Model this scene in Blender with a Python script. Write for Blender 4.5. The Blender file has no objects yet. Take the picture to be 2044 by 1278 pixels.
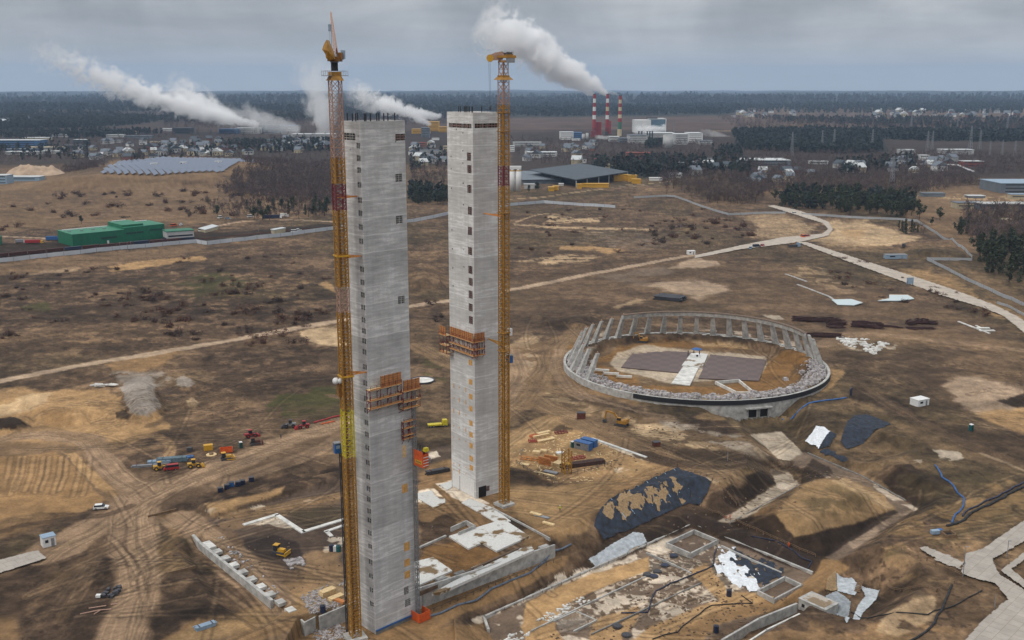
import bpy, bmesh, math, random
import numpy as np
from mathutils import Vector, Matrix

S = bpy.context.scene
R = math.radians
# ---------------------------------------------------------------- camera
HAZE = 4.2e-5
F, TH, H = 2068.0, math.atan((639 - 172) / 2068), 132.0
cam_d = bpy.data.cameras.new('camera'); cam = bpy.data.objects.new('camera', cam_d)
S.collection.objects.link(cam); S.camera = cam
cam.location = (0, 0, H); cam.rotation_euler = (R(90) - TH, 0, 0)
cam_d.sensor_width = 36; cam_d.lens = 36 * F / 2044
cam_d.clip_start = 1; cam_d.clip_end = 90000
# ---------------------------------------------------------------- world, sun, exposure
SUN_EL, SUN_AZ = 46, -128      # azimuth from +Y towards +X
W = bpy.data.worlds.new('World'); S.world = W; W.use_nodes = True
def nodes(nt):
    nt.nodes.clear()
    def N(t, **k):
        n = nt.nodes.new(t)
        for a, b in k.items():
            if a.startswith('i_'):
                key = a[2:]; key = int(key) if key.isdigit() else key.replace('_', ' ')
                n.inputs[key].default_value = b
            else: setattr(n, a, b)
        return n
    def L(a, b): nt.links.new(a, b)
    def M(op, a, b=None, c=None, clamp=False):
        n = nt.nodes.new('ShaderNodeMath'); n.operation = op; n.use_clamp = clamp
        for i, q in enumerate((a, b, c)):
            if q is None: continue
            if isinstance(q, (int, float)): n.inputs[i].default_value = q
            else: nt.links.new(q, n.inputs[i])
        return n.outputs[0]
    def MIX(f, a, b, bt='MIX'):
        n = nt.nodes.new('ShaderNodeMix'); n.data_type = 'RGBA'; n.blend_type = bt
        for i, q in ((0, f), (6, a), (7, b)):
            if isinstance(q, (int, float)): n.inputs[i].default_value = q
            elif isinstance(q, tuple): n.inputs[i].default_value = (*q[:3], 1)
            else: nt.links.new(q, n.inputs[i])
        return n.outputs[2]
    def RAMP(f, *st):
        n = nt.nodes.new('ShaderNodeValToRGB'); cr = n.color_ramp
        while len(cr.elements) < len(st): cr.elements.new(.5)
        for e, (p, c) in zip(cr.elements, st): e.position = p; e.color = (*c, 1) if isinstance(c, tuple) else (c, c, c, 1)
        nt.links.new(f, n.inputs[0]); return n.outputs[0]
    def NOI(vec, sc, det=4, rough=.55, dist=0):
        n = nt.nodes.new('ShaderNodeTexNoise'); n.inputs['Scale'].default_value = sc
        n.inputs['Detail'].default_value = det; n.inputs['Roughness'].default_value = rough; n.inputs['Distortion'].default_value = dist
        if vec is not None: nt.links.new(vec, n.inputs['Vector'])
        return n.outputs[0]
    return N, L, M, MIX, RAMP, NOI
N, L, M, MIX, RAMP, NOI = nodes(W.node_tree)
out = N('ShaderNodeOutputWorld'); bg = N('ShaderNodeBackground')
sky = N('ShaderNodeTexSky', sky_type='NISHITA', sun_disc=False, sun_elevation=R(SUN_EL), sun_rotation=R(SUN_AZ))
tc = N('ShaderNodeTexCoord'); sx = N('ShaderNodeSeparateXYZ'); L(tc.outputs['Generated'], sx.inputs[0])
z = M('MAXIMUM', sx.outputs[2], 0.0)
den = M('ADD', z, 0.10)
cb = N('ShaderNodeCombineXYZ'); L(M('DIVIDE', sx.outputs[0], den), cb.inputs[0]); L(M('DIVIDE', sx.outputs[1], den), cb.inputs[1])
cb.inputs[2].default_value = 3.1
n1 = NOI(cb.outputs[0], .95, 9, .6, .35)
n2 = NOI(tc.outputs['Generated'], 5.5, 7, .55, .6)
c = M('ADD', M('MULTIPLY', n1, .42), M('MULTIPLY', n2, .78))
cloud = RAMP(c, (.48, (.315, .325, .335)), (.60, (.405, .413, .425)), (.72, (.54, .548, .555)))
hz = M('SUBTRACT', 1, M('DIVIDE', z, .055), clamp=True)
cloud = MIX(M('MULTIPLY', hz, .75), cloud, (.57, .56, .54))
zen = M('ADD', 1, M('MULTIPLY', M('MAXIMUM', M('SUBTRACT', z, .16), 0), 2.9))
cm = N('ShaderNodeVectorMath', operation='SCALE'); L(cloud, cm.inputs[0]); L(zen, cm.inputs[3])
sm = N('ShaderNodeVectorMath', operation='SCALE'); L(sky.outputs[0], sm.inputs[0]); sm.inputs[3].default_value = .1
L(MIX(.96, sm.outputs[0], cm.outputs[0]), bg.inputs[0]); bg.inputs[1].default_value = 1.0
L(bg.outputs[0], out.inputs[0])
sd = bpy.data.lights.new('sun', 'SUN'); sd.energy = 1.15; sd.angle = R(16); sd.color = (1, .93, .84)
sun = bpy.data.objects.new('sun', sd); S.collection.objects.link(sun)
dv = Vector((math.sin(R(SUN_AZ)) * math.cos(R(SUN_EL)), math.cos(R(SUN_AZ)) * math.cos(R(SUN_EL)), math.sin(R(SUN_EL))))
sun.location = dv * 500; sun.rotation_euler = dv.to_track_quat('Z', 'Y').to_euler()
S.view_settings.view_transform = 'Standard'; S.view_settings.look = 'None'; S.view_settings.gamma = 1; S.view_settings.exposure = 0.0
S.render.engine = 'CYCLES'; cy = S.cycles
cy.use_denoising = True; cy.denoiser = 'OPENIMAGEDENOISE'; cy.denoising_input_passes = 'RGB_ALBEDO_NORMAL'
cy.max_bounces = 24; cy.diffuse_bounces = 2; cy.glossy_bounces = 2; cy.volume_bounces = 24; cy.transparent_max_bounces = 16
cy.volume_step_rate = 0.35; cy.volume_max_steps = 128; cy.sample_clamp_indirect = 4
S.render.filter_size = 1.5 if hasattr(S.render, 'filter_size') else 1.5

# ---------------------------------------------------------------- projection helpers (photo pixels 2044 x 1278 <-> world)
def G(px, py, z=0.0):
    u = (px - 1022) / F; v = (639 - py) / F
    t = (z - H) / (-math.sin(TH) + v * math.cos(TH))
    return (u * t, (math.cos(TH) + v * math.sin(TH)) * t)
def PX(x, y, z):
    dz = z - H; f = y * math.cos(TH) - dz * math.sin(TH); up = y * math.sin(TH) + dz * math.cos(TH)
    f = np.where(f < 1, 1, f) if isinstance(f, np.ndarray) else max(f, 1)
    return 1022 + F * x / f, 639 - F * up / f
def lin(c):
    return tuple(((v / 255 + .055) / 1.055) ** 2.4 if v > 10 else v / 255 / 12.92 for v in c)
# ---------------------------------------------------------------- numpy noise
def _h(ix, iy, s):
    n = (ix.astype(np.int64) * 374761393 + iy.astype(np.int64) * 668265263 + s * 982451653) & 0xffffffff
    n = ((n ^ (n >> 13)) * 1274126177) & 0xffffffff
    return ((n ^ (n >> 16)) & 0xffff) / 65535.0
def vn(x, y, s=0):
    ix = np.floor(x); iy = np.floor(y); fx = x - ix; fy = y - iy
    fx = fx * fx * (3 - 2 * fx); fy = fy * fy * (3 - 2 * fy)
    ix = ix.astype(np.int64); iy = iy.astype(np.int64)
    a = _h(ix, iy, s); b = _h(ix + 1, iy, s); c = _h(ix, iy + 1, s); d = _h(ix + 1, iy + 1, s)
    return (a + (b - a) * fx) * (1 - fy) + (c + (d - c) * fx) * fy
def fbm(x, y, o=4, s=0, g=.5):
    t = 0; a = 1; n = 0
    for i in range(o):
        t = t + a * vn(x * 2 ** i + 17.3 * i, y * 2 ** i - 9.1 * i, s + i); n += a; a *= g
    return t / n
def sdp(X, Y, P):
    """signed distance to polygon, negative inside"""
    P = np.asarray(P, float); d = np.full(X.shape, 1e18); ins = np.zeros(X.shape, bool); n = len(P)
    for i in range(n):
        ax, ay = P[i]; bx, by = P[(i + 1) % n]; ex, ey = bx - ax, by - ay
        wx = X - ax; wy = Y - ay; t = np.clip((wx * ex + wy * ey) / (ex * ex + ey * ey + 1e-9), 0, 1)
        d = np.minimum(d, (wx - ex * t) ** 2 + (wy - ey * t) ** 2)
        if abs(ey) > 1e-9:
            c = ((ay <= Y) & (by > Y)) | ((by <= Y) & (ay > Y))
            ins ^= c & (X < ax + (Y - ay) / ey * ex)
    d = np.sqrt(d); return np.where(ins, -d, d)
def sst(a, b, x):
    t = np.clip((x - a) / (b - a), 0, 1); return t * t * (3 - 2 * t)
# ---------------------------------------------------------------- mesh helpers
COL = S.collection
class MB:
    def __init__(s): s.v = []; s.f = []
    def add(s, vs, fs):
        o = len(s.v); s.v += [tuple(p) for p in vs]; s.f += [tuple(i + o for i in q) for q in fs]; return s
    def box(s, c, d, rz=0, taper=1.0):
        cx, cy_, cz = c; a, b, e = d[0] / 2, d[1] / 2, d[2] / 2; co, si = math.cos(rz), math.sin(rz); vs = []
        for z_ in (-e, e):
            k = taper if z_ > 0 else 1
            for x, y in ((-a, -b), (a, -b), (a, b), (-a, b)):
                x *= k; y *= k; vs.append((cx + x * co - y * si, cy_ + x * si + y * co, cz + z_))
        return s.add(vs, [(3, 2, 1, 0), (4, 5, 6, 7), (0, 1, 5, 4), (1, 2, 6, 5), (2, 3, 7, 6), (3, 0, 4, 7)])
    def bar(s, a, b, w, h=None):
        a = Vector(a); b = Vector(b); d = b - a
        if d.length < 1e-6: return s
        d.normalize(); up = Vector((0, 0, 1)) if abs(d.z) < .95 else Vector((0, 1, 0))
        x = d.cross(up).normalized(); y = x.cross(d).normalized(); h = h or w; x *= w / 2; y *= h / 2
        vs = [p + q for p in (a, b) for q in (-x - y, x - y, x + y, -x + y)]
        return s.add(vs, [(3, 2, 1, 0), (4, 5, 6, 7), (0, 1, 5, 4), (1, 2, 6, 5), (2, 3, 7, 6), (3, 0, 4, 7)])
    def cyl(s, a, b, r1, r2=None, n=12):
        a = Vector(a); b = Vector(b); r2 = r1 if r2 is None else r2; d = (b - a).normalized()
        up = Vector((0, 0, 1)) if abs(d.z) < .95 else Vector((0, 1, 0)); x = d.cross(up).normalized(); y = d.cross(x)
        vs = []
        for p, r in ((a, r1), (b, r2)):
            for i in range(n):
                t = 2 * math.pi * i / n; vs.append(p + x * (r * math.cos(t)) + y * (r * math.sin(t)))
        fs = [(i, (i + 1) % n, n + (i + 1) % n, n + i) for i in range(n)]
        fs += [tuple(range(n))[::-1], tuple(range(n, 2 * n))]
        return s.add(vs, fs)
    def prism(s, P, z0, z1):
        n = len(P); A = sum(P[i][0] * P[(i + 1) % n][1] - P[(i + 1) % n][0] * P[i][1] for i in range(n))
        if A < 0: P = P[::-1]
        z0 = [z0] * n if isinstance(z0, (int, float)) else z0; z1 = [z1] * n if isinstance(z1, (int, float)) else z1
        vs = [(p[0], p[1], z) for p, z in zip(P, z0)] + [(p[0], p[1], z) for p, z in zip(P, z1)]
        return s.add(vs, [tuple(range(n))[::-1], tuple(range(n, 2 * n))] + [(i, (i + 1) % n, n + (i + 1) % n, n + i) for i in range(n)])
    def extr(s, prof, axis_len, org=(0, 0, 0), rz=0):
        """profile in local XZ, extruded along local Y (centred)"""
        n = len(prof); co, si = math.cos(rz), math.sin(rz); vs = []
        for y in (-axis_len / 2, axis_len / 2):
            for x, z_ in prof: vs.append((org[0] + x * co - y * si, org[1] + x * si + y * co, org[2] + z_))
        return s.add(vs, [tuple(range(n)), tuple(range(n, 2 * n))[::-1]] + [(n + i, n + (i + 1) % n, (i + 1) % n, i) for i in range(n)])
    def ball(s, c, r, n=8, m=5, sq=(1, 1, 1), jit=0, rnd=random):
        vs = [(c[0], c[1], c[2] + r * sq[2])]
        for j in range(1, m):
            p = math.pi * j / m
            for i in range(n):
                t = 2 * math.pi * i / n; k = r * (1 + rnd.uniform(-jit, jit))
                vs.append((c[0] + k * sq[0] * math.sin(p) * math.cos(t), c[1] + k * sq[1] * math.sin(p) * math.sin(t), c[2] + k * sq[2] * math.cos(p)))
        vs.append((c[0], c[1], c[2] - r * sq[2])); fs = [(0, 1 + i, 1 + (i + 1) % n) for i in range(n)]
        for j in range(m - 2):
            a = 1 + j * n
            fs += [(a + i, a + n + i, a + n + (i + 1) % n, a + (i + 1) % n) for i in range(n)]
        a = 1 + (m - 2) * n; b = len(vs) - 1
        fs += [(a + i, b, a + (i + 1) % n) for i in range(n)]
        return s.add(vs, fs)
    def build(s, name, m, parent=None, smooth=False):
        me = bpy.data.meshes.new(name); me.from_pydata(s.v, [], s.f); me.update()
        if m: me.materials.append(m)
        if smooth: me.polygons.foreach_set('use_smooth', [True] * len(me.polygons))
        o = bpy.data.objects.new(name, me); COL.objects.link(o)
        if parent: o.parent = parent
        return o
def npmesh(name, V, Q, m, parent=None, smooth=False, col=None):
    me = bpy.data.meshes.new(name); V = np.asarray(V, np.float32); Q = np.asarray(Q, np.int32); k = Q.shape[1]
    me.vertices.add(len(V)); me.vertices.foreach_set('co', V.ravel())
    me.loops.add(Q.size); me.loops.foreach_set('vertex_index', Q.ravel())
    me.polygons.add(len(Q)); me.polygons.foreach_set('loop_start', np.arange(len(Q), dtype=np.int32) * k)
    me.update(calc_edges=True); me.validate()
    if smooth: me.polygons.foreach_set('use_smooth', np.ones(len(me.polygons), bool))
    if col is not None:
        a = me.color_attributes.new('Col', 'FLOAT_COLOR', 'POINT')
        a.data.foreach_set('color', np.concatenate([col, np.ones((len(col), 1))], 1).astype(np.float32).ravel())
    me.materials.append(m); o = bpy.data.objects.new(name, me); COL.objects.link(o)
    if parent: o.parent = parent
    return o
def tag(o, label=None, cat=None, group=None, kind=None):
    if label: o['label'] = label
    if cat: o['category'] = cat
    if group: o['group'] = group
    if kind: o['kind'] = kind
    return o
def thing(name, label, cat, loc=(0, 0, 0), rz=0, group=None):
    o = bpy.data.objects.new(name, None); COL.objects.link(o); o.empty_display_size = .5
    o.location = loc; o.rotation_euler = (0, 0, rz); return tag(o, label, cat, group)
KIDS = {}
def dup(root, loc, rz=0, label=None, group=None, sc=None):
    r = root.copy(); COL.objects.link(r); r.location = loc; r.rotation_euler = (0, 0, rz)
    if sc is not None: r.scale = (sc, sc, sc) if isinstance(sc, (int, float)) else sc
    tag(r, label, None, group)
    if root.name not in KIDS:
        KIDS[root.name] = [(ch, list(ch.children)) for ch in root.children]
    for ch, gs in KIDS[root.name]:
        c = ch.copy(); COL.objects.link(c); c.parent = r
        for g in gs: d = g.copy(); COL.objects.link(d); d.parent = c
    return r
# ---------------------------------------------------------------- materials
MATS = {}
def mat(name, c, rough=.85, var=.25, sc=.4, metal=0, bump=0, c2=None, stretch=None):
    """plain paint/earth/concrete with mottling; c is 0-255 sRGB of the albedo"""
    if name in MATS: return MATS[name]
    m = bpy.data.materials.new(name); m.use_nodes = True; N, L, M, MIX, RAMP, NOI = nodes(m.node_tree)
    o = N('ShaderNodeOutputMaterial'); b = N('ShaderNodeBsdfPrincipled'); L(b.outputs[0], o.inputs[0])
    tc = N('ShaderNodeTexCoord'); vec = tc.outputs['Object']
    if stretch:
        mp = N('ShaderNodeMapping'); L(vec, mp.inputs[0]); mp.inputs['Scale'].default_value = stretch; vec = mp.outputs[0]
    n = NOI(vec, sc, 6, .6); l = lin(c); l2 = lin(c2) if c2 else tuple(v * (1 - var) for v in l); l1 = l if c2 else tuple(min(1, v * (1 + var * .6)) for v in l)
    L(RAMP(n, (.35, l2), (.65, l1)), b.inputs['Base Color'])
    b.inputs['Roughness'].default_value = rough; b.inputs['Metallic'].default_value = metal
    if bump:
        bm_ = N('ShaderNodeBump'); bm_.inputs['Strength'].default_value = .6; bm_.inputs['Distance'].default_value = bump
        L(NOI(vec, sc * 3, 5, .6), bm_.inputs['Height']); L(bm_.outputs[0], b.inputs['Normal'])
    MATS[name] = m; return m
# ---------------------------------------------------------------- terrain heights
PITS = [  # floor outline in photo pixels, floor z, width of the slope over the full depth
 ([(968,1238),(1380,1056),(1622,1148),(1572,1188),(1500,1236),(1330,1340),(1000,1340)], -9, 13),
 ([(560,1345),(600,1268),(690,1240),(842,1213),(1107,1112),(1190,1085),(1205,1098),(1150,1132),(905,1250),(905,1345)], -4.5, .7),
 ([(1205,1085),(1370,1010),(1400,1008),(1445,1042),(1640,1118),(1625,1135),(1390,1025),(1330,1040),(1210,1100)], -6, 9),
 ([(1535,940),(1570,940),(1595,968),(1455,1045),(1430,1040),(1545,968)], -6, 9),
 ([(1492,848),(1562,842),(1612,905),(1720,950),(1830,1015),(1665,1120),(1640,1112),(1775,1020),(1690,965),(1590,925),(1560,925)], -6, 9),
 ([(1640,1116),(1668,1118),(1690,1135),(1640,1180),(1560,1215),(1440,1245),(1340,1340),(1200,1340),(1330,1270),(1430,1222),(1570,1190),(1622,1148)], -6, 9),
 ([(1597,1195),(1668,1222),(1690,1240),(1640,1252),(1590,1245),(1440,1340),(1390,1340)], -9, 6),
 ([(1690,1150),(1752,1175),(1765,1200),(1705,1252),(1650,1235),(1640,1200)], -7.5, 10),
 ([(395,1085),(530,1203),(560,1225),(520,1260),(440,1200),(380,1110)], -2.2, 3),
 ([(1640,905),(1720,885),(1790,905),(1700,930)], -3.5, 9),
 ([(1870,990),(1905,985),(1930,1010),(1890,1015)], -1.5, 6),
]
MNDS = [
 ([(262,772),(288,762),(303,790),(298,815),(275,818)], 4.2, 7),
 ([(60,792),(110,786),(200,800),(150,826),(80,815)], 3.4, 8),
 ([(225,800),(236,812),(225,822),(150,818)], 2, 7),
 ([(10,835),(50,828),(42,845),(5,848)], 2.6, 4),
 ([(350,757),(385,755),(390,770),(360,772)], 1.4, 5),
 ([(370,800),(385,798),(388,806),(372,808)], 1.6, 3),
 ([(240,824),(258,824),(258,832),(240,832)], 1.4, 3),
 ([(400,1004),(560,965),(690,935),(690,950),(560,984),(430,1022)], 1.6, 3),
 ([(1385,838),(1440,833),(1480,862),(1405,866)], 4.5, 9),
 ([(1290,835),(1330,828),(1380,838),(1370,850),(1300,850)], 2.6, 9),
 ([(1180,795),(1230,805),(1270,822),(1215,815)], 2.2, 7),
 ([(1490,985),(1420,945),(1400,950)], 1.6, 5),
 ([(1620,1010),(1690,975),(1740,1005),(1670,1035)], 2.6, 12),
 ([(1100,640),(1180,625),(1150,645)], 2, 9),
 ([(1610,810),(1690,815),(1665,850),(1625,840)], 3, 9),
 ([(225,332),(330,316),(500,322),(430,344),(212,346)], 16, 130),
 ([(1215,680),(1330,676),(1440,682),(1480,688),(1420,692),(1330,688),(1230,695)], 3.5, 7),
 ([(820,530),(845,525),(860,550),(840,560)], 5, 18),
 ([(1820,478),(1900,478),(1915,505),(1850,500)], 4, 20),
 ([(1960,765),(2000,760),(2044,790),(1990,800)], 2, 9),
 ([(1290,668),(1292,664),(1300,664)], 2.5, 6),
]
for L_ in (PITS, MNDS):
    for i, (p, zz, w) in enumerate(L_): L_[i] = ([G(a, b, zz) for a, b in p], zz, w)
RC = (87.3, 480.0); RR = 62.6          # the big concrete ring
def hgt(x, y, fine=True):
    x = np.asarray(x, float); y = np.asarray(y, float); r = np.hypot(x, y)
    h = (fbm(x / 900, y / 900, 4, 3) - .5) * 60 * sst(2500, 9000, r) + (fbm(x / 220, y / 220, 3, 5) - .5) * 9 * sst(650, 1200, r)
    h += (fbm(x / 3500, y / 3500, 3, 8) - .45) * 130 * sst(9000, 20000, r) * (1 - sst(24000, 30000, r))
    for P, zz, w in MNDS:
        a = np.asarray(P); c = a.mean(0); rad = np.hypot(*(a - c).T).max() + w * 1.2
        k = np.hypot(x - c[0], y - c[1]) < rad
        if k.any():
            d = sdp(x[k], y[k], P) + (vn(x[k] * 4 / w, y[k] * 4 / w, 4) - .5) * w * .35
            h[k] = np.maximum(h[k], h[k] * .3 + zz * (1 - sst(-w * .2, w, d)))
    dig = np.zeros_like(h)
    for P, zz, w in PITS:
        a = np.asarray(P); c = a.mean(0); rad = np.hypot(*(a - c).T).max() + w * 1.2
        k = np.hypot(x - c[0], y - c[1]) < rad
        if k.any():
            d = sdp(x[k], y[k], P)
            if w > 3: d = d + (vn(x[k] / 3, y[k] / 3, 6) - .5) * .9
            h[k] = np.minimum(h[k], zz * (1 - np.clip(d / w, 0, 1)))
    if fine:
        nz = (fbm(x / 9, y / 9, 4, 11) - .5) * 1.0 + (fbm(x / 2.2, y / 2.2, 3, 21) - .5) * .45
        d = sdp(x, y, FLAT)
        h += nz * (.12 + .88 * sst(-2, 12, d)) * (1 - sst(600, 1500, r) * .3)
    g_ = np.abs((np.arctan2(x - RC[0], y - RC[1]) - R(166) + math.pi) % (2 * math.pi) - math.pi); qq = np.hypot(x - RC[0], y - RC[1]); kk = (qq > RR - 1) & (qq < RR + 16)
    h = np.where(kk, h - 4.5 * (1 - sst(R(11), R(23), g_)) * (1 - sst(3, 14, qq - RR)) * (h > -4), h)
    # ring rim: raised rubble bank, packed floor
    q = np.hypot(x - RC[0], y - RC[1])
    k = q < RR + 3
    if k.any():
        rim = 2.7 * (1 - sst(2.2, 6.5, np.abs(q[k] - (RR - 6))))
        h[k] = np.where(q[k] < RR - 2.6, h[k] * .3 + .25 + rim * (.7 + .6 * fbm(x[k] / 2.5, y[k] / 2.5, 3, 31)), h[k])
    return h
FLAT = [G(*p) for p in [(380,1045),(690,950),(1100,800),(1180,920),(1130,1080),(842,1200),(700,1235),(600,1265)]]
def Wp(px, py):
    """photo pixel -> point on the terrain"""
    z_ = 0.0
    for i in range(14):
        x, y = G(px, py, z_); zn = float(hgt(np.array([x]), np.array([y]))[0]); z_ += (zn - z_) * (.9 if i < 6 else .5)
    x, y = G(px, py, z_); return (x, y, float(hgt(np.array([x]), np.array([y]))[0]))
def hz_(x, y): return float(hgt(np.array([float(x)]), np.array([float(y)]))[0])

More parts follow.
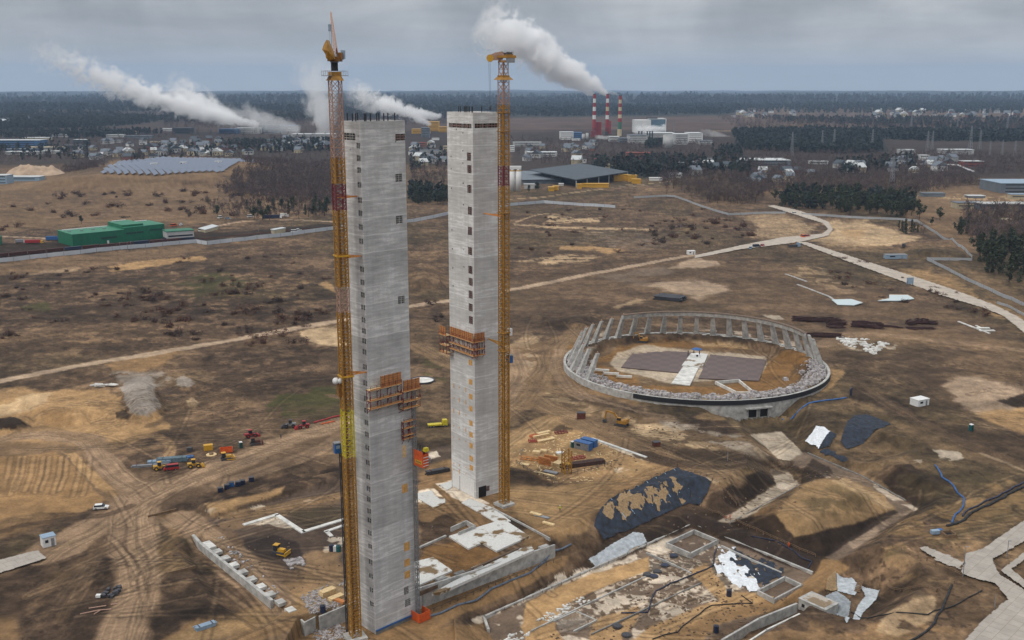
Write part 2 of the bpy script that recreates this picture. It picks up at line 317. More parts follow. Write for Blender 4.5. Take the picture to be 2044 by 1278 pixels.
# ---------------------------------------------------------------- ground colours (albedo, 0-255 sRGB)
CC = dict(S=(186,154,108), s=(160,130,90), L=(206,186,152), l=(184,164,138), T=(140,117,90), R=(156,134,112), P=(168,142,102), B=(108,90,73), D=(80,66,55), V=(60,49,42),
          O=(86,80,56), g=(80,90,44), r=(150,149,150), w=(208,206,200), c=(180,176,167), k=(176,160,143), K=(126,113,103), m=(100,88,82),
          F=(46,54,52), f=(62,66,60), h=(96,80,76), n=(78,66,64), o=(150,112,62), u=(118,99,80), x=(66,58,58), y=(158,142,120))
PAINT = [ # colour, outline px, softness px, warp px, alpha, patchiness
 ('F',[(-900,176),(2900,176),(2900,221),(1500,213),(1440,231),(1020,236),(880,233),(-900,236)],2,4,1,0),
 ('n',[(-900,186),(2900,186),(2900,212),(-900,225)],2,5,.55,.33),
 ('F',[(-900,222),(1015,226),(1015,246),(-900,256)],3,6,.6,.6),
 ('h',[(1015,235),(1180,234),(1475,231),(1500,262),(1015,264)],3,4,.9,0),
 ('h',[(1440,216),(1900,222),(2300,240),(2300,262),(1800,262),(1480,252)],4,6,.8,.5),
 ('n',[(-900,215),(1015,222),(1015,300),(-900,300)],4,8,.9,0),
 ('F',[(-900,226),(200,230),(340,236),(250,250),(120,256),(-900,262)],2,4,.9,0),
 ('x',[(-300,262),(1000,262),(1000,326),(-300,330)],4,8,.85,0),
 ('x',[(1015,262),(2300,262),(2300,360),(1015,345)],4,6,.85,0),
 ('L',[(1420,262),(1500,257),(1640,262),(1765,269),(1765,272),(1640,267),(1500,262)],1,2,.8,.75),
 ('T',[(1780,400),(1860,375),(2300,372),(2300,440),(2060,425),(1900,440),(1800,428)],4,6,.75,0),
 ('L',[(1860,395),(1940,388),(2060,400),(2060,404),(1930,400)],2,5,.6,.6),
 ('T',[(1840,440),(1930,440),(1950,500),(1930,515),(1880,470)],4,6,.7,0),
 ('F',[(1470,268),(1560,262),(1740,268),(1765,302),(1700,305),(1490,298)],2,5,.9,0),
 ('F',[(1600,258),(1900,262),(2300,268),(2300,278),(1880,280),(1640,272)],2,4,.8,0),
 ('f',[(1180,325),(1340,318),(1500,330),(1500,352),(1300,356),(1190,345)],3,6,.9,.6),
 ('f',[(440,268),(670,268),(670,318),(470,312)],3,6,.7,.5),
 ('B',[(-700,332),(200,330),(230,352),(-700,372)],4,6,.8,0),
 ('n',[(480,315),(670,325),(700,410),(430,402),(500,352)],4,10,.9,0),
 ('T',[(190,352),(225,320),(330,311),(500,316),(545,335),(440,356),(300,360)],3,4,.9,0),
 ('T',[(-700,368),(190,346),(260,358),(620,388),(670,402),(560,420),(430,446),(-700,482)],5,9,.75,0),
 ('B',[(-700,400),(200,380),(500,400),(400,430),(-700,450)],6,14,.6,.45),
 ('V',[(-700,500),(0,488),(390,462),(480,462),(670,446),(670,458),(400,482),(0,524),(-700,580)],3,4,.85,0),
 ('T',[(-60,528),(400,490),(420,498),(100,545),(-60,555)],3,6,.6,0),
 ('S',[(208,534),(300,516),(410,510),(402,518),(330,530),(228,543)],2,4,.9,0),
 ('l',[(60,545),(160,532),(150,540),(50,552)],2,3,.6,0),
 ('D',[(-700,580),(0,562),(220,542),(420,520),(560,520),(640,560),(660,600),(400,630),(0,660),(-700,740)],10,16,.75,.62),
 ('V',[(250,600),(640,590),(660,640),(400,650)],8,14,.5,.5),
 ('g',[(345,565),(420,545),(495,556),(480,582),(400,590)],8,10,.7,.75),
 ('O',[(300,560),(520,540),(560,590),(400,600)],10,14,.5,.6),
 ('g',[(40,612),(92,604),(102,616),(50,622)],3,4,.6,0),
 ('S',[(635,568),(652,562),(668,572),(672,584),(650,576)],1.5,2,.8,0),
 ('D',[(-60,690),(400,640),(660,600),(676,634),(400,680),(-60,760)],8,14,.55,.55),
 ('L',[(595,662),(640,650),(680,652),(682,692),(620,684)],3,5,.8,0),
 ('s',[(215,722),(300,705),(362,704),(330,730),(260,742),(220,740)],4,6,.8,0),
 ('D',[(395,705),(600,690),(680,700),(690,770),(500,790),(430,760)],8,12,.75,.7),
 ('D',[(-60,770),(120,752),(220,740),(235,760),(100,780),(-60,800)],5,8,.6,.6),
 ('g',[(540,790),(590,775),(690,778),(690,828),(610,838),(535,835)],5,8,.75,.7),
 ('g',[(830,690),(895,690),(895,760),(840,750)],6,9,.45,.5),
 ('u',[(640,700),(690,700),(690,740),(640,740)],5,8,.6,0),
 ('S',[(-120,796),(60,776),(220,778),(250,825),(330,815),(335,860),(240,880),(150,885),(-120,890)],5,9,.85,0),
 ('L',[(-20,815),(60,785),(110,782),(95,800),(40,822),(-20,830)],3,6,.7,0),
 ('s',[(70,815),(140,812),(150,850),(90,855)],4,6,.8,0),
 ('V',[(-30,838),(20,830),(62,852),(40,858),(-30,858)],2,3,.95,0),
 ('V',[(228,824),(250,818),(262,828),(255,838),(232,836)],2,3,.8,0),
 ('r',[(215,748),(240,742),(330,740),(345,760),(300,775),(245,775)],4,5,.7,.7),
 ('r',[(242,772),(262,756),(300,752),(312,770),(302,782),(322,812),(295,832),(264,824),(248,802)],2.5,4,1,0),
 ('r',[(350,758),(372,752),(392,762),(380,772),(352,770)],2,3,.9,0),
 ('x',[(305,778),(345,770),(370,785),(350,802),(312,800)],4,5,.6,.7),
 ('L',[(370,800),(382,794),(396,806),(388,814),(372,812)],2,2,.8,0),
 ('B',[(300,870),(420,830),(680,800),(690,840),(450,880),(300,920)],8,10,.6,.5),
 ('T',[(-60,880),(160,880),(200,920),(240,985),(330,960),(440,930),(700,835),(700,868),(480,945),(300,1000),(210,1010),(130,905),(-60,915)],5,8,.85,0),
 ('s',[(-60,918),(118,903),(150,930),(208,1000),(160,1020),(80,1022),(-60,1050)],2.5,4,1,0),
 ('s',[(-60,1040),(80,1020),(150,1020),(60,1060),(-60,1090)],6,8,.6,0),
 ('S',[(128,903),(152,905),(190,940),(235,985),(240,1000),(205,985)],2,4,.8,0),
 ('O',[(90,1060),(125,1050),(140,1080),(60,1120),(-60,1150),(-60,1110)],5,8,.5,.6),
 ('u',[(-60,1150),(120,1090),(230,1010),(290,960),(430,930),(700,860),(700,880),(460,965),(330,1010),(300,1060),(290,1300),(215,1300),(240,1100),(180,1090),(-60,1170)],6,8,.8,0),
 ('D',[(-60,1168),(110,1118),(195,1082),(232,1100),(242,1160),(232,1300),(-60,1300)],6,10,.85,0),
 ('T',[(110,1110),(190,1085),(200,1140),(120,1200),(60,1240)],8,14,.45,.6),
 ('s',[(-60,1240),(30,1235),(60,1300),(-60,1300)],6,8,.6,0),
 ('O',[(300,1040),(360,1030),(420,1130),(440,1200),(380,1190),(310,1150)],6,10,.5,.5),
 ('s',[(310,1030),(360,1020),(370,1070),(345,1075)],4,6,.7,0),
 ('s',[(290,1085),(350,1070),(390,1140),(330,1150)],6,10,.5,.6),
 ('D',[(330,1145),(395,1130),(470,1190),(455,1235),(330,1235)],6,8,.8,.75),
 ('u',[(380,1030),(430,1020),(560,1100),(600,1160),(560,1200),(530,1190)],5,7,.8,0),
 ('s',[(560,1200),(700,1160),(700,1190),(620,1220),(520,1245),(330,1300),(290,1300),(400,1240)],6,8,.8,0),
 ('T',[(560,1240),(900,1230),(910,1300),(300,1300),(400,1265)],6,8,.7,0),
 ('V',[(318,1235),(470,1205),(500,1228),(470,1242),(380,1240),(280,1290),(275,1300)],4,6,.55,.6),
 # tower yard, west of the left tower
 ('m',[(400,1040),(690,950),(700,1120),(590,1140),(540,1110),(470,1060)],4,6,.85,0),
 ('V',[(430,965),(690,935),(700,958),(560,988),(450,1005)],4,5,.65,.6),
 ('S',[(405,1008),(440,1000),(520,985),(570,970),(560,985),(440,1022),(420,1030)],3,4,.85,0),
 ('T',[(470,1030),(600,1005),(700,980),(700,1000),(600,1020),(470,1058),(430,1050)],4,5,.8,0),
 ('x',[(490,1075),(540,1062),(600,1085),(620,1120),(580,1138),(530,1115),(490,1095)],4,5,.9,0),
 ('O',[(560,1025),(640,1010),(700,1010),(700,1035),(620,1055)],4,5,.5,0),
 ('c',[(405,1020),(440,1012),(450,1016),(420,1028)],1,3,.7,.7),
 ('w',[(500,1015),(520,1008),(532,1012),(510,1020)],1,2,.95,0),
 ('w',[(600,1000),(690,962),(692,975),(640,990),(610,1005)],1.2,4,.95,.55),
 ('w',[(492,1048),(550,1028),(590,1050),(575,1055),(535,1046)],1.5,4,.9,.62),
 ('w',[(610,1085),(690,1050),(692,1085),(640,1110),(620,1098)],1.5,5,.9,.5),
 ('r',[(570,1120),(600,1115),(605,1128),(580,1134)],1.5,3,.9,.8),
 ('S',[(620,1100),(690,1090),(690,1150),(560,1210),(540,1190),(610,1150)],5,8,.55,0),
 ('T',[(590,1130),(690,1110),(690,1170),(600,1190)],5,7,.6,0),
 ('r',[(620,1180),(670,1160),(700,1165),(700,1225),(640,1245),(615,1230)],3,5,.9,.85),
 # between and around the towers
 ('V',[(826,885),(900,872),(900,890),(836,905)],3,4,.6,0),
 ('m',[(830,905),(905,885),(905,915),(835,940)],3,5,.8,0),
 ('w',[(838,908),(870,900),(880,910),(850,920)],1.5,4,.9,.65),
 ('s',[(836,945),(905,915),(1100,1035),(1130,1075),(1060,1100),(1040,1080),(840,1040)],4,6,.75,0),
 ('V',[(834,1025),(900,1018),(915,1045),(900,1070),(836,1085)],4,5,.6,.8),
 ('w',[(834,980),(870,975),(888,990),(870,1000),(880,1010),(895,1012),(860,1028),(834,1010)],1.5,4,1,.8),
 ('w',[(872,965),(902,958),(985,1010),(1022,1045),(1000,1050),(945,1015),(905,992)],1.2,3,1,.85),
 ('o',[(838,1095),(930,1080),(1040,1120),(960,1150),(900,1160),(838,1175)],3,5,.75,0),
 ('w',[(838,1118),(868,1112),(902,1140),(870,1158),(838,1160)],1.2,3,1,.8),
 ('w',[(880,1158),(1060,1090),(1062,1100),(880,1170)],2,4,1,.7),
 ('s',[(842,1212),(1107,1110),(1140,1108),(1130,1130),(890,1250),(800,1290),(700,1300),(700,1260)],3,5,.85,0),
 ('D',[(890,1262),(1140,1145),(1190,1090),(1200,1100),(1180,1140),(985,1235),(930,1262)],4,6,.85,0),
 ('w',[(930,1242),(985,1225),(1100,1170),(1160,1140),(1175,1135),(1170,1150),(975,1240),(940,1255)],1.5,5,.9,.42),
 ('s',[(840,1262),(960,1248),(1010,1300),(820,1300)],4,6,.7,0),
 ('V',[(990,1020),(1040,1040),(1110,1078),(1108,1092),(1060,1075),(990,1035)],3,4,.8,0),
 # storage yard and roads in the middle
 ('T',[(1012,760),(1080,790),(1180,850),(1250,880),(1350,925),(1450,950),(1490,930),(1560,925),(1500,870),(1350,840),(1180,800),(1120,740),(1090,680),(1050,690),(1010,700)],6,9,.6,0),
 ('T',[(1012,690),(1110,670),(1150,680),(1130,720),(1090,700),(1060,720),(1012,740)],5,8,.7,0),
 ('L',[(1012,692),(1050,664),(1080,668),(1060,690)],4,6,.5,0),
 ('r',[(1040,725),(1070,690),(1080,692),(1060,730)],3,5,.5,.5),
 ('V',[(1012,815),(1060,822),(1100,840),(1060,870),(1012,880)],6,8,.55,.6),
 ('S',[(1012,870),(1085,838),(1180,850),(1270,895),(1300,918),(1180,960),(1110,965),(1012,930)],4,7,.75,0),
 ('B',[(1040,915),(1130,940),(1190,925),(1200,935),(1110,965),(1040,935)],4,5,.6,.6),
 ('V',[(1090,845),(1150,852),(1140,862),(1095,860)],3,4,.6,.7),
 ('w',[(1180,878),(1190,876),(1290,912),(1282,918)],1,2,.85,0),
 ('S',[(1012,965),(1110,975),(1200,955),(1280,920),(1345,930),(1220,1000),(1190,1030),(1170,1060),(1120,1070),(1040,1030)],4,7,.85,0),
 ('D',[(1012,935),(1060,945),(1110,968),(1080,985),(1012,975)],5,6,.6,0),
 ('w',[(1345,925),(1395,932),(1440,955),(1425,962),(1365,940)],1.5,4,.8,.55),
 ('w',[(1225,936),(1290,915),(1300,920),(1235,945)],1.5,4,.6,.5),
 ('L',[(1250,830),(1320,850),(1380,870),(1400,895),(1330,885),(1270,865)],6,10,.6,.6),
 ('r',[(1310,835),(1400,845),(1500,885),(1500,910),(1410,880),(1330,858)],5,9,.65,.6),
 ('D',[(1375,840),(1430,830),(1480,860),(1460,872),(1390,866)],3,5,.6,0),
 ('V',[(1320,895),(1500,905),(1570,935),(1450,940),(1350,925)],6,8,.6,0),
 ('O',[(1380,925),(1500,930),(1540,950),(1500,985),(1440,955)],5,8,.5,0),
 ('T',[(1100,960),(1350,935),(1420,960),(1440,1000),(1400,1010),(1200,1090),(1130,1080)],6,8,.35,0),
 ('V',[(1195,1070),(1375,1000),(1400,1012),(1640,1115),(1625,1150),(1385,1058),(1290,1100),(1200,1130)],3,5,.6,0),
 ('w',[(1175,1120),(1270,1066),(1288,1085),(1190,1132)],1.5,4,.85,.8),
 ('D',[(1430,975),(1500,950),(1545,960),(1530,985),(1450,1035),(1400,1012)],3,5,.75,0),
 ('V',[(1455,1045),(1600,972),(1650,990),(1560,1040),(1500,1060)],3,5,.55,.7),
 ('V',[(1600,930),(1700,958),(1780,1020),(1660,1112),(1630,1105),(1640,1050),(1720,1010),(1640,955)],3,6,.7,0),
 ('s',[(1480,1010),(1600,960),(1700,975),(1740,1010),(1600,1060),(1520,1050)],7,10,.6,.7),
 ('D',[(1585,1000),(1720,975),(1760,1015),(1650,1100),(1570,1080)],6,9,.55,.7),
 ('V',[(1560,895),(1620,905),(1660,930),(1600,950),(1570,930)],4,5,.65,0),
 ('V',[(1740,955),(1800,920),(1900,960),(1900,1000),(1830,1015),(1790,985)],6,8,.6,0),
 ('c',[(1495,868),(1560,862),(1615,915),(1598,930),(1560,928),(1530,895)],1.5,2,.95,0),
 ('c',[(1535,938),(1570,938),(1598,968),(1500,1025),(1455,1045),(1432,1042),(1550,968)],1.5,3,.9,0),
 ('w',[(1545,938),(1572,942),(1590,965),(1520,1005),(1550,970)],2,3,.6,.6),
 ('K',[(1560,925),(1612,905),(1720,950),(1832,1015),(1665,1122),(1640,1112),(1775,1020),(1690,965),(1590,930)],2.5,4,.95,0),
 ('w',[(1610,930),(1700,962),(1780,1012),(1770,1020),(1690,975)],1.2,3,.8,.7),
 ('w',[(1720,955),(1830,1012),(1822,1022),(1740,975)],1.2,3,.7,.7),
 ('k',[(1820,1018),(1665,1120),(1645,1110),(1770,1030)],2,4,.6,.6),
 ('P',[(1541,1024),(1594,974),(1642,954),(1681,953),(1766,992),(1782,1019),(1681,1051),(1586,1072)],3,5,.8,0),
 ('O',[(1600,1000),(1680,965),(1740,1000),(1660,1040)],6,8,.4,.6),
 ('V',[(1469,1036),(1541,1024),(1586,1072),(1681,1051),(1782,1019),(1790,1024),(1650,1109),(1607,1109)],2,3,.8,0),
 ('P',[(1395,925),(1500,930),(1520,938),(1445,972),(1420,960)],3,4,.6,0),
 ('V',[(1443,973),(1517,939),(1544,950),(1546,966),(1469,1012),(1448,1000)],2,3,.8,0),
 ('V',[(1756,961),(1819,923),(1899,992),(1893,1003),(1835,1019)],2,3,.75,0),
 ('V',[(1655,931),(1623,918),(1600,935),(1600,968),(1660,950)],2,3,.7,0),
 ('D',[(1358,839),(1395,823),(1448,839),(1480,865),(1448,867),(1374,857)],2,3,.85,0),
 ('P',[(1380,832),(1410,822),(1450,836),(1420,840)],2,3,.6,0),
 ('x',[(1374,1024),(1427,1040),(1628,1109),(1612,1141),(1501,1104),(1438,1067),(1380,1048),(1300,1085),(1290,1070)],2,3,.75,0),
 ('P',[(1012,970),(1110,975),(1200,955),(1280,925),(1345,932),(1220,1000),(1190,1030),(1165,1060),(1120,1068),(1040,1035),(1012,1000)],4,5,.7,0),
 ('P',[(1700,1130),(1760,1090),(1900,1150),(1905,1165),(1800,1165),(1760,1150)],5,8,.5,.6),
 ('P',[(1860,1020),(1990,965),(2060,960),(2060,1030),(1960,1085),(1900,1110)],6,8,.5,.7),
 ('R',[(1130,700),(1180,655),(1195,658),(1145,710),(1140,745),(1190,785),(1300,812),(1290,822),(1150,795),(1108,740)],4,5,.7,0),
 ('D',[(1110,690),(1165,645),(1180,650),(1125,705),(1118,745),(1160,785),(1290,815),(1285,828),(1140,800),(1095,745)],2,4,.6,0),
 ('o',[(1120,700),(1160,662),(1168,666),(1132,708),(1128,740),(1165,772),(1280,802),(1276,808),(1155,782),(1116,745)],1.5,3,.7,0),
 ('L',[(1010,700),(1060,690),(1100,720),(1090,770),(1150,800),(1230,830),(1200,840),(1110,800),(1060,780),(1020,760)],6,9,.45,.55),
 ('L',[(1270,850),(1330,850),(1400,880),(1440,900),(1400,905),(1300,880)],4,6,.6,.7),
 ('c',[(1320,838),(1400,850),(1480,880),(1560,915),(1520,920),(1440,890),(1340,862)],4,6,.6,.5),
 ('P',[(560,1200),(700,1150),(700,1180),(600,1225),(480,1262),(330,1300),(290,1300),(400,1250)],4,6,.7,0),
 # ring interior
 ('T',[(1150,740),(1180,700),(1260,685),(1400,680),(1560,690),(1620,720),(1640,760),(1560,800),(1400,808),(1250,790)],4,6,.5,0),
 ('o',[(1185,720),(1240,690),(1330,682),(1480,690),(1500,700),(1350,694),(1260,702),(1220,725)],3,4,.8,0),
 ('o',[(1500,790),(1440,790),(1330,780),(1260,775),(1180,745),(1190,720),(1230,740),(1280,768),(1400,775),(1480,762),(1540,720),(1570,700),(1620,705),(1625,730),(1590,760),(1540,780)],3,4,.85,0),
 ('c',[(1225,705),(1270,692),(1290,690),(1530,712),(1535,725),(1515,760),(1440,758),(1340,768),(1238,742),(1222,728)],2,3,.85,0),
 ('L',[(1370,678),(1480,686),(1500,700),(1400,692)],2,4,.6,.6),
 ('c',[(1150,770),(1140,720),(1200,660),(1210,665),(1165,720),(1190,760),(1300,785),(1480,790),(1600,770),(1640,740),(1650,770),(1560,800),(1400,812),(1250,800)],3,5,.75,.6),
 ('w',[(1270,656),(1290,654),(1500,662),(1600,685),(1590,695),(1480,672),(1400,660)],2,3,.6,.5),
 ('V',[(1585,730),(1620,726),(1625,745),(1600,752),(1580,745)],2,4,.8,0),
 ('S',[(1640,735),(1680,738),(1690,745),(1660,775),(1620,785),(1655,765)],3,4,.75,0),
 ('T',[(1115,690),(1180,650),(1190,655),(1130,700),(1118,730),(1145,770),(1300,805),(1270,812),(1130,780),(1100,730)],4,5,.6,0),
 ('o',[(1128,690),(1150,665),(1140,700),(1140,740),(1180,775),(1150,768),(1125,735)],3,4,.7,0),
 ('D',[(1020,640),(1200,600),(1300,615),(1200,640),(1140,665),(1040,665)],7,10,.6,.6),
 # north and north-east
 ('u',[(1020,560),(1480,500),(1900,610),(2100,700),(1900,780),(1650,720),(1600,640),(1300,600),(1020,640)],12,16,.55,0),
 ('B',[(840,420),(1480,400),(1560,430),(1500,480),(1200,540),(840,590)],12,16,.5,.5),
 ('r',[(1180,455),(1400,470),(1300,500),(1150,480)],10,14,.3,.6),
 ('L',[(1100,425),(1140,438),(1210,435),(1200,442),(1150,446),(1090,445)],2,5,.75,.75),
 ('L',[(1025,445),(1120,452),(1300,456),(1300,459),(1120,457),(1025,448)],1,3,.7,0),
 ('S',[(1115,492),(1180,490),(1250,500),(1210,508),(1190,500),(1120,500)],2,3,.9,0),
 ('L',[(1035,520),(1080,512),(1140,510),(1200,512),(1150,524),(1090,530),(1070,522)],2,4,.7,.65),
 ('K',[(1225,548),(1320,530),(1350,540),(1340,548),(1240,552)],2,3,.85,0),
 ('k',[(1335,535),(1390,515),(1430,520),(1435,532),(1370,536)],2,3,.85,0),
 ('k',[(1285,572),(1330,560),(1420,562),(1460,580),(1400,598),(1330,580)],4,5,.85,0),
 ('K',[(1180,548),(1230,545),(1300,565),(1290,575)],4,5,.7,0),
 ('L',[(1220,615),(1270,598),(1285,600),(1240,615)],2,4,.6,0),
 ('L',[(1470,430),(1560,426),(1630,455),(1600,478),(1500,475),(1510,450)],4,5,.55,0),
 ('L',[(1640,445),(1720,440),(1845,475),(1800,490),(1680,495),(1610,482),(1665,460)],3,5,.75,0),
 ('S',[(1680,460),(1730,458),(1720,475),(1690,475)],3,4,.5,0),
 ('T',[(1600,480),(1680,495),(1900,520),(1930,560),(2060,640),(2060,600),(1940,540),(1850,515),(1740,490)],6,8,.6,0),
 ('S',[(1790,540),(1860,535),(1960,590),(2060,640),(2060,660),(1930,600),(1820,565)],6,8,.6,0),
 ('D',[(1450,510),(1640,495),(1660,520),(1450,540)],6,8,.5,.6),
 ('L',[(1560,540),(1650,535),(1720,590),(1680,590),(1600,560)],8,14,.4,.45),
 ('w',[(1660,598),(1700,597),(1722,604),(1705,609),(1672,608)],1,1,1,0),
 ('w',[(1752,600),(1775,596),(1775,589),(1812,589),(1825,596),(1800,600)],1,1,1,0),
 ('x',[(1595,625),(1650,630),(1700,640),(1870,640),(1870,655),(1700,660),(1610,650)],3,6,.35,.6),
 ('c',[(1518,628),(1560,630),(1568,638),(1540,636)],1,2,.9,0),
 ('c',[(1665,675),(1740,678),(1790,690),(1770,712),(1720,700),(1680,690)],2,6,.85,.42),
 ('T',[(1680,650),(1900,660),(2060,690),(2060,720),(1900,690),(1690,680)],6,8,.6,0),
 ('D',[(1680,700),(1900,700),(1900,780),(1700,770)],10,14,.6,.6),
 ('k',[(1890,760),(1960,750),(2060,780),(2060,820),(1960,835),(1910,800)],6,8,.8,0),
 ('V',[(1995,800),(2060,785),(2060,815),(2030,815)],2,4,.9,0),
 ('S',[(1950,830),(2060,812),(2060,870),(1990,848)],4,6,.85,0),
 ('V',[(1700,770),(1780,790),(1880,850),(1900,870),(1780,830),(1700,800)],6,8,.7,0),
 ('D',[(1860,850),(2060,870),(2060,930),(1950,900)],6,8,.7,0),
 ('T',[(1780,840),(1900,880),(2060,930),(2060,960),(1960,930),(1800,870)],6,9,.5,0),
 ('c',[(1868,898),(1920,900),(1935,915),(1905,920),(1885,912)],1.2,5,.95,.8),
 ('c',[(1825,918),(1845,916),(1840,924)],1,2,.8,0),
 ('O',[(1780,950),(2060,940),(2060,1020),(1900,1080),(1700,1140),(1670,1120),(1840,1020)],8,10,.5,.6),
 ('s',[(1860,1010),(2000,960),(2060,960),(2060,1000),(1920,1060),(1850,1080),(1720,1120),(1700,1110)],8,12,.6,.6),
 ('D',[(1960,995),(2060,950),(2060,965),(1975,1012)],3,4,.6,0),
 # foundation pit floor
 ('K',[(968,1236),(1380,1056),(1622,1148),(1572,1190),(1500,1236),(1300,1340),(1000,1340)],2,3,.95,0),
 ('w',[(1180,1130),(1330,1080),(1420,1080),(1500,1140),(1420,1190),(1240,1240),(1080,1240)],3,10,.8,.4),
 ('w',[(1080,1250),(1400,1200),(1440,1230),(1300,1290),(1100,1290)],3,8,.8,.45),
 ('w',[(985,1245),(1040,1225),(1070,1260),(1010,1260)],2,5,.9,.6),
 ('w',[(1285,1090),(1350,1075),(1340,1100),(1300,1110)],2,4,.9,.6),
 ('w',[(1100,1150),(1420,1080),(1540,1150),(1400,1230),(1100,1260)],2,6,.8,-.5),
 ('V',[(1180,1140),(1420,1080),(1500,1140),(1380,1220),(1160,1240)],2,6,.55,-.35),
 ('B',[(1120,1200),(1330,1130),(1440,1170),(1300,1270),(1110,1270)],2,6,.6,-.4),
 ('S',[(1036,1250),(1056,1200),(1180,1146),(1292,1112),(1296,1140),(1200,1174),(1116,1218),(1104,1255),(1135,1300),(1055,1300)],2,3,.95,0),
 ('S',[(1395,1210),(1450,1195),(1560,1190),(1500,1215),(1400,1240),(1290,1300),(1230,1300),(1300,1250)],3,3,.9,0),
 ('S',[(1380,1140),(1410,1125),(1440,1150),(1450,1180),(1520,1185),(1530,1200),(1440,1215),(1420,1180)],3,4,.9,0),
 ('S',[(1180,1240),(1270,1210),(1275,1225),(1230,1290),(1170,1290)],3,4,.85,0),
 ('s',[(1640,1116),(1668,1118),(1690,1135),(1640,1180),(1560,1215),(1440,1245),(1340,1340),(1200,1340),(1330,1270),(1430,1222),(1570,1190),(1622,1148)],3,3,.95,0),
 ('r',[(1110,1240),(1180,1230),(1150,1265),(1110,1262)],2,4,.6,0),
 ('B',[(1440,1250),(1590,1205),(1600,1225),(1450,1300),(1400,1300)],4,5,.7,0),
 ('s',[(1500,1262),(1600,1240),(1700,1255),(1800,1230),(1900,1260),(1900,1300),(1450,1300)],6,9,.55,.5),
 ('L',[(1760,1225),(1840,1180),(1875,1190),(1860,1240),(1800,1270),(1750,1260)],5,7,.6,.7),
 ('V',[(1700,1160),(1760,1170),(1850,1170),(1870,1185),(1800,1200),(1740,1240)],6,8,.45,.7),
]
STROKES = [ # colour, photo points, width m, alpha, rut stripes
 ('k',[(-250,822),(0,762),(180,727),(400,690),(676,640),(830,610),(900,600),(1000,583),(1200,543),(1385,508)],8,.95,0),
 ('k',[(-200,475),(0,470),(125,478)],7,.8,0), ('k',[(430,450),(480,440),(560,436),(670,442)],6,.8,0),
 ('L',[(1200,380),(1100,392),(1015,398)],5,.6,0), ('L',[(1250,370),(1330,365),(1345,360)],6,.6,0),
 ('c',[(1180,378),(1280,372),(1360,368)],5,.5,0),
 ('L',[(1030,442),(1090,426),(1160,440)],4,.6,0),('L',[(1070,452),(1180,462),(1240,460)],3,.5,0),
 ('T',[(830,690),(900,722),(1010,770),(1100,815),(1180,850),(1250,882),(1350,925),(1450,945)],14,.95,1),
 ('T',[(1010,830),(1060,790),(1090,740),(1110,690),(1160,655)],12,.9,1),
 ('T',[(1012,780),(1040,740),(1080,770),(1130,790)],7,.5,1),
 ('s',[(1012,880),(1060,850),(1100,835)],9,.7,1),
 ('R',[(700,838),(560,885),(400,950),(300,985),(200,1045),(90,1108)],15,1,1),
 ('R',[(300,975),(262,1020),(262,1080),(275,1150),(262,1220),(235,1300)],15,1,1),
 ('R',[(285,985),(215,930),(170,880),(60,868),(-60,890)],11,.9,1),
 ('R',[(360,1035),(430,1085),(520,1160),(560,1200)],11,.9,1),
 ('s',[(440,1030),(520,1020),(620,1000),(700,985)],6,.6,1),
 ('s',[(440,1300),(520,1262),(640,1225),(700,1205)],8,.7,1),
 ('s',[(905,940),(970,985),(1040,1030)],0.1,.1,0),
 ('s',[(1060,1070),(1150,1030),(1240,970),(1340,930)],10,.6,1),
 ('T',[(1690,1130),(1640,1180),(1560,1215),(1440,1240),(1290,1330)],5,.5,1),
 ('s',[(1640,1105),(1680,1080),(1760,1040)],.1,.1,0),
 ('T',[(1650,700),(1760,672),(1900,670),(2060,690)],9,.5,1),
 ('B',[(1700,760),(1850,850),(1960,900),(2060,930)],8,.5,1),
 ('L',[(1755,560),(1820,572),(1900,590)],2,.2,0),
 ('y',[(1960,905),(2060,945)],2.5,.8,0),
 ('k',[(1550,340),(1700,420)],.1,.1,0),
 ('B',[(40,1278),(120,1190),(180,1120),(200,1085)],4,.3,1), ('T',[(200,1090),(170,1160),(120,1240)],5,.4,1), ('T',[(210,1090),(130,1150),(60,1190)],4,.35,1),
 ('D',[(0,1062),(90,1042),(200,1030),(260,1010)],4,.5,1), ('D',[(120,1200),(200,1110),(240,1085)],4,.3,1),
 ('T',[(0,880),(80,855),(180,880),(240,900),(330,890)],6,.5,1),
 ('S',[(230,890),(300,870),(340,890),(330,930)],5,.5,1),
 ('D',[(300,850),(420,800),(560,760),(680,715)],4,.4,1), ('D',[(320,862),(450,840),(600,800)],3,.4,1),
 ('o',[(1540,775),(1590,740),(1600,705)],9,.5,1),('o',[(1190,735),(1250,772),(1370,782),(1450,775)],6,.6,1),
 ('V',[(1285,908),(1350,925),(1450,930),(1560,905)],9,.6,1),('R',[(1120,700),(1115,740),(1160,790),(1260,822),(1330,835)],9,.7,1),('R',[(700,860),(620,905),(540,935),(440,965)],8,.6,1),
 ('R',[(1660,1120),(1680,1135)],.1,.1,0),('P',[(1010,900),(1050,868),(1090,842)],12,.8,1),('R',[(1020,700),(1035,745),(1012,790)],10,.8,1),('R',[(1640,690),(1700,668),(1800,672),(2044,700)],10,.6,1),
]
TRK = []
_r = random.Random(9)
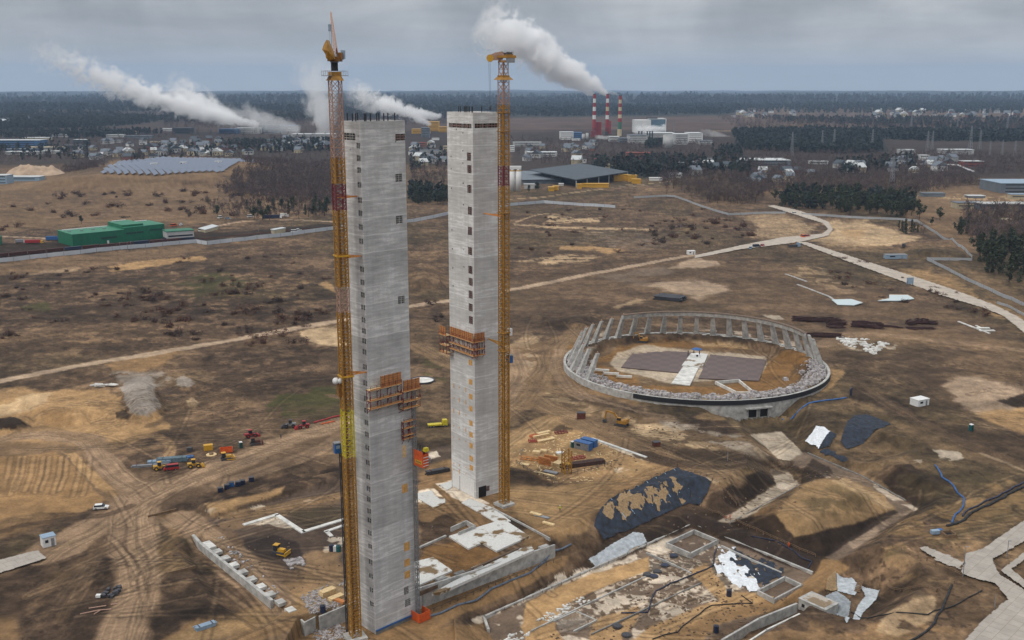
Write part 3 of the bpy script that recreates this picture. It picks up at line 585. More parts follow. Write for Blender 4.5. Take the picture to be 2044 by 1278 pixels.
for cx_, cy_, rx_, ry_, n_, a0_ in [(150, 1180, 120, 60, 16, 40), (120, 860, 110, 40, 14, 20), (300, 960, 60, 50, 8, 60), (260, 1120, 30, 80, 10, 85), (450, 1120, 70, 50, 8, -45), (560, 1030, 90, 30, 8, 10), (1110, 720, 60, 50, 14, 60), (1060, 800, 50, 30, 8, 0), (1180, 1000, 90, 40, 10, 35), (1250, 860, 80, 30, 8, -20), (1700, 700, 160, 30, 10, 0), (1900, 790, 120, 50, 10, -20), (400, 860, 200, 40, 10, 15), (500, 750, 120, 40, 8, 15), (900, 1000, 50, 30, 6, -35), (1250, 1180, 180, 40, 8, 25), (1560, 750, 40, 30, 8, 70), (1450, 900, 80, 30, 8, -15), (1800, 1050, 100, 50, 10, 20), (1850, 560, 120, 40, 6, -25), (300, 520, 200, 30, 6, 5), (1250, 500, 200, 50, 8, 10)]:
    for _ in range(n_):
        g = G(cx_ + _r.uniform(-rx_, rx_), cy_ + _r.uniform(-ry_, ry_)); an = R(a0_ + _r.gauss(0, 25)); cu = _r.uniform(-.05, .05); P_ = [g]
        for _i in range(_r.randint(8, 22)): an += cu; g = (g[0] + 4 * math.cos(an), g[1] + 4 * math.sin(an)); P_.append(g)
        TRK.append((P_, 2))
for x_ in (14, 31, 40, 58, 77, 89, 112, 124, 150, 168): TRK.append(([G(x_ * 1.02 + 8, 912), G(x_ * 1.05, 950), G(x_ * 1.05 - 12, 975 + x_ % 17)], 1))
def paint(x, y, z, px, py):
    r = np.hypot(x, y)
    n1 = fbm(x / 38, y / 38, 5, 41, .6)[:, None]; n2 = fbm(x / 9 + 40, y / 16, 4, 42)[:, None]; n3 = fbm(x / 130, y / 130, 3, 43)[:, None]
    A = lambda k: np.array(CC[k], float)[None, :]
    c = A('u') * (1 - sst(.3, .7, n1)) + A('B') * sst(.3, .7, n1)
    c = c + (A('D') - c) * sst(.45, .66, n2) * .55
    c = c + (A('O') - c) * sst(.52, .7, n3) * .45
    c = c + (A('T') - c) * (sst(.56, .7, fbm(x / 60, y / 60, 4, 44)) * .5)[:, None]
    wx = fbm(x / 14, y / 14, 4, 51) * 2 - 1; wy = fbm(x / 14, y / 14, 4, 52) * 2 - 1
    w2x = fbm(x / 2.6, y / 2.6, 4, 53, .6) * 2 - 1; w2y = fbm(x / 2.6, y / 2.6, 4, 54, .6) * 2 - 1
    mx = vn(px / 30, py / 5, 61); gx = fbm(x / 7, y / 7, 4, 62)
    far = sst(900, 2500, r); g2 = fbm(x / 260, y / 260, 4, 63); wx2 = fbm(x / 400, y / 400, 3, 64) * 2 - 1
    raw = np.ones(len(x)); gf = fbm(x / 2.8, y / 2.8, 4, 66, .55)
    for col, P, so, wp, al, pa in PAINT:
        Pa = np.array(P, float); x0, y0 = Pa.min(0) - 4 * wp - so * 2; x1, y1 = Pa.max(0) + 4 * wp + so * 2
        k = np.nonzero((px > x0) & (px < x1) & (py > y0) & (py < y1))[0]
        if not len(k): continue
        so2 = min(wp, 6) * 1.2; f = far[k]; wxx = wx[k] * (1 - f) + wx2[k] * f * 2; wyy = wy[k] * (1 - f) + wx2[k] * f * .4
        d = sdp(px[k] + wxx * wp * 3 + w2x[k] * so2, py[k] + wyy * wp * 1.3 + w2y[k] * so2 * .5, P)
        a = al * (1 - sst(-so, so, d))
        if pa:
            g = (gx[k] if pa > 0 else gf[k]) * (1 - f) + g2[k] * f; th = .5 + (.5 - abs(pa)) * .5
            a = a * sst(th - .03, th + .03, g)
        c[k] += (A(col) - c[k]) * a[:, None]
        if col not in 'VDBOn': raw[k] *= 1 - a
    for col, P, w, al, st in STROKES:
        if w < 1: continue
        Q = [G(*p) for p in P]; best = np.full(len(x), 1e9); off = np.zeros(len(x)); side = np.zeros(len(x))
        Qa = np.array(Q); k = np.nonzero((x > Qa[:, 0].min() - 2 * w) & (x < Qa[:, 0].max() + 2 * w) & (y > Qa[:, 1].min() - 2 * w) & (y < Qa[:, 1].max() + 2 * w))[0]
        if not len(k): continue
        X, Y = x[k], y[k]; bd = np.full(len(k), 1e9); so = np.zeros(len(k))
        # smooth the polyline
        pts = []
        for i in range(len(Q) - 1):
            p0 = Q[max(i - 1, 0)]; p1 = Q[i]; p2 = Q[i + 1]; p3 = Q[min(i + 2, len(Q) - 1)]
            for t in np.linspace(0, 1, 5)[:-1]:
                pts.append([.5 * (2 * b + (c_ - a) * t + (2 * a - 5 * b + 4 * c_ - d_) * t * t + (3 * b - a - 3 * c_ + d_) * t ** 3) for a, b, c_, d_ in zip(p0, p1, p2, p3)])
        pts.append(Q[-1])
        for (ax, ay), (bx, by) in zip(pts[:-1], pts[1:]):
            ex, ey = bx - ax, by - ay; l2 = ex * ex + ey * ey + 1e-9
            t = np.clip(((X - ax) * ex + (Y - ay) * ey) / l2, 0, 1)
            dd = np.hypot(X - ax - ex * t, Y - ay - ey * t); m = dd < bd; bd = np.where(m, dd, bd)
            so = np.where(m, ((X - ax) * ey - (Y - ay) * ex) / math.sqrt(l2), so)
        wob = (wx[k]) * w * .12
        a = al * (1 - sst(w * .38, w * .56, bd + wob * 2)); raw[k] *= 1 - a
        c[k] += (A(col) - c[k]) * a[:, None]
        if st:
            s_ = so + wob * 1.2; q = vn(s_ * 1.5 + 31, (X + Y) * .035, 7); q2 = vn(s_ * 3.1 + 5, (X - Y) * .05, 8)
            e = sst(.52, .8, q) * a * .38; e2 = sst(.55, .8, q2) * a * .5
            c[k] += (A('D') - c[k]) * e[:, None] * .8; c[k] += (A('L') - c[k]) * e2[:, None] * .6
    # tyre marks
    for P_, w_ in TRK:
        Qa = np.array(P_); k = np.nonzero((x > Qa[:, 0].min() - 3) & (x < Qa[:, 0].max() + 3) & (y > Qa[:, 1].min() - 3) & (y < Qa[:, 1].max() + 3))[0]
        if not len(k): continue
        X, Y = x[k], y[k]; bd = np.full(len(k), 1e9)
        for (ax, ay), (bx, by) in zip(P_[:-1], P_[1:]):
            ex, ey = bx - ax, by - ay; t = np.clip(((X - ax) * ex + (Y - ay) * ey) / (ex * ex + ey * ey + 1e-9), 0, 1); bd = np.minimum(bd, np.hypot(X - ax - ex * t, Y - ay - ey * t))
        a = (1 - sst(.2, .55, np.abs(bd - 1.05))) * .2; a2 = (1 - sst(.1, .8, bd)) * .14
        c[k] += (A('V') - c[k]) * a[:, None]; c[k] += (A('L') - c[k]) * a2[:, None]
    # general wear: fine streaks
    v = (fbm(x / 3.2, y / 3.2, 4, 71, .7) - .5)[:, None] * (1 - far)[:, None]
    rw = raw[:, None] * .6 + .4; c = c * (1 + v * .8 * rw)
    v = (fbm(x / 30, y / 11, 5, 73, .62) - .5)[:, None] * (1 - far)[:, None]
    c = c * (1 + v * .7 * rw)
    tf = sst(.62, .72, fbm(x / 1.6, y / 1.6, 3, 74, .6))[:, None] * sst(.4, .6, n2)
    c = c + (A('V') - c) * tf * .5 * (1 - far)[:, None] * raw[:, None]
    v = (fbm(x / 80, y / 80, 4, 72, .6) - .5)[:, None] * far[:, None]
    c = c * (1 + v * .5)
    g = c.mean(1, keepdims=True); c = g + (c - g) * .82; c = np.clip(c * np.array([[.96, .92, .87]]), 8, 245) / 255; l = ((c + .055) / 1.055) ** 2.4; w_ = l.mean(1, keepdims=True)
    return l * (w_ / .12) ** .2 * np.array([[.98, .925, .86]])

m_gr = bpy.data.materials.new('earth'); m_gr.use_nodes = True; N, L, M, MIX, RAMP, NOI = nodes(m_gr.node_tree)
o = N('ShaderNodeOutputMaterial'); b = N('ShaderNodeBsdfPrincipled'); L(b.outputs[0], o.inputs[0]); b.inputs['Roughness'].default_value = .95
b.inputs['Specular IOR Level'].default_value = .2
at = N('ShaderNodeAttribute', attribute_name='Col'); tc = N('ShaderNodeTexCoord')
na = NOI(tc.outputs['Object'], 1.1, 8, .65); nb = NOI(tc.outputs['Object'], .09, 6, .6, .6)
k = M('MULTIPLY', M('ADD', .42, M('MULTIPLY', na, .86)), M('ADD', .66, M('MULTIPLY', nb, .68)))
sc_ = N('ShaderNodeVectorMath', operation='SCALE'); L(at.outputs['Color'], sc_.inputs[0]); L(k, sc_.inputs[3]); L(sc_.outputs[0], b.inputs['Base Color'])
bp = N('ShaderNodeBump'); bp.inputs['Strength'].default_value = .8; bp.inputs['Distance'].default_value = .5
L(NOI(tc.outputs['Object'], .7, 7, .62), bp.inputs['Height']); L(bp.outputs[0], b.inputs['Normal'])

def build_ground():
    an = np.concatenate([np.arange(-180, -32, 4.0), np.arange(-32, -27.5, .25), np.arange(-27.5, 27.5, .046), np.arange(27.5, 32, .25), np.arange(32, 180, 4.0)])
    pys = np.arange(1345, 190, -1.55); v = (639 - pys) / F; rr = [ -(-H) * (math.cos(TH) + q * math.sin(TH)) / (math.sin(TH) - q * math.cos(TH)) for q in v]
    r = np.concatenate([[2, 30, 80, 130, 170, 200], [q for q in rr if 205 < q < 9000]]); e = np.geomspace(r[-1] * 1.03, 30000, 60); r = np.concatenate([r, e])
    na_, nr = len(an), len(r); A_, R_ = np.meshgrid(np.radians(an), r); x = (R_ * np.sin(A_)).ravel(); y = (R_ * np.cos(A_)).ravel()
    z_ = hgt(x, y); f = y * math.cos(TH) - (z_ - H) * math.sin(TH)
    px, py = PX(x, y, z_); px = np.where(f > 20, px, -9999); py = np.where(f > 20, py, -9999)
    col = np.zeros((len(x), 3)); CH = 200000
    for i in range(0, len(x), CH): s_ = slice(i, i + CH); col[s_] = paint(x[s_], y[s_], z_[s_], px[s_], py[s_])
    idx = np.arange(na_ * nr).reshape(nr, na_); a = idx[:-1]; b_ = idx[1:]; a2 = np.roll(a, -1, 1); b2 = np.roll(b_, -1, 1)
    q = np.stack([a, a2, b2, b_], -1).reshape(-1, 4)[:, ::-1]
    o = npmesh('ground', np.stack([x, y, z_], 1), q, m_gr, smooth=True, col=col); o['kind'] = 'structure'
    return o
import time; _t = time.time(); ground = build_ground(); print('ground', time.time() - _t)
# ---------------------------------------------------------------- materials for the site
def concrete(name, c, band=4.0, dark=.5, zoff=0):
    m = bpy.data.materials.new(name); m.use_nodes = True; N, L, M, MIX, RAMP, NOI = nodes(m.node_tree)
    o = N('ShaderNodeOutputMaterial'); b = N('ShaderNodeBsdfPrincipled'); L(b.outputs[0], o.inputs[0]); b.inputs['Roughness'].default_value = .9
    tc = N('ShaderNodeTexCoord'); P_ = tc.outputs['Object']; s = N('ShaderNodeSeparateXYZ'); L(P_, s.inputs[0])
    def mp(sc): q = N('ShaderNodeMapping'); q.inputs['Scale'].default_value = sc; L(P_, q.inputs[0]); return q.outputs[0]
    zz = M('ADD', s.outputs[2], M('MULTIPLY', NOI(mp((.25, .25, .1)), 1, 3), .5))
    lay = M('FLOOR', M('DIVIDE', M('ADD', zz, zoff), band)); cb = N('ShaderNodeCombineXYZ'); L(lay, cb.inputs[2])
    wn = N('ShaderNodeTexWhiteNoise', noise_dimensions='3D'); L(cb.outputs[0], wn.inputs[0])
    fr = M('FRACT', M('DIVIDE', M('ADD', zz, zoff), band))
    joint = M('LESS_THAN', fr, .07)
    hb_ = NOI(mp((.12, .12, .9)), 1.6, 6, .65)         # horizontal pour banding
    vs = NOI(mp((.8, .8, .035)), 1.0, 4, .55)          # vertical run marks
    bl = NOI(mp((.2, .2, .14)), 1.0, 5, .6)            # large blotches
    fine = NOI(P_, 3, 5, .7)
    t = M('ADD', M('MULTIPLY', hb_, .72), M('ADD', M('MULTIPLY', vs, .20), M('ADD', M('MULTIPLY', bl, .38), M('ADD', M('MULTIPLY', wn.outputs[0], .16), M('MULTIPLY', fine, .22)))))
    l = lin(c); d = tuple(v * dark for v in l); w_ = tuple(min(v * 1.35, .75) for v in l)
    base = RAMP(t, (.66, d), (.89, l), (1.12, w_))
    st = RAMP(NOI(mp((1.9, 1.9, .022)), 1.5, 3, .5), (.68, 0.0), (.72, 1.0))
    base = MIX(M('MULTIPLY', st, .35), base, w_)
    jm = M('MULTIPLY', M('MULTIPLY', joint, M('GREATER_THAN', wn.outputs[0], .45)), M('MULTIPLY', NOI(mp((.3, .3, .3)), 1, 2), 1.1), clamp=True)
    L(MIX(jm, base, w_), b.inputs['Base Color'])
    bp = N('ShaderNodeBump'); bp.inputs['Strength'].default_value = .4; bp.inputs['Distance'].default_value = .08
    L(M('ADD', hb_, fine), bp.inputs['Height']); L(bp.outputs[0], b.inputs['Normal'])
    return m
mC1 = concrete('pylon_concrete', (190, 189, 187), 4.1, .66); mC2 = concrete('pylon_concrete_pale', (200, 198, 195), 4.3, .74, 1.7)
mCw = mat('old_concrete', (172, 170, 165), .9, .35, .5, bump=.05, stretch=(1, 1, 1)); mCd = mat('wet_concrete', (120, 118, 114), .8, .35, .5)
mWC = mat('dry_slab', (206, 204, 198), .9, .3, .35)
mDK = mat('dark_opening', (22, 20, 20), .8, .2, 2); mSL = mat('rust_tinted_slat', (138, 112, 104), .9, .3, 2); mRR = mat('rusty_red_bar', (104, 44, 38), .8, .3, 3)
mPL = mat('plywood', (192, 124, 68), .75, .28, 1.1); mPL3 = mat('golden_plywood', (208, 158, 88), .75, .28, 1.1); mPL2 = mat('pale_timber', (214, 186, 138), .75, .22, 1.3); mRS = mat('red_steel', (122, 42, 44), .6, .3, 2)
mYA = mat('amber_paint', (162, 116, 38), .55, .35, 1.2); mYD = mat('brown_amber_paint', (134, 92, 40), .6, .35, 1.1); mYB = mat('bright_yellow_paint', (196, 178, 34), .5, .2, 1.5)
mPK = mat('faded_pink_steel', (168, 134, 116), .7, .2, 2); mRD = mat('dark_red_paint', (112, 40, 48), .5, .2, 1.5)
mBK = mat('black_rubber', (30, 31, 34), .7, .3, 2); mGY = mat('grey_steel', (140, 142, 146), .5, .25, 2, metal=.3); mDG = mat('dark_steel', (62, 62, 66), .6, .3, 2)
mWH = mat('white_paint', (220, 220, 218), .5, .12, 1.5); mBL = mat('blue_paint', (42, 92, 150), .5, .25, 1.5); mLB = mat('pale_blue_paint', (136, 158, 176), .5, .15, 1.5)
mTI = mat('orange_tie', (206, 134, 66), .6, .3, 2); mOR = mat('orange_paint', (206, 88, 34), .55, .25, 1.5); mYE = mat('yellow_paint', (198, 150, 38), .5, .2, 1.5); mRE = mat('red_paint', (158, 40, 42), .5, .2, 1.5)
mGRN = mat('green_cladding', (14, 104, 74), .55, .18, .3, stretch=(1, 1, 1)); mGRD = mat('dark_green_paint', (24, 66, 56), .6, .2, 2); mTEAL = mat('teal_plastic', (22, 84, 88), .5, .2, 2)
mNB = mat('navy_plastic', (30, 40, 66), .5, .25, 2); mTAR = mat('blue_black_liner', (34, 46, 64), .75, .4, .5, c2=(12, 16, 24)); mGLS = mat('dark_glass', (38, 46, 54), .15, .2, 2)
mRUST = mat('rust', (92, 50, 38), .9, .35, 1); mWD = mat('weathered_wood', (120, 96, 72), .9, .3, 2)

# ---------------------------------------------------------------- the two pylons
class Tower:
    def __init__(s, n, l, r, z0, top_py, ln=None, rn=None):
        s.N = Vector((*G(*n, z0), 0)); Lp = Vector((*G(*l, z0), 0)); Rp = Vector((*G(*r, z0), 0)); s.z0 = z0
        if rn is None: s.eu = (Rp - s.N).normalized(); s.ew = Vector((-s.eu.y, s.eu.x, 0)); s.A = (Rp - s.N).length; s.B = ln
        else: s.ew = (Lp - s.N).normalized(); s.eu = Vector((s.ew.y, -s.ew.x, 0)); s.B = (Lp - s.N).length; s.A = rn
        lo, hi = 50., 200.
        for i in range(40):
            m = (lo + hi) / 2
            if PX(s.N.x, s.N.y, m)[1] > top_py: lo = m
            else: hi = m
        s.zt = lo; s.rz = math.atan2(s.eu.y, s.eu.x)
    def hit(s, px, py, face):
        u = (px - 1022) / F; v = (639 - py) / F; d = Vector((u, math.cos(TH) + v * math.sin(TH), -math.sin(TH) + v * math.cos(TH)))
        n = s.ew if face == 'R' else s.eu; o = Vector((0, 0, H)); t = (s.N - Vector((0, 0, 0))).dot(n) / d.dot(n); p = o + d * t
        return (p - s.N).dot(s.eu if face == 'R' else s.ew), p.z
    def w(s, a, out, z, face='R'):
        if face == 'R': q = s.N + s.eu * a - s.ew * out
        else: q = s.N + s.ew * a - s.eu * out
        return Vector((q.x, q.y, z))
    def build(s, name, label, cm, holes, extra):
        root = thing(name, label, 'tower', (s.N.x, s.N.y, s.z0), s.rz)      # local x = right face, local y = left face
        A, B, Z = s.A, s.B, s.zt - s.z0; mb = MB()
        for face in ('R', 'L'):
            Wd = A if face == 'R' else B; op = [h for h in holes if h[0] == face]
            us = sorted({0, Wd} | {round(min(max(h[1 + 2 * i], .2), Wd - .2), 3) for h in op for i in (0, 1)})
            zs = sorted({0, Z} | {round(h[2 + 2 * i] - s.z0, 3) for h in op for i in (0, 1)} | {0, Z})
            def pt(a, out, z_): return (a, -out, z_) if face == 'R' else (-out, a, z_)
            def quad(a, b, c, d_): mb.add([a, b, c, d_] if face == 'R' else [d_, c, b, a], [(0, 1, 2, 3)])
            for j in range(len(zs) - 1):
                zc = (zs[j] + zs[j + 1]) / 2; row = [h for h in op if h[2] - s.z0 < zc < h[4] - s.z0]; i = 0
                if not row: quad(pt(0, 0, zs[j]), pt(Wd, 0, zs[j]), pt(Wd, 0, zs[j + 1]), pt(0, 0, zs[j + 1])); continue
                for i in range(len(us) - 1):
                    uc = (us[i] + us[i + 1]) / 2
                    if not any(min(h[1], h[3]) < uc < max(h[1], h[3]) for h in row): quad(pt(us[i], 0, zs[j]), pt(us[i + 1], 0, zs[j]), pt(us[i + 1], 0, zs[j + 1]), pt(us[i], 0, zs[j + 1])); continue
                    a, b_, c, d_ = us[i], us[i + 1], zs[j], zs[j + 1]; k = -.45
                    quad(pt(a, 0, c), pt(b_, 0, c), pt(b_, k, c), pt(a, k, c)); quad(pt(a, k, d_), pt(b_, k, d_), pt(b_, 0, d_), pt(a, 0, d_))
                    quad(pt(a, 0, c), pt(a, k, c), pt(a, k, d_), pt(a, 0, d_)); quad(pt(b_, k, c), pt(b_, 0, c), pt(b_, 0, d_), pt(b_, k, d_))
        mb.add([(A, 0, 0), (A, B, 0), (A, B, Z), (A, 0, Z)], [(0, 1, 2, 3)]); mb.add([(A, B, 0), (0, B, 0), (0, B, Z), (A, B, Z)], [(0, 1, 2, 3)])
        t_ = .5; zi = Z - 1.6   # hollow top
        ou = [(0, 0), (A, 0), (A, B), (0, B)]; inn = [(t_, t_), (A - t_, t_), (A - t_, B - t_), (t_, B - t_)]
        for i in range(4):
            j = (i + 1) % 4
            mb.add([(*ou[i], Z), (*ou[j], Z), (*inn[j], Z), (*inn[i], Z)], [(0, 1, 2, 3)]); mb.add([(*inn[i], zi), (*inn[i], Z), (*inn[j], Z), (*inn[j], zi)], [(0, 1, 2, 3)])
        mb.add([(*q, zi) for q in inn], [(0, 1, 2, 3)])
        mb.build('wall', cm, root)
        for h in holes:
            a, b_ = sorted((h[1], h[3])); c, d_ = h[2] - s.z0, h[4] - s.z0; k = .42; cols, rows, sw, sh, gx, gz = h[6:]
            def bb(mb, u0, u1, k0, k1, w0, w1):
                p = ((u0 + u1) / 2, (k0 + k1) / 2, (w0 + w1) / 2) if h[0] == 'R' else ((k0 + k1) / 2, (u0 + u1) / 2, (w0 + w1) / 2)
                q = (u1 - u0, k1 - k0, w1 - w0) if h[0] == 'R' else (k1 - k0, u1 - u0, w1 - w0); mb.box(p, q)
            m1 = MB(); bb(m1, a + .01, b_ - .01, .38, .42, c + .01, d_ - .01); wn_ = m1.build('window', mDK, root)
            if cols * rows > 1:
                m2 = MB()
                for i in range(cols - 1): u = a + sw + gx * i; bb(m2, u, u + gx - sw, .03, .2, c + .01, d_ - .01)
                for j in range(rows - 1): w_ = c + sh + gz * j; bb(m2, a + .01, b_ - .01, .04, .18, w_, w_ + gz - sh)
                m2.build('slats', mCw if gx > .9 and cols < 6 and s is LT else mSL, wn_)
        for a, b_ in extra:       # starter bars on the rim
            MB().box((a, b_, Z + .8), (.19, .19, 2.0)).build('starter_bar', mBK, root)
        return root
def slots(T, face, px, py, cols, rows, sw, sh, gx, gz, gid):
    a0, z0_ = T.hit(px, py, face); hw = ((cols - 1) * gx + sw) / 2; hh = ((rows - 1) * gz + sh) / 2
    return [(face, a0 - hw, z0_ - hh, a0 + hw, z0_ + hh, gid, cols, rows, sw, sh, gx, gz)]
LT = Tower((751, 1267), (723, 1248), (830, 1232), -4.5, 243, ln=7.3)
RT = Tower((950, 996), (902, 970), (996, 990), 0, 225, rn=10.2)
hl = []
ys = [291, 316, 340, 369.5, 400, 426, 453.7, 482, 538, 564, 589, 614, 639, 661, 681, 703, 732.6, 765, 796, 820, 844, 867.5, 894, 924, 952, 976, 997, 1020.5, 1039, 1064, 1091, 1122, 1150, 1178, 1206]
for i, y in enumerate(ys): hl += slots(LT, 'L', 715.5 + (y - 291) * .0292, y, 2, 2, .62, .58, .92, .72, 'w%d' % i)
hl += slots(LT, 'L', 697, 273, 4, 3, 1.1, .38, 1.25, .6, 'top')
hl += slots(LT, 'R', 799, 274, 4, 3, .62, .38, .76, .6, 'topr')
for i, (x, y) in enumerate([(796, 355), (797, 438.5), (801, 598.5)]): hl += slots(LT, 'R', x, y, 2, 4, .9, .34, 1.1, .5, 'r%d' % i)
hl += slots(LT, 'R', 811, 1179, 1, 5, 1.6, .28, 1, .46, 'b0') + slots(LT, 'R', 814, 1203, 2, 4, .85, .34, 1.0, .55, 'b1')
for i, (x, y) in enumerate([(716, 272), (699, 299), (790, 283)]): hl += slots(LT, 'LLR'[i], x, y, 1, 1, .3, .35, 1, 1, 's%d' % i)
hr = []
for i, (x, y) in enumerate([(936, 313), (937, 338), (937, 377.5), (938, 421), (938, 461.5), (938.5, 501.5), (939, 539), (939.5, 563), (939.5, 588.5), (939.5, 614), (940, 639.5)]):
    hr += slots(RT, 'L', x, y, 3, 4, .62, .5, .8, .66, 'w%d' % i)
hr += slots(RT, 'L', 918, 251, 11, 2, .9, .55, 1.15, .8, 'tl') + slots(RT, 'R', 970.5, 251, 8, 2, .85, .55, 1.1, .8, 'tr')
for i, (x, y) in enumerate([(900.5, 313), (900.5, 337), (901, 376), (924, 265.5), (924, 301), (924, 326), (924.5, 366), (925, 409), (902, 459), (903, 497), (904, 535), (904.5, 571), (911, 258.5), (925.5, 498), (926, 533)]):
    hr += slots(RT, 'L', x, y, 1, 1, .5, .5, 1, 1, 's%d' % i)
hr += slots(RT, 'R', 972.5, 976, 1, 4, 2.0, .25, 1, .55, 'lv'); hr += slots(RT, 'L', 941, 980, 1, 1, 1.9, 1.3, 1, 1, 'bw')
LTo = LT.build('boiler_pylon', 'darker concrete pylon in front, between the yellow crane and the red goods hoist', mC1, hl,
               [(a, b) for a, b in [(.3, 3.3), (.3, 2), (1.5, .3), (1.9, .3), (3.2, .3), (5.0, .3), (5.6, .3), (7, .3), (8.2, .3), (10.2, .3), (1.5, 7), (4.4, 7)]])
RTo = RT.build('boiler_pylon', 'paler concrete pylon further back with its crane on the right side', mC2, hr,
               [(.3, 8), (.3, 7), (.3, 5), (.3, 4.4), (.3, 3.8), (.3, 3), (.3, 2.2), (.3, .9), (.3, .6), (3.5, .3)])
# plywood closing the unfinished openings
def panel(T, root, face, px, py, w_, h_, m, name='plywood_panel'):
    a, z_ = T.hit(px, py, face); mb = MB()
    if face == 'R': mb.box((a, -.035, z_ - T.z0), (w_, .05, h_))
    else: mb.box((-.035, a, z_ - T.z0), (.05, w_, h_))
    return mb.build(name, m, root)
for p in [(808, 975), (812, 1091), (812.5, 1123), (813, 1147)]: panel(LT, LTo, 'R', *p, 1.7, 2.3 if p[1] < 1110 else 2.0, mPL3)
panel(LT, LTo, 'R', 807, 901, 1.2, 3.2, mPL2)
for y in (724, 762.6, 791.8, 816, 845, 868, 889.7, 915.5, 934): panel(RT, RTo, 'L', 939.5 + (y - 762) * .008, y, 1.9, 1.75, mPL3)
random.seed(5)
for y in (770, 795, 820, 850, 873, 925, 938):
    for x in (906, 917, 930): panel(RT, RTo, 'L', x, y + (x - 906) * .35, .42, random.choice([.4, .55, 1.5]), mPL3)
mb = MB(); mb.box((-.03, 7.2, 3.2), (.05, 12.6, 5.9)); mb.build('white_base_panel', mWH, RTo)
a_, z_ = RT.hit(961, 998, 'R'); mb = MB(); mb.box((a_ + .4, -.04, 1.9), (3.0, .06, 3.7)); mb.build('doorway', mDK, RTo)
mb = MB(); a0, z0a = RT.hit(918, 951, 'L'); mb.box((-.09, a0, 2.6), (.06, .12, 5)).build('door_seam', mDG, RTo)
# blue membrane strip and pit kerb round the foot of the front pylon
mb = MB(); mb.box((LT.A / 2, -.2, 1.1), (LT.A + .3, .3, .35)).build('membrane_strip', mBL, LTo)
mb = MB(); mb.box((LT.A / 2 - .1, -.12, .35), (LT.A + .1, .2, .9)).build('footing', mCd, LTo)
# ---------------------------------------------------------------- lattice cranes
def lattice(mb, w, z0, z1, seg, leg=.2, dia=.1, xtype=0):
    h = w / 2; c = [(-h, -h), (h, -h), (h, h), (-h, h)]; n = max(1, round((z1 - z0) / seg)); s = (z1 - z0) / n
    for x, y in c: mb.box((x, y, (z0 + z1) / 2), (leg, leg, z1 - z0))
    for k in range(n):
        za = z0 + k * s; zb = za + s
        for i in range(4):
            a, b_ = c[i], c[(i + 1) % 4]; mb.bar((*a, za + leg), (*b_, za + leg), dia)
            p, q = (a, b_) if (k + i * xtype) % 2 == 0 else (b_, a)
            mb.bar((*p, za), (*q, zb), dia)
            if xtype: mb.bar((*q, za), (*p, zb), dia * .8)
def crane_mast(root, w, z0, z1, secs, step=6.0):
    """mast of stacked sections, each a part"""
    z_ = z0; cache = {}
    while z_ < z1 - .1:
        e = min(z_ + step, z1); m = mYA
        for lo, hi, mm in secs:
            if lo <= (z_ + e) / 2 < hi: m = mm
        key = (round(e - z_, 2), m.name)
        if key not in cache:
            mb = MB(); lattice(mb, w, 0, e - z_, 1.5 if m is not mPK else 2.2, .26 if m is not mPK else .2, .12, 1); cache[key] = mb.build('mast_section', m, root); o = cache[key]
            if m not in (mPK, mRD):
                k = MB(); k.box((0, w * .5 - .5, (e - z_) / 2), (.55, .1, e - z_)); k.box((0, w * .5 - .35, (e - z_) * .55), (w * .8, .5, .08)); k.build('ladder', mYD, o)
        else: o = cache[key].copy(); COL.objects.link(o); o.parent = root; [COL.objects.link(q) or setattr(q, 'parent', o) for q in [c.copy() for c in cache[key].children]]
        o.location = (0, 0, z_); z_ = e
def zat(x, y, py):
    lo, hi = -20., 220.
    for i in range(40):
        m = (lo + hi) / 2
        if PX(x, y, m)[1] > py: lo = m
        else: hi = m
    return lo
# front crane, luffing jib pointing away
cx, cyy = G(709.5, 1274, -4.6); g0 = -4.6
LC = thing('tower_crane', 'taller amber crane with dark slewing drum and leaf-shaped counterweight beside the near pylon', 'crane', (cx, cyy, g0), R(28))
Z = lambda py: zat(cx, cyy, py) - g0
MB().box((0, 0, .3), (5, 5, .9)).build('foundation_block', mCw, LC)
crane_mast(LC, 2.35, .7, Z(160), [(Z(900), Z(835), mYB), (Z(640), Z(605), mYB), (Z(605), Z(570), mPK), (Z(414), Z(378), mRD), (Z(290), Z(200), mPK), (Z(200), Z(150), mPK)], 6)
k = MB(); k.box((0, 0, Z(157)), (3.2, 3.2, .9), taper=.72); k.box((0, 0, Z(149)), (2.3, 2.3, 1.2)); k.build('climbing_collar', mYA, LC)
for sx_ in (-1, 1):
    k = MB(); a = sx_ * 2.0
    k.box((a * .95, 0, Z(151.5)), (1.6, 3.0, .12))
    for q in (-1.4, 0, 1.4):
        for e in (-.7, .7): k.box((a * .95 + e, q, Z(147)), (.06, .06, 1.1))
    for e in (-.7, .7): k.box((a * .95 + e, 0, Z(142)), (.06, 3, .06))
    for q in (-1.45, 1.45): k.box((a * .95, q, Z(142)), (1.45, .06, .06))
    k.build('platform_railing', mGY, LC)
MB().cyl((0, 0, Z(142)), (0, 0, Z(125)), .78, .78, 14).build('slewing_drum', mBK, LC)
k = MB(); k.cyl((0, 0, Z(125)), (0, 0, Z(121.5)), .95, .95, 14); k.build('slewing_ring', mGY, LC)
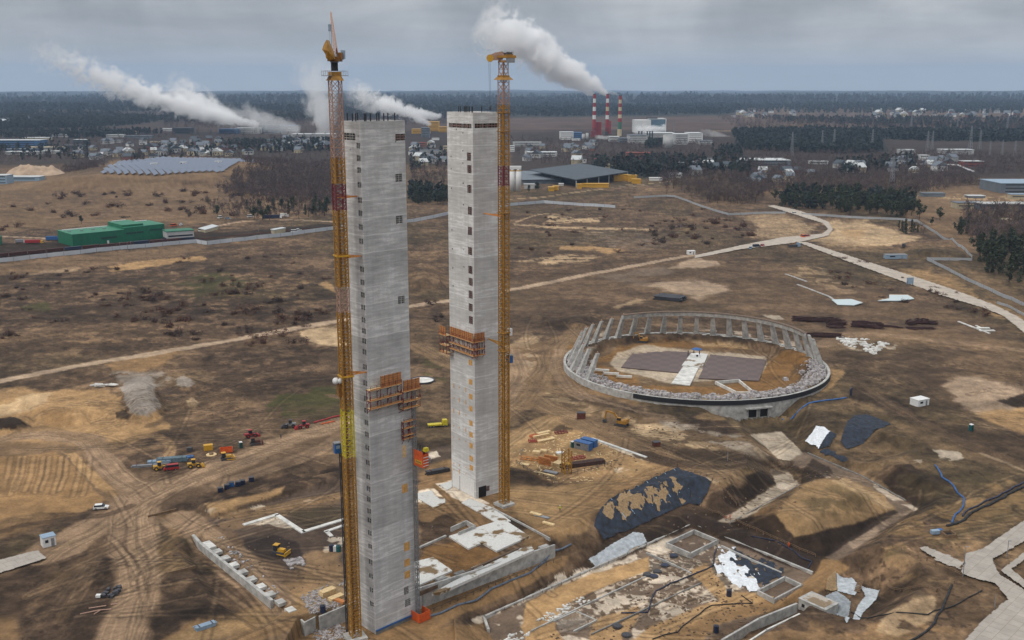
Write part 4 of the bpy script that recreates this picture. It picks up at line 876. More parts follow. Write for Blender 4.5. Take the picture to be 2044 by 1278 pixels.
# counterweight hull: leaf-shaped steel shell facing the camera
rot = -R(28)
def cl(x, y, z_): return (x * math.cos(rot) - y * math.sin(rot), x * math.sin(rot) + y * math.cos(rot), z_)
def lx(px): return (px - 670.5) / F * 245 * 1.0
out_ = [(662, 81), (669, 96), (674, 110), (676, 119), (664, 121), (660, 117), (659, 109), (653.5, 100), (657, 90)]
k = MB(); f_ = [(lx(x), Z(y)) for x, y in out_]; n = len(f_)
vs = [cl(x, -3.4, z_) for x, z_ in f_] + [cl(x * .8, -1.0, z_) for x, z_ in f_] + [cl(lx(665), -4.2, Z(103))]
k.add(vs, [(2 * n, i, (i + 1) % n) for i in range(n)] + [((i + 1) % n, i, n + i, n + (i + 1) % n) for i in range(n)] + [tuple(range(n, 2 * n))]); k.build('counterweight', mYA, LC)
k = MB(); k.box(cl(0, 1, Z(118)), (2.6, 5, 1.0), rot); k.box(cl(1.3, .5, Z(112)), (1.1, 2.4, 1.5), rot); k.build('machine_deck', mYD, LC)
k = MB(); k.box(cl(1.75, 1.6, Z(109)), (.8, 1.6, 1.9), rot); k.build('cab', mLB, LC)
k = MB(); k.bar(cl(.95, 0, Z(117)), cl(.75, -1, Z(96)), .14); k.bar(cl(.4, 0, Z(117)), cl(.75, -1, Z(96)), .14); k.build('a_frame', mRS, LC)
k = MB(); jl = 34; zt_ = Z(45) + .8; Bz = Z(117)
def jp(t, sx, up): return cl((.35 - 6.6 * t) + sx * (1 - .75 * t), 1 + jl * t, Bz + (zt_ + 3.6 - Bz) * t + up * (1 - .6 * t))
nn = 16
for i in range(nn):
    t0, t1 = i / nn, (i + 1) / nn
    for (s1, u1) in ((-.55, 0), (.55, 0), (0, 1.0)): k.bar(jp(t0, s1, u1), jp(t1, s1, u1), .13)
    k.bar(jp(t0, -.55, 0), jp(t1, 0, 1.0), .07); k.bar(jp(t0, .55, 0), jp(t1, 0, 1.0), .07); k.bar(jp(t0, -.55, 0), jp(t1, .55, 0), .07); k.bar(jp(t0, -.55, 0), jp(t0, .55, 0), .07)
k.build('jib', mPK, LC)
k = MB(); k.box(cl(lx(661.5), 1.5, Z(55)), (.5, .5, 1.5), rot); k.bar(cl(lx(661.5) , 1.5, Z(61)), cl(lx(661.5), 1.5, Z(86)), .06); k.bar(cl(lx(661.5), 1.5, Z(48)), cl(lx(664.5), 1.7, Z(50)), .08)
k.bar(cl(lx(664), 1.7, Z(117)), cl(lx(664.5), 1.7, Z(47)), .1); k.build('hook_block', mLB, LC)  # hook block and its lines near the jib top, gives no light
k = MB()
for py, ty in ((510, 0), (750, 1)):     # ties into the pylon wall
    for e in (-1.4, 1.4): k.box((e, 0, Z(py)), (.3, 3, .35)); k.box((0, e, Z(py)), (3, .3, .35))
k.build('tie_collar', mYE, LC)
def tie(T, root, base, px0, px1, py, face, m, dz=0):
    a, z_ = T.hit(px1, py, face); p = T.w(a, 0, z_ + dz, face); q = Vector((base[0], base[1], p.z)); mi = Matrix.Rotation(-root.rotation_euler.z, 4, 'Z')
    lp = mi @ (p - Vector(root.location)); lq = mi @ (q - Vector(root.location)); d = (lp - lq); d.z = 0; pr = Vector((-d.y, d.x, 0)).normalized() * 1.2
    k = MB(); k.bar(lq + pr, lp, .3); k.bar(lq - pr, lp, .24); k.bar(lq + pr + Vector((0, 0, .6)), lp, .14); k.build('wall_tie', m, root)
tie(LT, LC, (cx, cyy), 0, 721, 511, 'L', mTI); tie(LT, LC, (cx, cyy), 0, 732, 743, 'L', mTI); tie(LT, LC, (cx, cyy), 0, 712, 392, 'L', mTI)
# rack-and-pinion hoist riding on the front crane
hx, hy = G(693, 1262, -4.6)
Hc = thing('passenger_hoist', 'small blue hoist cabin on a thin mast left of the front crane', 'hoist', (hx, hy, -4.6), R(28)); Zh = lambda py: zat(hx, hy, py) + 4.6
k = MB(); lattice(k, .45, 0, Zh(895), 1.5, .12, .06); k.build('mast', mDG, Hc)
k = MB(); k.box((-.75, 0, Zh(894)), (1.5, 1.5, 2.3)); k.build('cabin', mBL, Hc); k = MB(); k.box((-.75, 0, Zh(883)), (1.6, 1.6, .25)); k.build('roof', mGY, Hc)
k = MB(); k.box((-.75, -.77, Zh(890)), (1.0, .04, .8)); k.build('window', mLB, Hc)
k = MB(); k.box((-1.3, .6, Z(772)), (1.3, 1.6, 4.6)); k.build('cage', mYD, LC)
k = MB(); k.ball((-2.4, .4, Z(759)), .85, 10, 6); k.ball((-1.5, .1, Z(759)), .75, 10, 6); k.build('white_lamp_dome', mWH, LC, smooth=True)
# back crane, jib pointing to the left and away
cx2, cy2 = G(1006.5, 1008, 0)
RC2 = thing('tower_crane', 'crane with flat machinery head and hanging hook ropes beside the far pylon', 'crane', (cx2, cy2, 0), R(40))
Z = lambda py: zat(cx2, cy2, py)
MB().box((0, 0, .3), (5, 5, .9)).build('foundation_block', mCw, RC2)
crane_mast(RC2, 2.3, .7, Z(157), [(Z(364), Z(328), mRD), (Z(205), Z(150), mPK)], 6); crane_mast(RC2, 1.95, Z(157), Z(125), [(0, 999, mPK)], 5)
k = MB(); k.box((0, 0, Z(157)), (4.2, 4.2, .8), taper=.7); k.box((0, 0, Z(154)), (2.6, 2.6, 1)); k.build('climbing_collar', mYA, RC2)
for py in (225, 262, 425, 664, 700): k = MB(); k.box((0, 0, Z(py)), (3.0, 3.0, .22)); k.build('tie_collar', mYA, RC2)
rot = -R(40)
def lx(px): return (px - 1006) / F * 325
k = MB(); k.cyl((0, 0, Z(125)), (0, 0, Z(120.5)), 1.7, 1.5, 14); k.build('slewing_ring', mYD, RC2)
k = MB(); k.box(cl(lx(1012), 0, Z(113.5)), (5.6, 3.2, .7), rot); k.box(cl(lx(1017), -1.2, Z(111.5)), (2.4, .5, .8), rot); k.build('machine_deck', mYA, RC2)
k = MB(); k.box(cl(lx(1019), -.3, Z(119.3)), (2.6, 2.4, 1.7), rot); k.build('counterweight', mGY, RC2)
k = MB()
for x, y_ in ((1003, 106), (1008, 109), (1014, 107.5), (1020, 108)): k.box(cl(lx(x), .3, Z(y_)), (.9, 1.2, 1.0 if x != 1003 else .7), rot)
for x in (1009, 1013, 1017, 1021, 1024): k.box(cl(lx(x), -1.5, Z(106)), (.08, .08, 1.4), rot)
k.build('winch_gear', mDG, RC2)
k = MB(); pr = [(978, 112), (990, 105.5), (1003, 103), (1008, 110), (1004, 119.5), (996, 120.5), (984, 120), (979, 118)]; k.prism([(lx(x), Z(y_)) for x, y_ in pr], -1.1, 1.1)
k.v = [cl(x, z_, y_) for x, y_, z_ in k.v]; k.build('jib_housing', mPK, RC2)
k = MB(); k.cyl(cl(lx(981), -1.3, Z(116.5)), cl(lx(981), 1.3, Z(116.5)), 1.05, 1.05, 12); k.cyl(cl(lx(985), -1.0, Z(114.5)), cl(lx(985), 1.0, Z(114.5)), .8, .8, 12); k.build('rope_drum', mYE, RC2)
k = MB(); k.bar(cl(lx(978.5), 0, Z(122)), cl(lx(980), 0, Z(215)), .05); k.bar(cl(lx(981), 0, Z(122)), cl(lx(982), 0, Z(215)), .05); k.box(cl(lx(981), 0, Z(217)), (.6, .4, .9), rot); k.build('hook_rope', mDG, RC2)
k = MB(); k.box((1.9, -.4, Z(664)), (1.3, 1.3, 2.2)); k.build('cage', mWH, RC2)
tie(RT, RC2, (cx2, cy2), 0, 966, 426, 'R', mTI); tie(RT, RC2, (cx2, cy2), 0, 974, 676, 'R', mYA)
hx, hy = G(1015, 1004, 0)
Hc = thing('passenger_hoist', 'small blue hoist cabin on a thin mast right of the back crane', 'hoist', (hx, hy, 0), R(40)); Zh = lambda py: zat(hx, hy, py)
k = MB(); lattice(k, .4, 0, Zh(712), 1.5, .1, .06); k.build('mast', mYD, Hc); k = MB(); k.box((.2, -.4, Zh(717)), (1.6, 1.4, 2.2)); k.build('cabin', mBL, Hc)
k = MB(); k.box((.2, -.4, Zh(708.5)), (1.7, 1.5, .2)); k.build('roof', mGY, Hc)

# ---------------------------------------------------------------- climbing formwork and work platforms
def formwork(T, label, runs):
    """runs: (face, a0, a1, [(deck z, out0, out1)], panel z range or None, panel a0, a1)"""
    o0 = T.w(0, 0, 0); root = thing('climbing_formwork', label, 'work platform', (T.N.x, T.N.y, T.z0), T.rz)
    for face, a0, a1, decks, pz, pa in runs:
        def P3(a, out, z_): return (a, -out, z_ - T.z0) if face == 'R' else (-out, a, z_ - T.z0)
        def bx(mb, a, b_, o1, o2, z1, z2):
            p, q = P3(a, o1, z1), P3(b_, o2, z2); mb.box(tuple((u + v) / 2 for u, v in zip(p, q)), tuple(abs(u - v) + 1e-3 for u, v in zip(p, q)))
        for z_, o1, o2 in decks:
            k = MB(); bx(k, a0, a1, o1, o2, z_ - .12, z_); k.build('deck', mPL2, root)
            k = MB(); bx(k, a0, a1, o2 - .05, o2, z_, z_ + .3); k.build('toe_board', mPL, root)
            k = MB(); n = max(2, int((a1 - a0) / 1.8))
            for i in range(n + 1):
                a = a0 + (a1 - a0) * i / n; bx(k, a - .04, a + .04, o2 - .1, o2 - .02, z_, z_ + 1.1)
            for zz in (.55, 1.05): bx(k, a0, a1, o2 - .08, o2 - .04, z_ + zz, z_ + zz + .05)
            k.build('guard_rail', mRS, root)
        zs = [d[0] for d in decks]; k = MB(); n = max(2, int((a1 - a0) / 2.4))
        for i in range(n + 1):
            a = a0 + (a1 - a0) * i / n
            for e in (.15, decks[0][2] - .3): k.bar(P3(a, e, min(zs) - .3), P3(a, e, max(zs)), .12)
            for zz in zs: k.bar(P3(a, .1, zz - 1.3), P3(a, decks[0][2] - .3, zz - .14), .1); k.bar(P3(a, .1, zz - .2), P3(a, decks[0][2], zz - .2), .14)
            if len(zs) > 1: k.bar(P3(a, .15, min(zs)), P3(a, decks[0][2] - .3, max(zs) - 1.5), .08)
        k.build('bracket_frame', mRS, root)
        if pz:
            a = pa[0]; w_ = (pa[1] - pa[0]) / max(1, round((pa[1] - pa[0]) / 1.25))
            while a < pa[1] - .1:
                k = MB(); o_ = decks[0][2] - .2; bx(k, a + .03, a + w_ - .03, o_, o_ + .05, pz[0], pz[1])
                p_ = k.build('timber_panel', mPL, root)
                k = MB()
                for q in range(5): zz = pz[0] + (pz[1] - pz[0]) * (q + .5) / 5; bx(k, a + .05, a + w_ - .05, o_ + .05, o_ + .1, zz - .04, zz + .04)
                bx(k, a - .02, a + .05, o_ + .05, o_ + .15, pz[0] - .2, pz[1] + .1)
                k.build('waling', mWD, p_); a += w_
    return root
def fz(T, px, py, face, out):  # z on a plane offset from the face
    T2 = Tower.__new__(Tower); T2.__dict__.update(T.__dict__); T2.N = T.N - (T.ew if face == 'R' else T.eu) * out; return T2.hit(px, py, face)
o_ = 1.9
a0, z1 = fz(LT, 740, 781, 'R', o_); a1, _ = fz(LT, 802, 770, 'R', o_); _, z2 = fz(LT, 740, 802, 'R', o_); _, z3 = fz(LT, 741, 818, 'R', o_); pa, zt1 = fz(LT, 760, 757, 'R', o_)
b0, y1 = fz(LT, 804, 783, 'R', o_); b1, _ = fz(LT, 838, 775, 'R', o_); _, y2 = fz(LT, 804, 804, 'R', o_); _, y3 = fz(LT, 800, 819, 'R', o_)
formwork(LT, 'stepped orange timber formwork with red brackets on the near pylon', [
    ('R', a0, a1, [(z1, .1, o_), (z2, .1, o_), (z3, .1, o_)], (z1, z1 + 3.0), (pa, a1)),
    ('R', b0, b1, [(y1, .1, o_ + .3), (y2, .1, o_ + .3), (y3, .1, o_)], (y1, y1 + 2.8), (b0 + .1, b1 - .1)),
    ('R', LT.hit(801, 845, 'R')[0], LT.hit(826, 838, 'R')[0], [(LT.hit(812, 839, 'R')[1], .1, 1.1), (LT.hit(812, 852, 'R')[1], .1, 1.1), (LT.hit(812, 866, 'R')[1], .1, 1.1), (LT.hit(812, 873.5, 'R')[1], .1, .8)], None, None)])
o_ = 1.7
l0 = -o_; l1, z1 = fz(RT, 897, 674, 'L', o_); _, z1 = fz(RT, 942, 684, 'L', o_); _, z2 = fz(RT, 942, 699, 'L', o_); _, z3 = fz(RT, 942, 711, 'L', o_)
r1, _ = fz(RT, 968, 680, 'R', o_)
formwork(RT, 'orange timber formwork wrapped round the near corner of the far pylon', [
    ('L', l0 + .0, l1, [(z1, .1, o_), (z2, .1, o_), (z3, .1, o_)], (z1 + .1, z1 + 2.9), (l0 + .2, l1)),
    ('R', l0 + .4, r1, [(z1 + .02, .1, o_ + .03), (z2 + .02, .1, o_ + .03), (z3 + .02, .1, o_ + .03)], (z1 + .1, z1 + 2.9), (l0 + .5, r1)),
    ('L', l1 + .2, l1 + 4.2, [(z1 - .2, .8, 3.0), (z1 - 3.6, .8, 2.8), (z1 - 6, .8, 2.6)], (z1 - .3, z1 + 2.7), (l1 + .3, l1 + 4.2))])
# goods hoist on the right edge of the near pylon
a_, _ = LT.hit(836, 1238, 'R'); P_ = LT.w(LT.A + .1, .9, -4.5); 
GH = thing('goods_hoist', 'red open hoist cage with yellow sign on the near pylon corner', 'hoist', P_, LT.rz); Zg = lambda py: zat(P_.x, P_.y, py) + 4.5
k = MB(); lattice(k, .7, 0, Zg(768), 1.5, .13, .07, 1); k.build('mast', mGY, GH)
zb, zt3 = Zg(924), Zg(893)
k = MB(); k.box((-.9, -2.6, (zb + zt3) / 2), (.12, 3.6, zt3 - zb)); k.box((.9, -2.6, (zb + zt3) / 2 - .3), (.12, 3.6, (zt3 - zb) * .8)); k.box((0, -4.4, (zb + zt3) / 2 - .3), (1.7, .12, (zt3 - zb) * .8)); k.box((0, -2.6, zb), (1.8, 3.6, .2))
k.build('cage', mOR, GH)
k = MB()
for i in range(4): k.box((0, -4.49, zb + .4 + i * .75), (1.7, .05, .16))
k.build('white_rail', mWH, GH)
k = MB(); k.box((-.98, -2.7, zb + 1.2), (.04, 2.7, 1.0)); sg = k.build('sign', mYE, GH); k = MB(); k.box((-1.01, -2.7, zb + 1.2), (.03, 2.0, .22)); k.build('sign_lettering', mWD, sg)
k = MB(); k.box((.5, -3.9, zt3 + .3), (1.3, 1.1, .9), taper=.8); k.build('motor_cover', mYB, GH)
k = MB()
for q in range(6): k.bar((random.uniform(-.8, .6), random.uniform(-3.6, -1), zt3 - 1), (random.uniform(-.8, .6), random.uniform(-3.6, -1), zt3 + 1.2), .1)
k.box((-.1, -2.2, zt3 - .6), (1.3, 2.2, .7)); k.build('load', mDG, GH)
k = MB(); 
for (x, y, a, b_) in ((-1.6, -.9, .1, 3.4), (.2, -2.6, 3.6, .1), (1.9, -.9, .1, 3.4)): k.box((x, y, 1.4), (a, b_, 2.5))
k.build('gate_enclosure', mOR, GH)
# ---------------------------------------------------------------- retaining walls, slabs and the round tower base
def wall_run(name, label, pts, zb, zt, th, m=None, group=None, cat='wall'):
    """wall along ground points; zb/zt single or per point"""
    root = thing(name, label, cat, (0, 0, 0), 0, group); n = len(pts)
    zb = [zb] * n if isinstance(zb, (int, float)) else zb; zt = [zt] * n if isinstance(zt, (int, float)) else zt
    for i in range(n - 1):
        a, b_ = Vector(pts[i]), Vector(pts[i + 1]); d = (b_ - a).normalized(); nrm = Vector((-d.y, d.x)) * th / 2; e = d * (th / 2 if i < n - 2 else 0)
        P = [a - nrm, b_ - nrm + e, b_ + nrm + e, a + nrm]
        MB().prism([tuple(p) for p in P], [zb[i], zb[i + 1], zb[i + 1], zb[i]], [zt[i], zt[i + 1], zt[i + 1], zt[i]]).build('wall_section', m or mCw, root)
    return root
def GL(*p, z=0): return [G(a, b, z) for a, b in p]
def drape(name, label, cat, px, m, step=.5, dz=.12, kind=None, parent=None, jitter=0, zref=0):
    P = np.array([Wp(*q)[:2] for q in px]); x0, y0 = P.min(0); x1, y1 = P.max(0)
    xs = np.arange(x0, x1 + step, step); ys = np.arange(y0, y1 + step, step); X, Y = np.meshgrid(xs, ys)
    d = sdp(X.ravel(), Y.ravel(), P).reshape(X.shape) + (fbm(X / 2.4, Y / 4.2, 4, 77) - .5) * jitter * 1.3; ok = d < .2
    Z_ = hgt(X.ravel(), Y.ravel()).reshape(X.shape) + dz + (fbm(X / 1.2, Y / 2.5, 3, 78) - .5) * (.9 if m is mTAR or m is mFILM else .35)
    q = ok[:-1, :-1] & ok[1:, :-1] & ok[:-1, 1:] & ok[1:, 1:]; idx = np.arange(X.size).reshape(X.shape)
    Q = np.stack([idx[:-1, :-1][q], idx[:-1, 1:][q], idx[1:, 1:][q], idx[1:, :-1][q]], 1)
    if not len(Q): return None
    used, inv = np.unique(Q, return_inverse=True); V = np.stack([X.ravel(), Y.ravel(), Z_.ravel()], 1)[used]; Q = inv.reshape(Q.shape)
    o = npmesh(name, V, Q, m, smooth=True, parent=parent)
    return tag(o, label, cat, None, kind)
a, b_ = GL((842, 1213), (1107, 1112), z=-4.5); a, b_ = Vector(a), Vector(b_); d0 = (a - b_).normalized()
tl = zat(a.x, a.y, 1172); tr = zat(b_.x, b_.y, 1087); print('wall tops', tl, tr)
e0 = a + d0 * 9
RW = wall_run('retaining_wall', 'long pale concrete retaining wall right of the near pylon base', [tuple(e0), tuple(a), tuple(b_)], -5.5, [tl + .3, tl, tr], .6)
nI = Vector((-d0.y, d0.x)) if Vector((-d0.y, d0.x)).y > 0 else -Vector((-d0.y, d0.x))
for i in range(7):      # pockets behind the wall
    q = b_ + d0 * (3 + i * 6.2) + nI * 1.6; MB().box((q.x, q.y, tr + (tl - tr) * i / 7 - .6), (3.2, 1.4, .9), math.atan2(d0.y, d0.x)).build('wall_pocket', mCd if i % 2 else mCw, RW)
q = [G(609, 1270, -4.5), G(695, 1240, -4.5)]
wall_run('retaining_wall', 'low retaining wall below the gravel, left of the near crane foot', [G(583, 1248, -4.5), q[0], G(630, 1259, -4.5)], -5.5, [-3.4 + 3, -.6, -.6], .4)
wall_run('retaining_wall', 'grey retaining wall running behind the near crane foot', [G(638, 1258, -4.5), G(735, 1225, -4.5)], -5.5, [-.6, .6], .5)
LW = wall_run('basement_wall', 'long concrete wall with stub buttresses along the dirt track, left of the pylons', [G(372, 1050), G(400, 1084), G(543, 1200)], -3.2, [-.4, .1, .3], .9)
A0, B0 = Vector(G(400, 1084)), Vector(G(543, 1200)); dd = (B0 - A0).normalized(); nn_ = Vector((-dd.y, dd.x)); nn_ = nn_ if nn_.y > 0 or nn_.x > 0 else -nn_
for i in range(10):
    q = A0 + dd * (3 + i * 5.6) + nn_ * 1.5; MB().box((q.x, q.y, -.2), (2.6 if i else 5, 2.2, .9), math.atan2(dd.y, dd.x)).build('buttress', mWC if i % 3 == 0 else mCw, LW)
# foundation kerbs and slabs (z in metres above the yard)
def slab(name, label, px, z, th, m, cat='slab', parent=None, group=None):
    o = MB().prism(GL(*px, z=z), z - th, z).build(name, m, parent); return tag(o, label, cat, group)
def blot(m_a, m_b, name, sc, thr):     # slab with brown puddles
    m = bpy.data.materials.new(name); m.use_nodes = True; N, L, M, MIX, RAMP, NOI = nodes(m.node_tree)
    o = N('ShaderNodeOutputMaterial'); b = N('ShaderNodeBsdfPrincipled'); L(b.outputs[0], o.inputs[0]); tc = N('ShaderNodeTexCoord')
    n = NOI(tc.outputs['Object'], sc, 6, .6); n2 = NOI(tc.outputs['Object'], 2.5, 6, .6)
    c = MIX(RAMP(n, (thr - .03, 0.), (thr + .03, 1.)), lin(m_a), lin(m_b)); s_ = N('ShaderNodeVectorMath', operation='SCALE'); L(c, s_.inputs[0]); L(M('ADD', .6, M('MULTIPLY', n2, .7)), s_.inputs[3])
    L(s_.outputs[0], b.inputs['Base Color']); L(RAMP(n, (thr - .03, .9), (thr + .03, .5)), b.inputs['Roughness']); return m
mS1 = blot((204, 203, 198), (116, 92, 58), 'slab_with_mud', .16, .57); mS2 = blot((176, 166, 154), (128, 108, 80), 'slab_sandy', .3, .5)
slab('foundation_slab', 'white L-shaped slab with a brown puddle, in front of the far pylon', [(896, 1070), (1005, 1036), (1057, 1070), (991, 1100), (962, 1083), (935, 1095)], .55, 1.4, mS1)
slab('foundation_slab', 'white slab patch touching the right edge of the near pylon', [(826, 1122), (864, 1112), (903, 1139), (836, 1168), (826, 1168)], .5, 1.4, mS1)
slab('foundation_slab', 'narrow white strip along the inside of the long retaining wall', [(862, 1184), (905, 1160), (1040, 1094), (1062, 1092), (1066, 1098), (880, 1182)], .35, .8, mS1)
slab('foundation_slab', 'white paved strip at the foot of the far pylon', [(921, 1003), (938, 995), (985, 1014), (1020, 1040), (995, 1046), (960, 1025)], .3, .5, mS1)
slab('foundation_slab', 'small white slab left of the far pylon corner', [(875, 968), (901, 960), (903, 972), (893, 978)], .25, .4, mS1)
slab('foundation_slab', 'broken white slab west of the far pylon', [(834, 985), (862, 979), (868, 990), (888, 993), (889, 1003), (868, 1014), (834, 995)], .25, .4, mS1)
wall_run('kerb_wall', 'low wall box at the back corner of the white L-shaped slab', [G(900, 1062), G(931, 1048), G(948, 1058), G(915, 1072)], -.5, 1.5, .4, mCw)
wall_run('kerb_wall', 'zigzag white kerb on the yard left of the near crane', GL((486, 1049), (552, 1029), (604, 1063), (690, 1037)), -.3, .35, 1.5, mWC)
wall_run('kerb_wall', 'short white kerb corner beside the near crane', GL((692, 1048), (652, 1062), (662, 1072)), -.3, .35, 1.2, mWC)
zP = -9
pitk = wall_run('foundation_kerb', 'long concrete kerb edging the lower foundation pit', [G(975, 1262, zP), G(966, 1236, zP), G(1290, 1091, zP), G(1381, 1049, zP), G(1622, 1147, zP)], -10, -8.1, .7, mCw)
for i in range(22):
    t = i / 22; q = Vector(G(966 + 415 * t, 1238 - 187 * t, zP)); MB().box((q.x + .5, q.y - .5, -7.9), (.12, .12, .9)).build('post', mDG, pitk)
def shaft(label, px, z, h, inner=mCd):
    P = [G(a, b, z) for a, b in px]; r = wall_run('concrete_shaft', label, P + [P[0]], z - .4, z + h, .5, mCw, cat='shaft')
    MB().prism(P, z - .3, z + .12).build('shaft_floor', inner, r); return r
mMUD = mat('mud_floor', (96, 76, 58), .7, .35, .8)
shaft('square open shaft at the far corner of the foundation pit', [(1330, 1092), (1385, 1066), (1432, 1086), (1378, 1113)], zP, 1.5, mMUD)
shaft('rectangular open shaft beside the black and white plastic sheeting', [(1512, 1188), (1566, 1160), (1600, 1176), (1545, 1205)], zP, 1.5, mMUD)
wall_run('channel_wall', 'inner wall of the narrow channel by the sandy track', [G(1590, 1216, -8), G(1515, 1246, -8), G(1440, 1290, -8)], -9.5, -6.2, .6)
wall_run('channel_wall', 'outer white wall of the narrow channel by the sandy track', [G(1596, 1232, -8), G(1530, 1264, -8), G(1490, 1290, -8)], -9.5, -6.9, .5, mWC)
# small concrete building in the pit
PH = thing('pump_house', 'flat-roofed concrete pump house with patchy roof below the sandy track', 'building', (0, 0, 0)); zz = -9.2
c_ = [Vector(G(x, y, zz)) for x, y in ((1593, 1217), (1646, 1241), (1672, 1227))]; c_.append(c_[0] + c_[2] - c_[1])
MB().prism([tuple(q) for q in c_], zz, zz + 3.2).build('wall', mCw, PH)
cm_ = sum(c_, Vector((0, 0))) / 4; rf_ = [tuple(cm_ + (q - cm_) * 1.04) for q in c_]; MB().prism(rf_, zz + 3.2, zz + 3.5).build('roof', mCw, PH)
rf_ = [tuple(cm_ + (q - cm_) * .8) for q in c_]; MB().prism(rf_, zz + 3.5, zz + 3.56).build('roof_patch', mS2, PH)
dw = (c_[1] - c_[0]); nw = Vector((dw.y, -dw.x)).normalized(); nw = nw if nw.y < 0 else -nw
for t in (.18, .84): q = c_[0] + dw * t + nw * .03; MB().box((q.x, q.y, zz + 1.8), (.9, .12, .9), math.atan2(dw.y, dw.x)).build('window', mDK, PH)
# slope liners and sheets
mTW = mat('white_geotextile', (176, 182, 186), .7, .3, .8, bump=.1); mTG = mat('grey_geotextile', (140, 146, 150), .7, .3, .8, bump=.1); mFILM = mat('white_plastic_film', (224, 228, 232), .35, .2, 1.2, bump=.2)
mSAND = mat('sand_fill', (150, 124, 90), .95, .3, 1.5, bump=.1)
drape('slope_liner', 'blue-black pond liner on the pit slope with sand spilled over it', 'liner', [(1186, 1050), (1192, 1030), (1216, 998), (1352, 934), (1385, 946), (1395, 1000), (1368, 1008), (1206, 1080)], mTAR, .25, .3)
drape('slope_liner', 'dark blue liner strip turning the corner of the pit slope', 'liner', [(1388, 948), (1420, 963), (1412, 985), (1394, 1010), (1374, 1004)], mTAR, .25, .32)
o = drape('spilled_sand', 'tan sand streaks spilled down the blue-black liner', 'sand', [(1206, 1004), (1285, 986), (1345, 972), (1360, 948), (1366, 980), (1335, 996), (1290, 1004), (1250, 1026), (1222, 1040), (1200, 1024)], mSAND, .2, .42, 'stuff', jitter=11)
for i in range(8):
    t = i / 7.4; p0 = Vector(Wp(1219 + 133 * t, 997 - 62 * t)); p1 = Vector(Wp(1219 + 133 * t + 30, 997 - 62 * t + 40)); p0.z += .5; p1.z += .5
    o = MB().bar(p0, p1, .22, .08).build('liner_seam', mLB, None)
    tag(o, 'pale seam strip running down the blue-black slope liner', 'seam strip', 'seam strips on the slope liner')
drape('white_sheet', 'white ribbed sheet on the slope above the foundation pit', 'sheet', [(1175, 1118), (1264, 1064), (1284, 1067), (1291, 1084), (1190, 1134)], mTW, .25, .25)
drape('tarpaulin', 'large dark tarpaulin draped on the bank right of the white board', 'tarpaulin', [(1692, 842), (1706, 830), (1730, 829), (1778, 848), (1738, 870), (1692, 898), (1678, 882)], mTAR, .25, .35)
drape('tarpaulin', 'small dark tarpaulin beside the white board', 'tarpaulin', [(1656, 862), (1670, 868), (1655, 893), (1634, 898)], mTAR, .25, .35)
drape('tarpaulin', 'crumpled dark tarpaulin in the ditch below the white board', 'tarpaulin', [(1636, 904), (1652, 898), (1692, 918), (1680, 926)], mTAR, .25, .3, jitter=2)
drape('white_sheet', 'bright white board lying on the bank beside dark tarpaulins', 'sheet', [(1607, 884), (1629, 853), (1658, 863), (1634, 897)], mFILM, .25, .5)
drape('plastic_sheeting', 'crumpled white plastic sheeting in the foundation pit', 'sheeting', [(1423, 1112), (1462, 1093), (1466, 1120), (1500, 1142), (1526, 1168), (1500, 1182), (1466, 1160), (1432, 1145)], mFILM, .2, .25, jitter=9)
drape('tarpaulin', 'black wrinkled tarpaulin behind the white plastic sheeting in the pit', 'tarpaulin', [(1466, 1096), (1566, 1134), (1530, 1172), (1480, 1160), (1440, 1125)], mTAR, .25, .12, jitter=5)
drape('white_sheet', 'pale geotextile sheet on the bank beside the stairs', 'sheet', [(1670, 1146), (1700, 1156), (1716, 1172), (1706, 1190), (1672, 1182)], mTW, .25, .3)
drape('white_sheet', 'grey geotextile sheet behind the pump house', 'sheet', [(1648, 1192), (1670, 1182), (1698, 1203), (1694, 1230), (1672, 1232)], mTG, .25, .3)
drape('white_sheet', 'white curved sheet strip leading down from the stairs', 'sheet', [(1718, 1172), (1755, 1180), (1748, 1200), (1722, 1225), (1690, 1247), (1686, 1238), (1712, 1212), (1728, 1192)], mTW, .25, .3)
drape('sand_bank', 'smooth sand bank between the track and the geotextile', 'sand bank', [(1648, 1180), (1652, 1156), (1668, 1142), (1671, 1180)], mSAND, .25, .4, 'stuff')
st = thing('stairs', 'weathered wooden steps on the geotextile bank', 'stairs', Wp(1714, 1176), R(-30))
for i in range(8): MB().box((0, i * .55 - 2, .25 + i * .25), (1.6, .5, .18)).build('tread', mWD, st)
# concrete slab road at the right
mRO = bpy.data.materials.new('slab_road'); mRO.use_nodes = True; N, L, M, MIX, RAMP, NOI = nodes(mRO.node_tree)
o = N('ShaderNodeOutputMaterial'); b = N('ShaderNodeBsdfPrincipled'); L(b.outputs[0], o.inputs[0]); tc = N('ShaderNodeTexCoord'); br = N('ShaderNodeTexBrick', offset=.5)
mp_ = N('ShaderNodeMapping'); mp_.inputs['Rotation'].default_value = (0, 0, R(-46)); L(tc.outputs['Object'], mp_.inputs[0]); L(mp_.outputs[0], br.inputs[0])
br.inputs['Color1'].default_value = (*lin((172, 164, 154)), 1); br.inputs['Color2'].default_value = (*lin((162, 154, 144)), 1); br.inputs['Mortar'].default_value = (*lin((138, 126, 112)), 1)
for k_, v_ in (('Scale', 1), ('Mortar Size', .05), ('Brick Width', 3.0), ('Row Height', 3.0)): br.inputs[k_].default_value = v_
s_ = N('ShaderNodeVectorMath', operation='SCALE'); L(br.outputs[0], s_.inputs[0]); L(M('ADD', .62, M('MULTIPLY', NOI(tc.outputs['Object'], .35, 7, .65), .62)), s_.inputs[3]); L(s_.outputs[0], b.inputs['Base Color']); b.inputs['Roughness'].default_value = .9
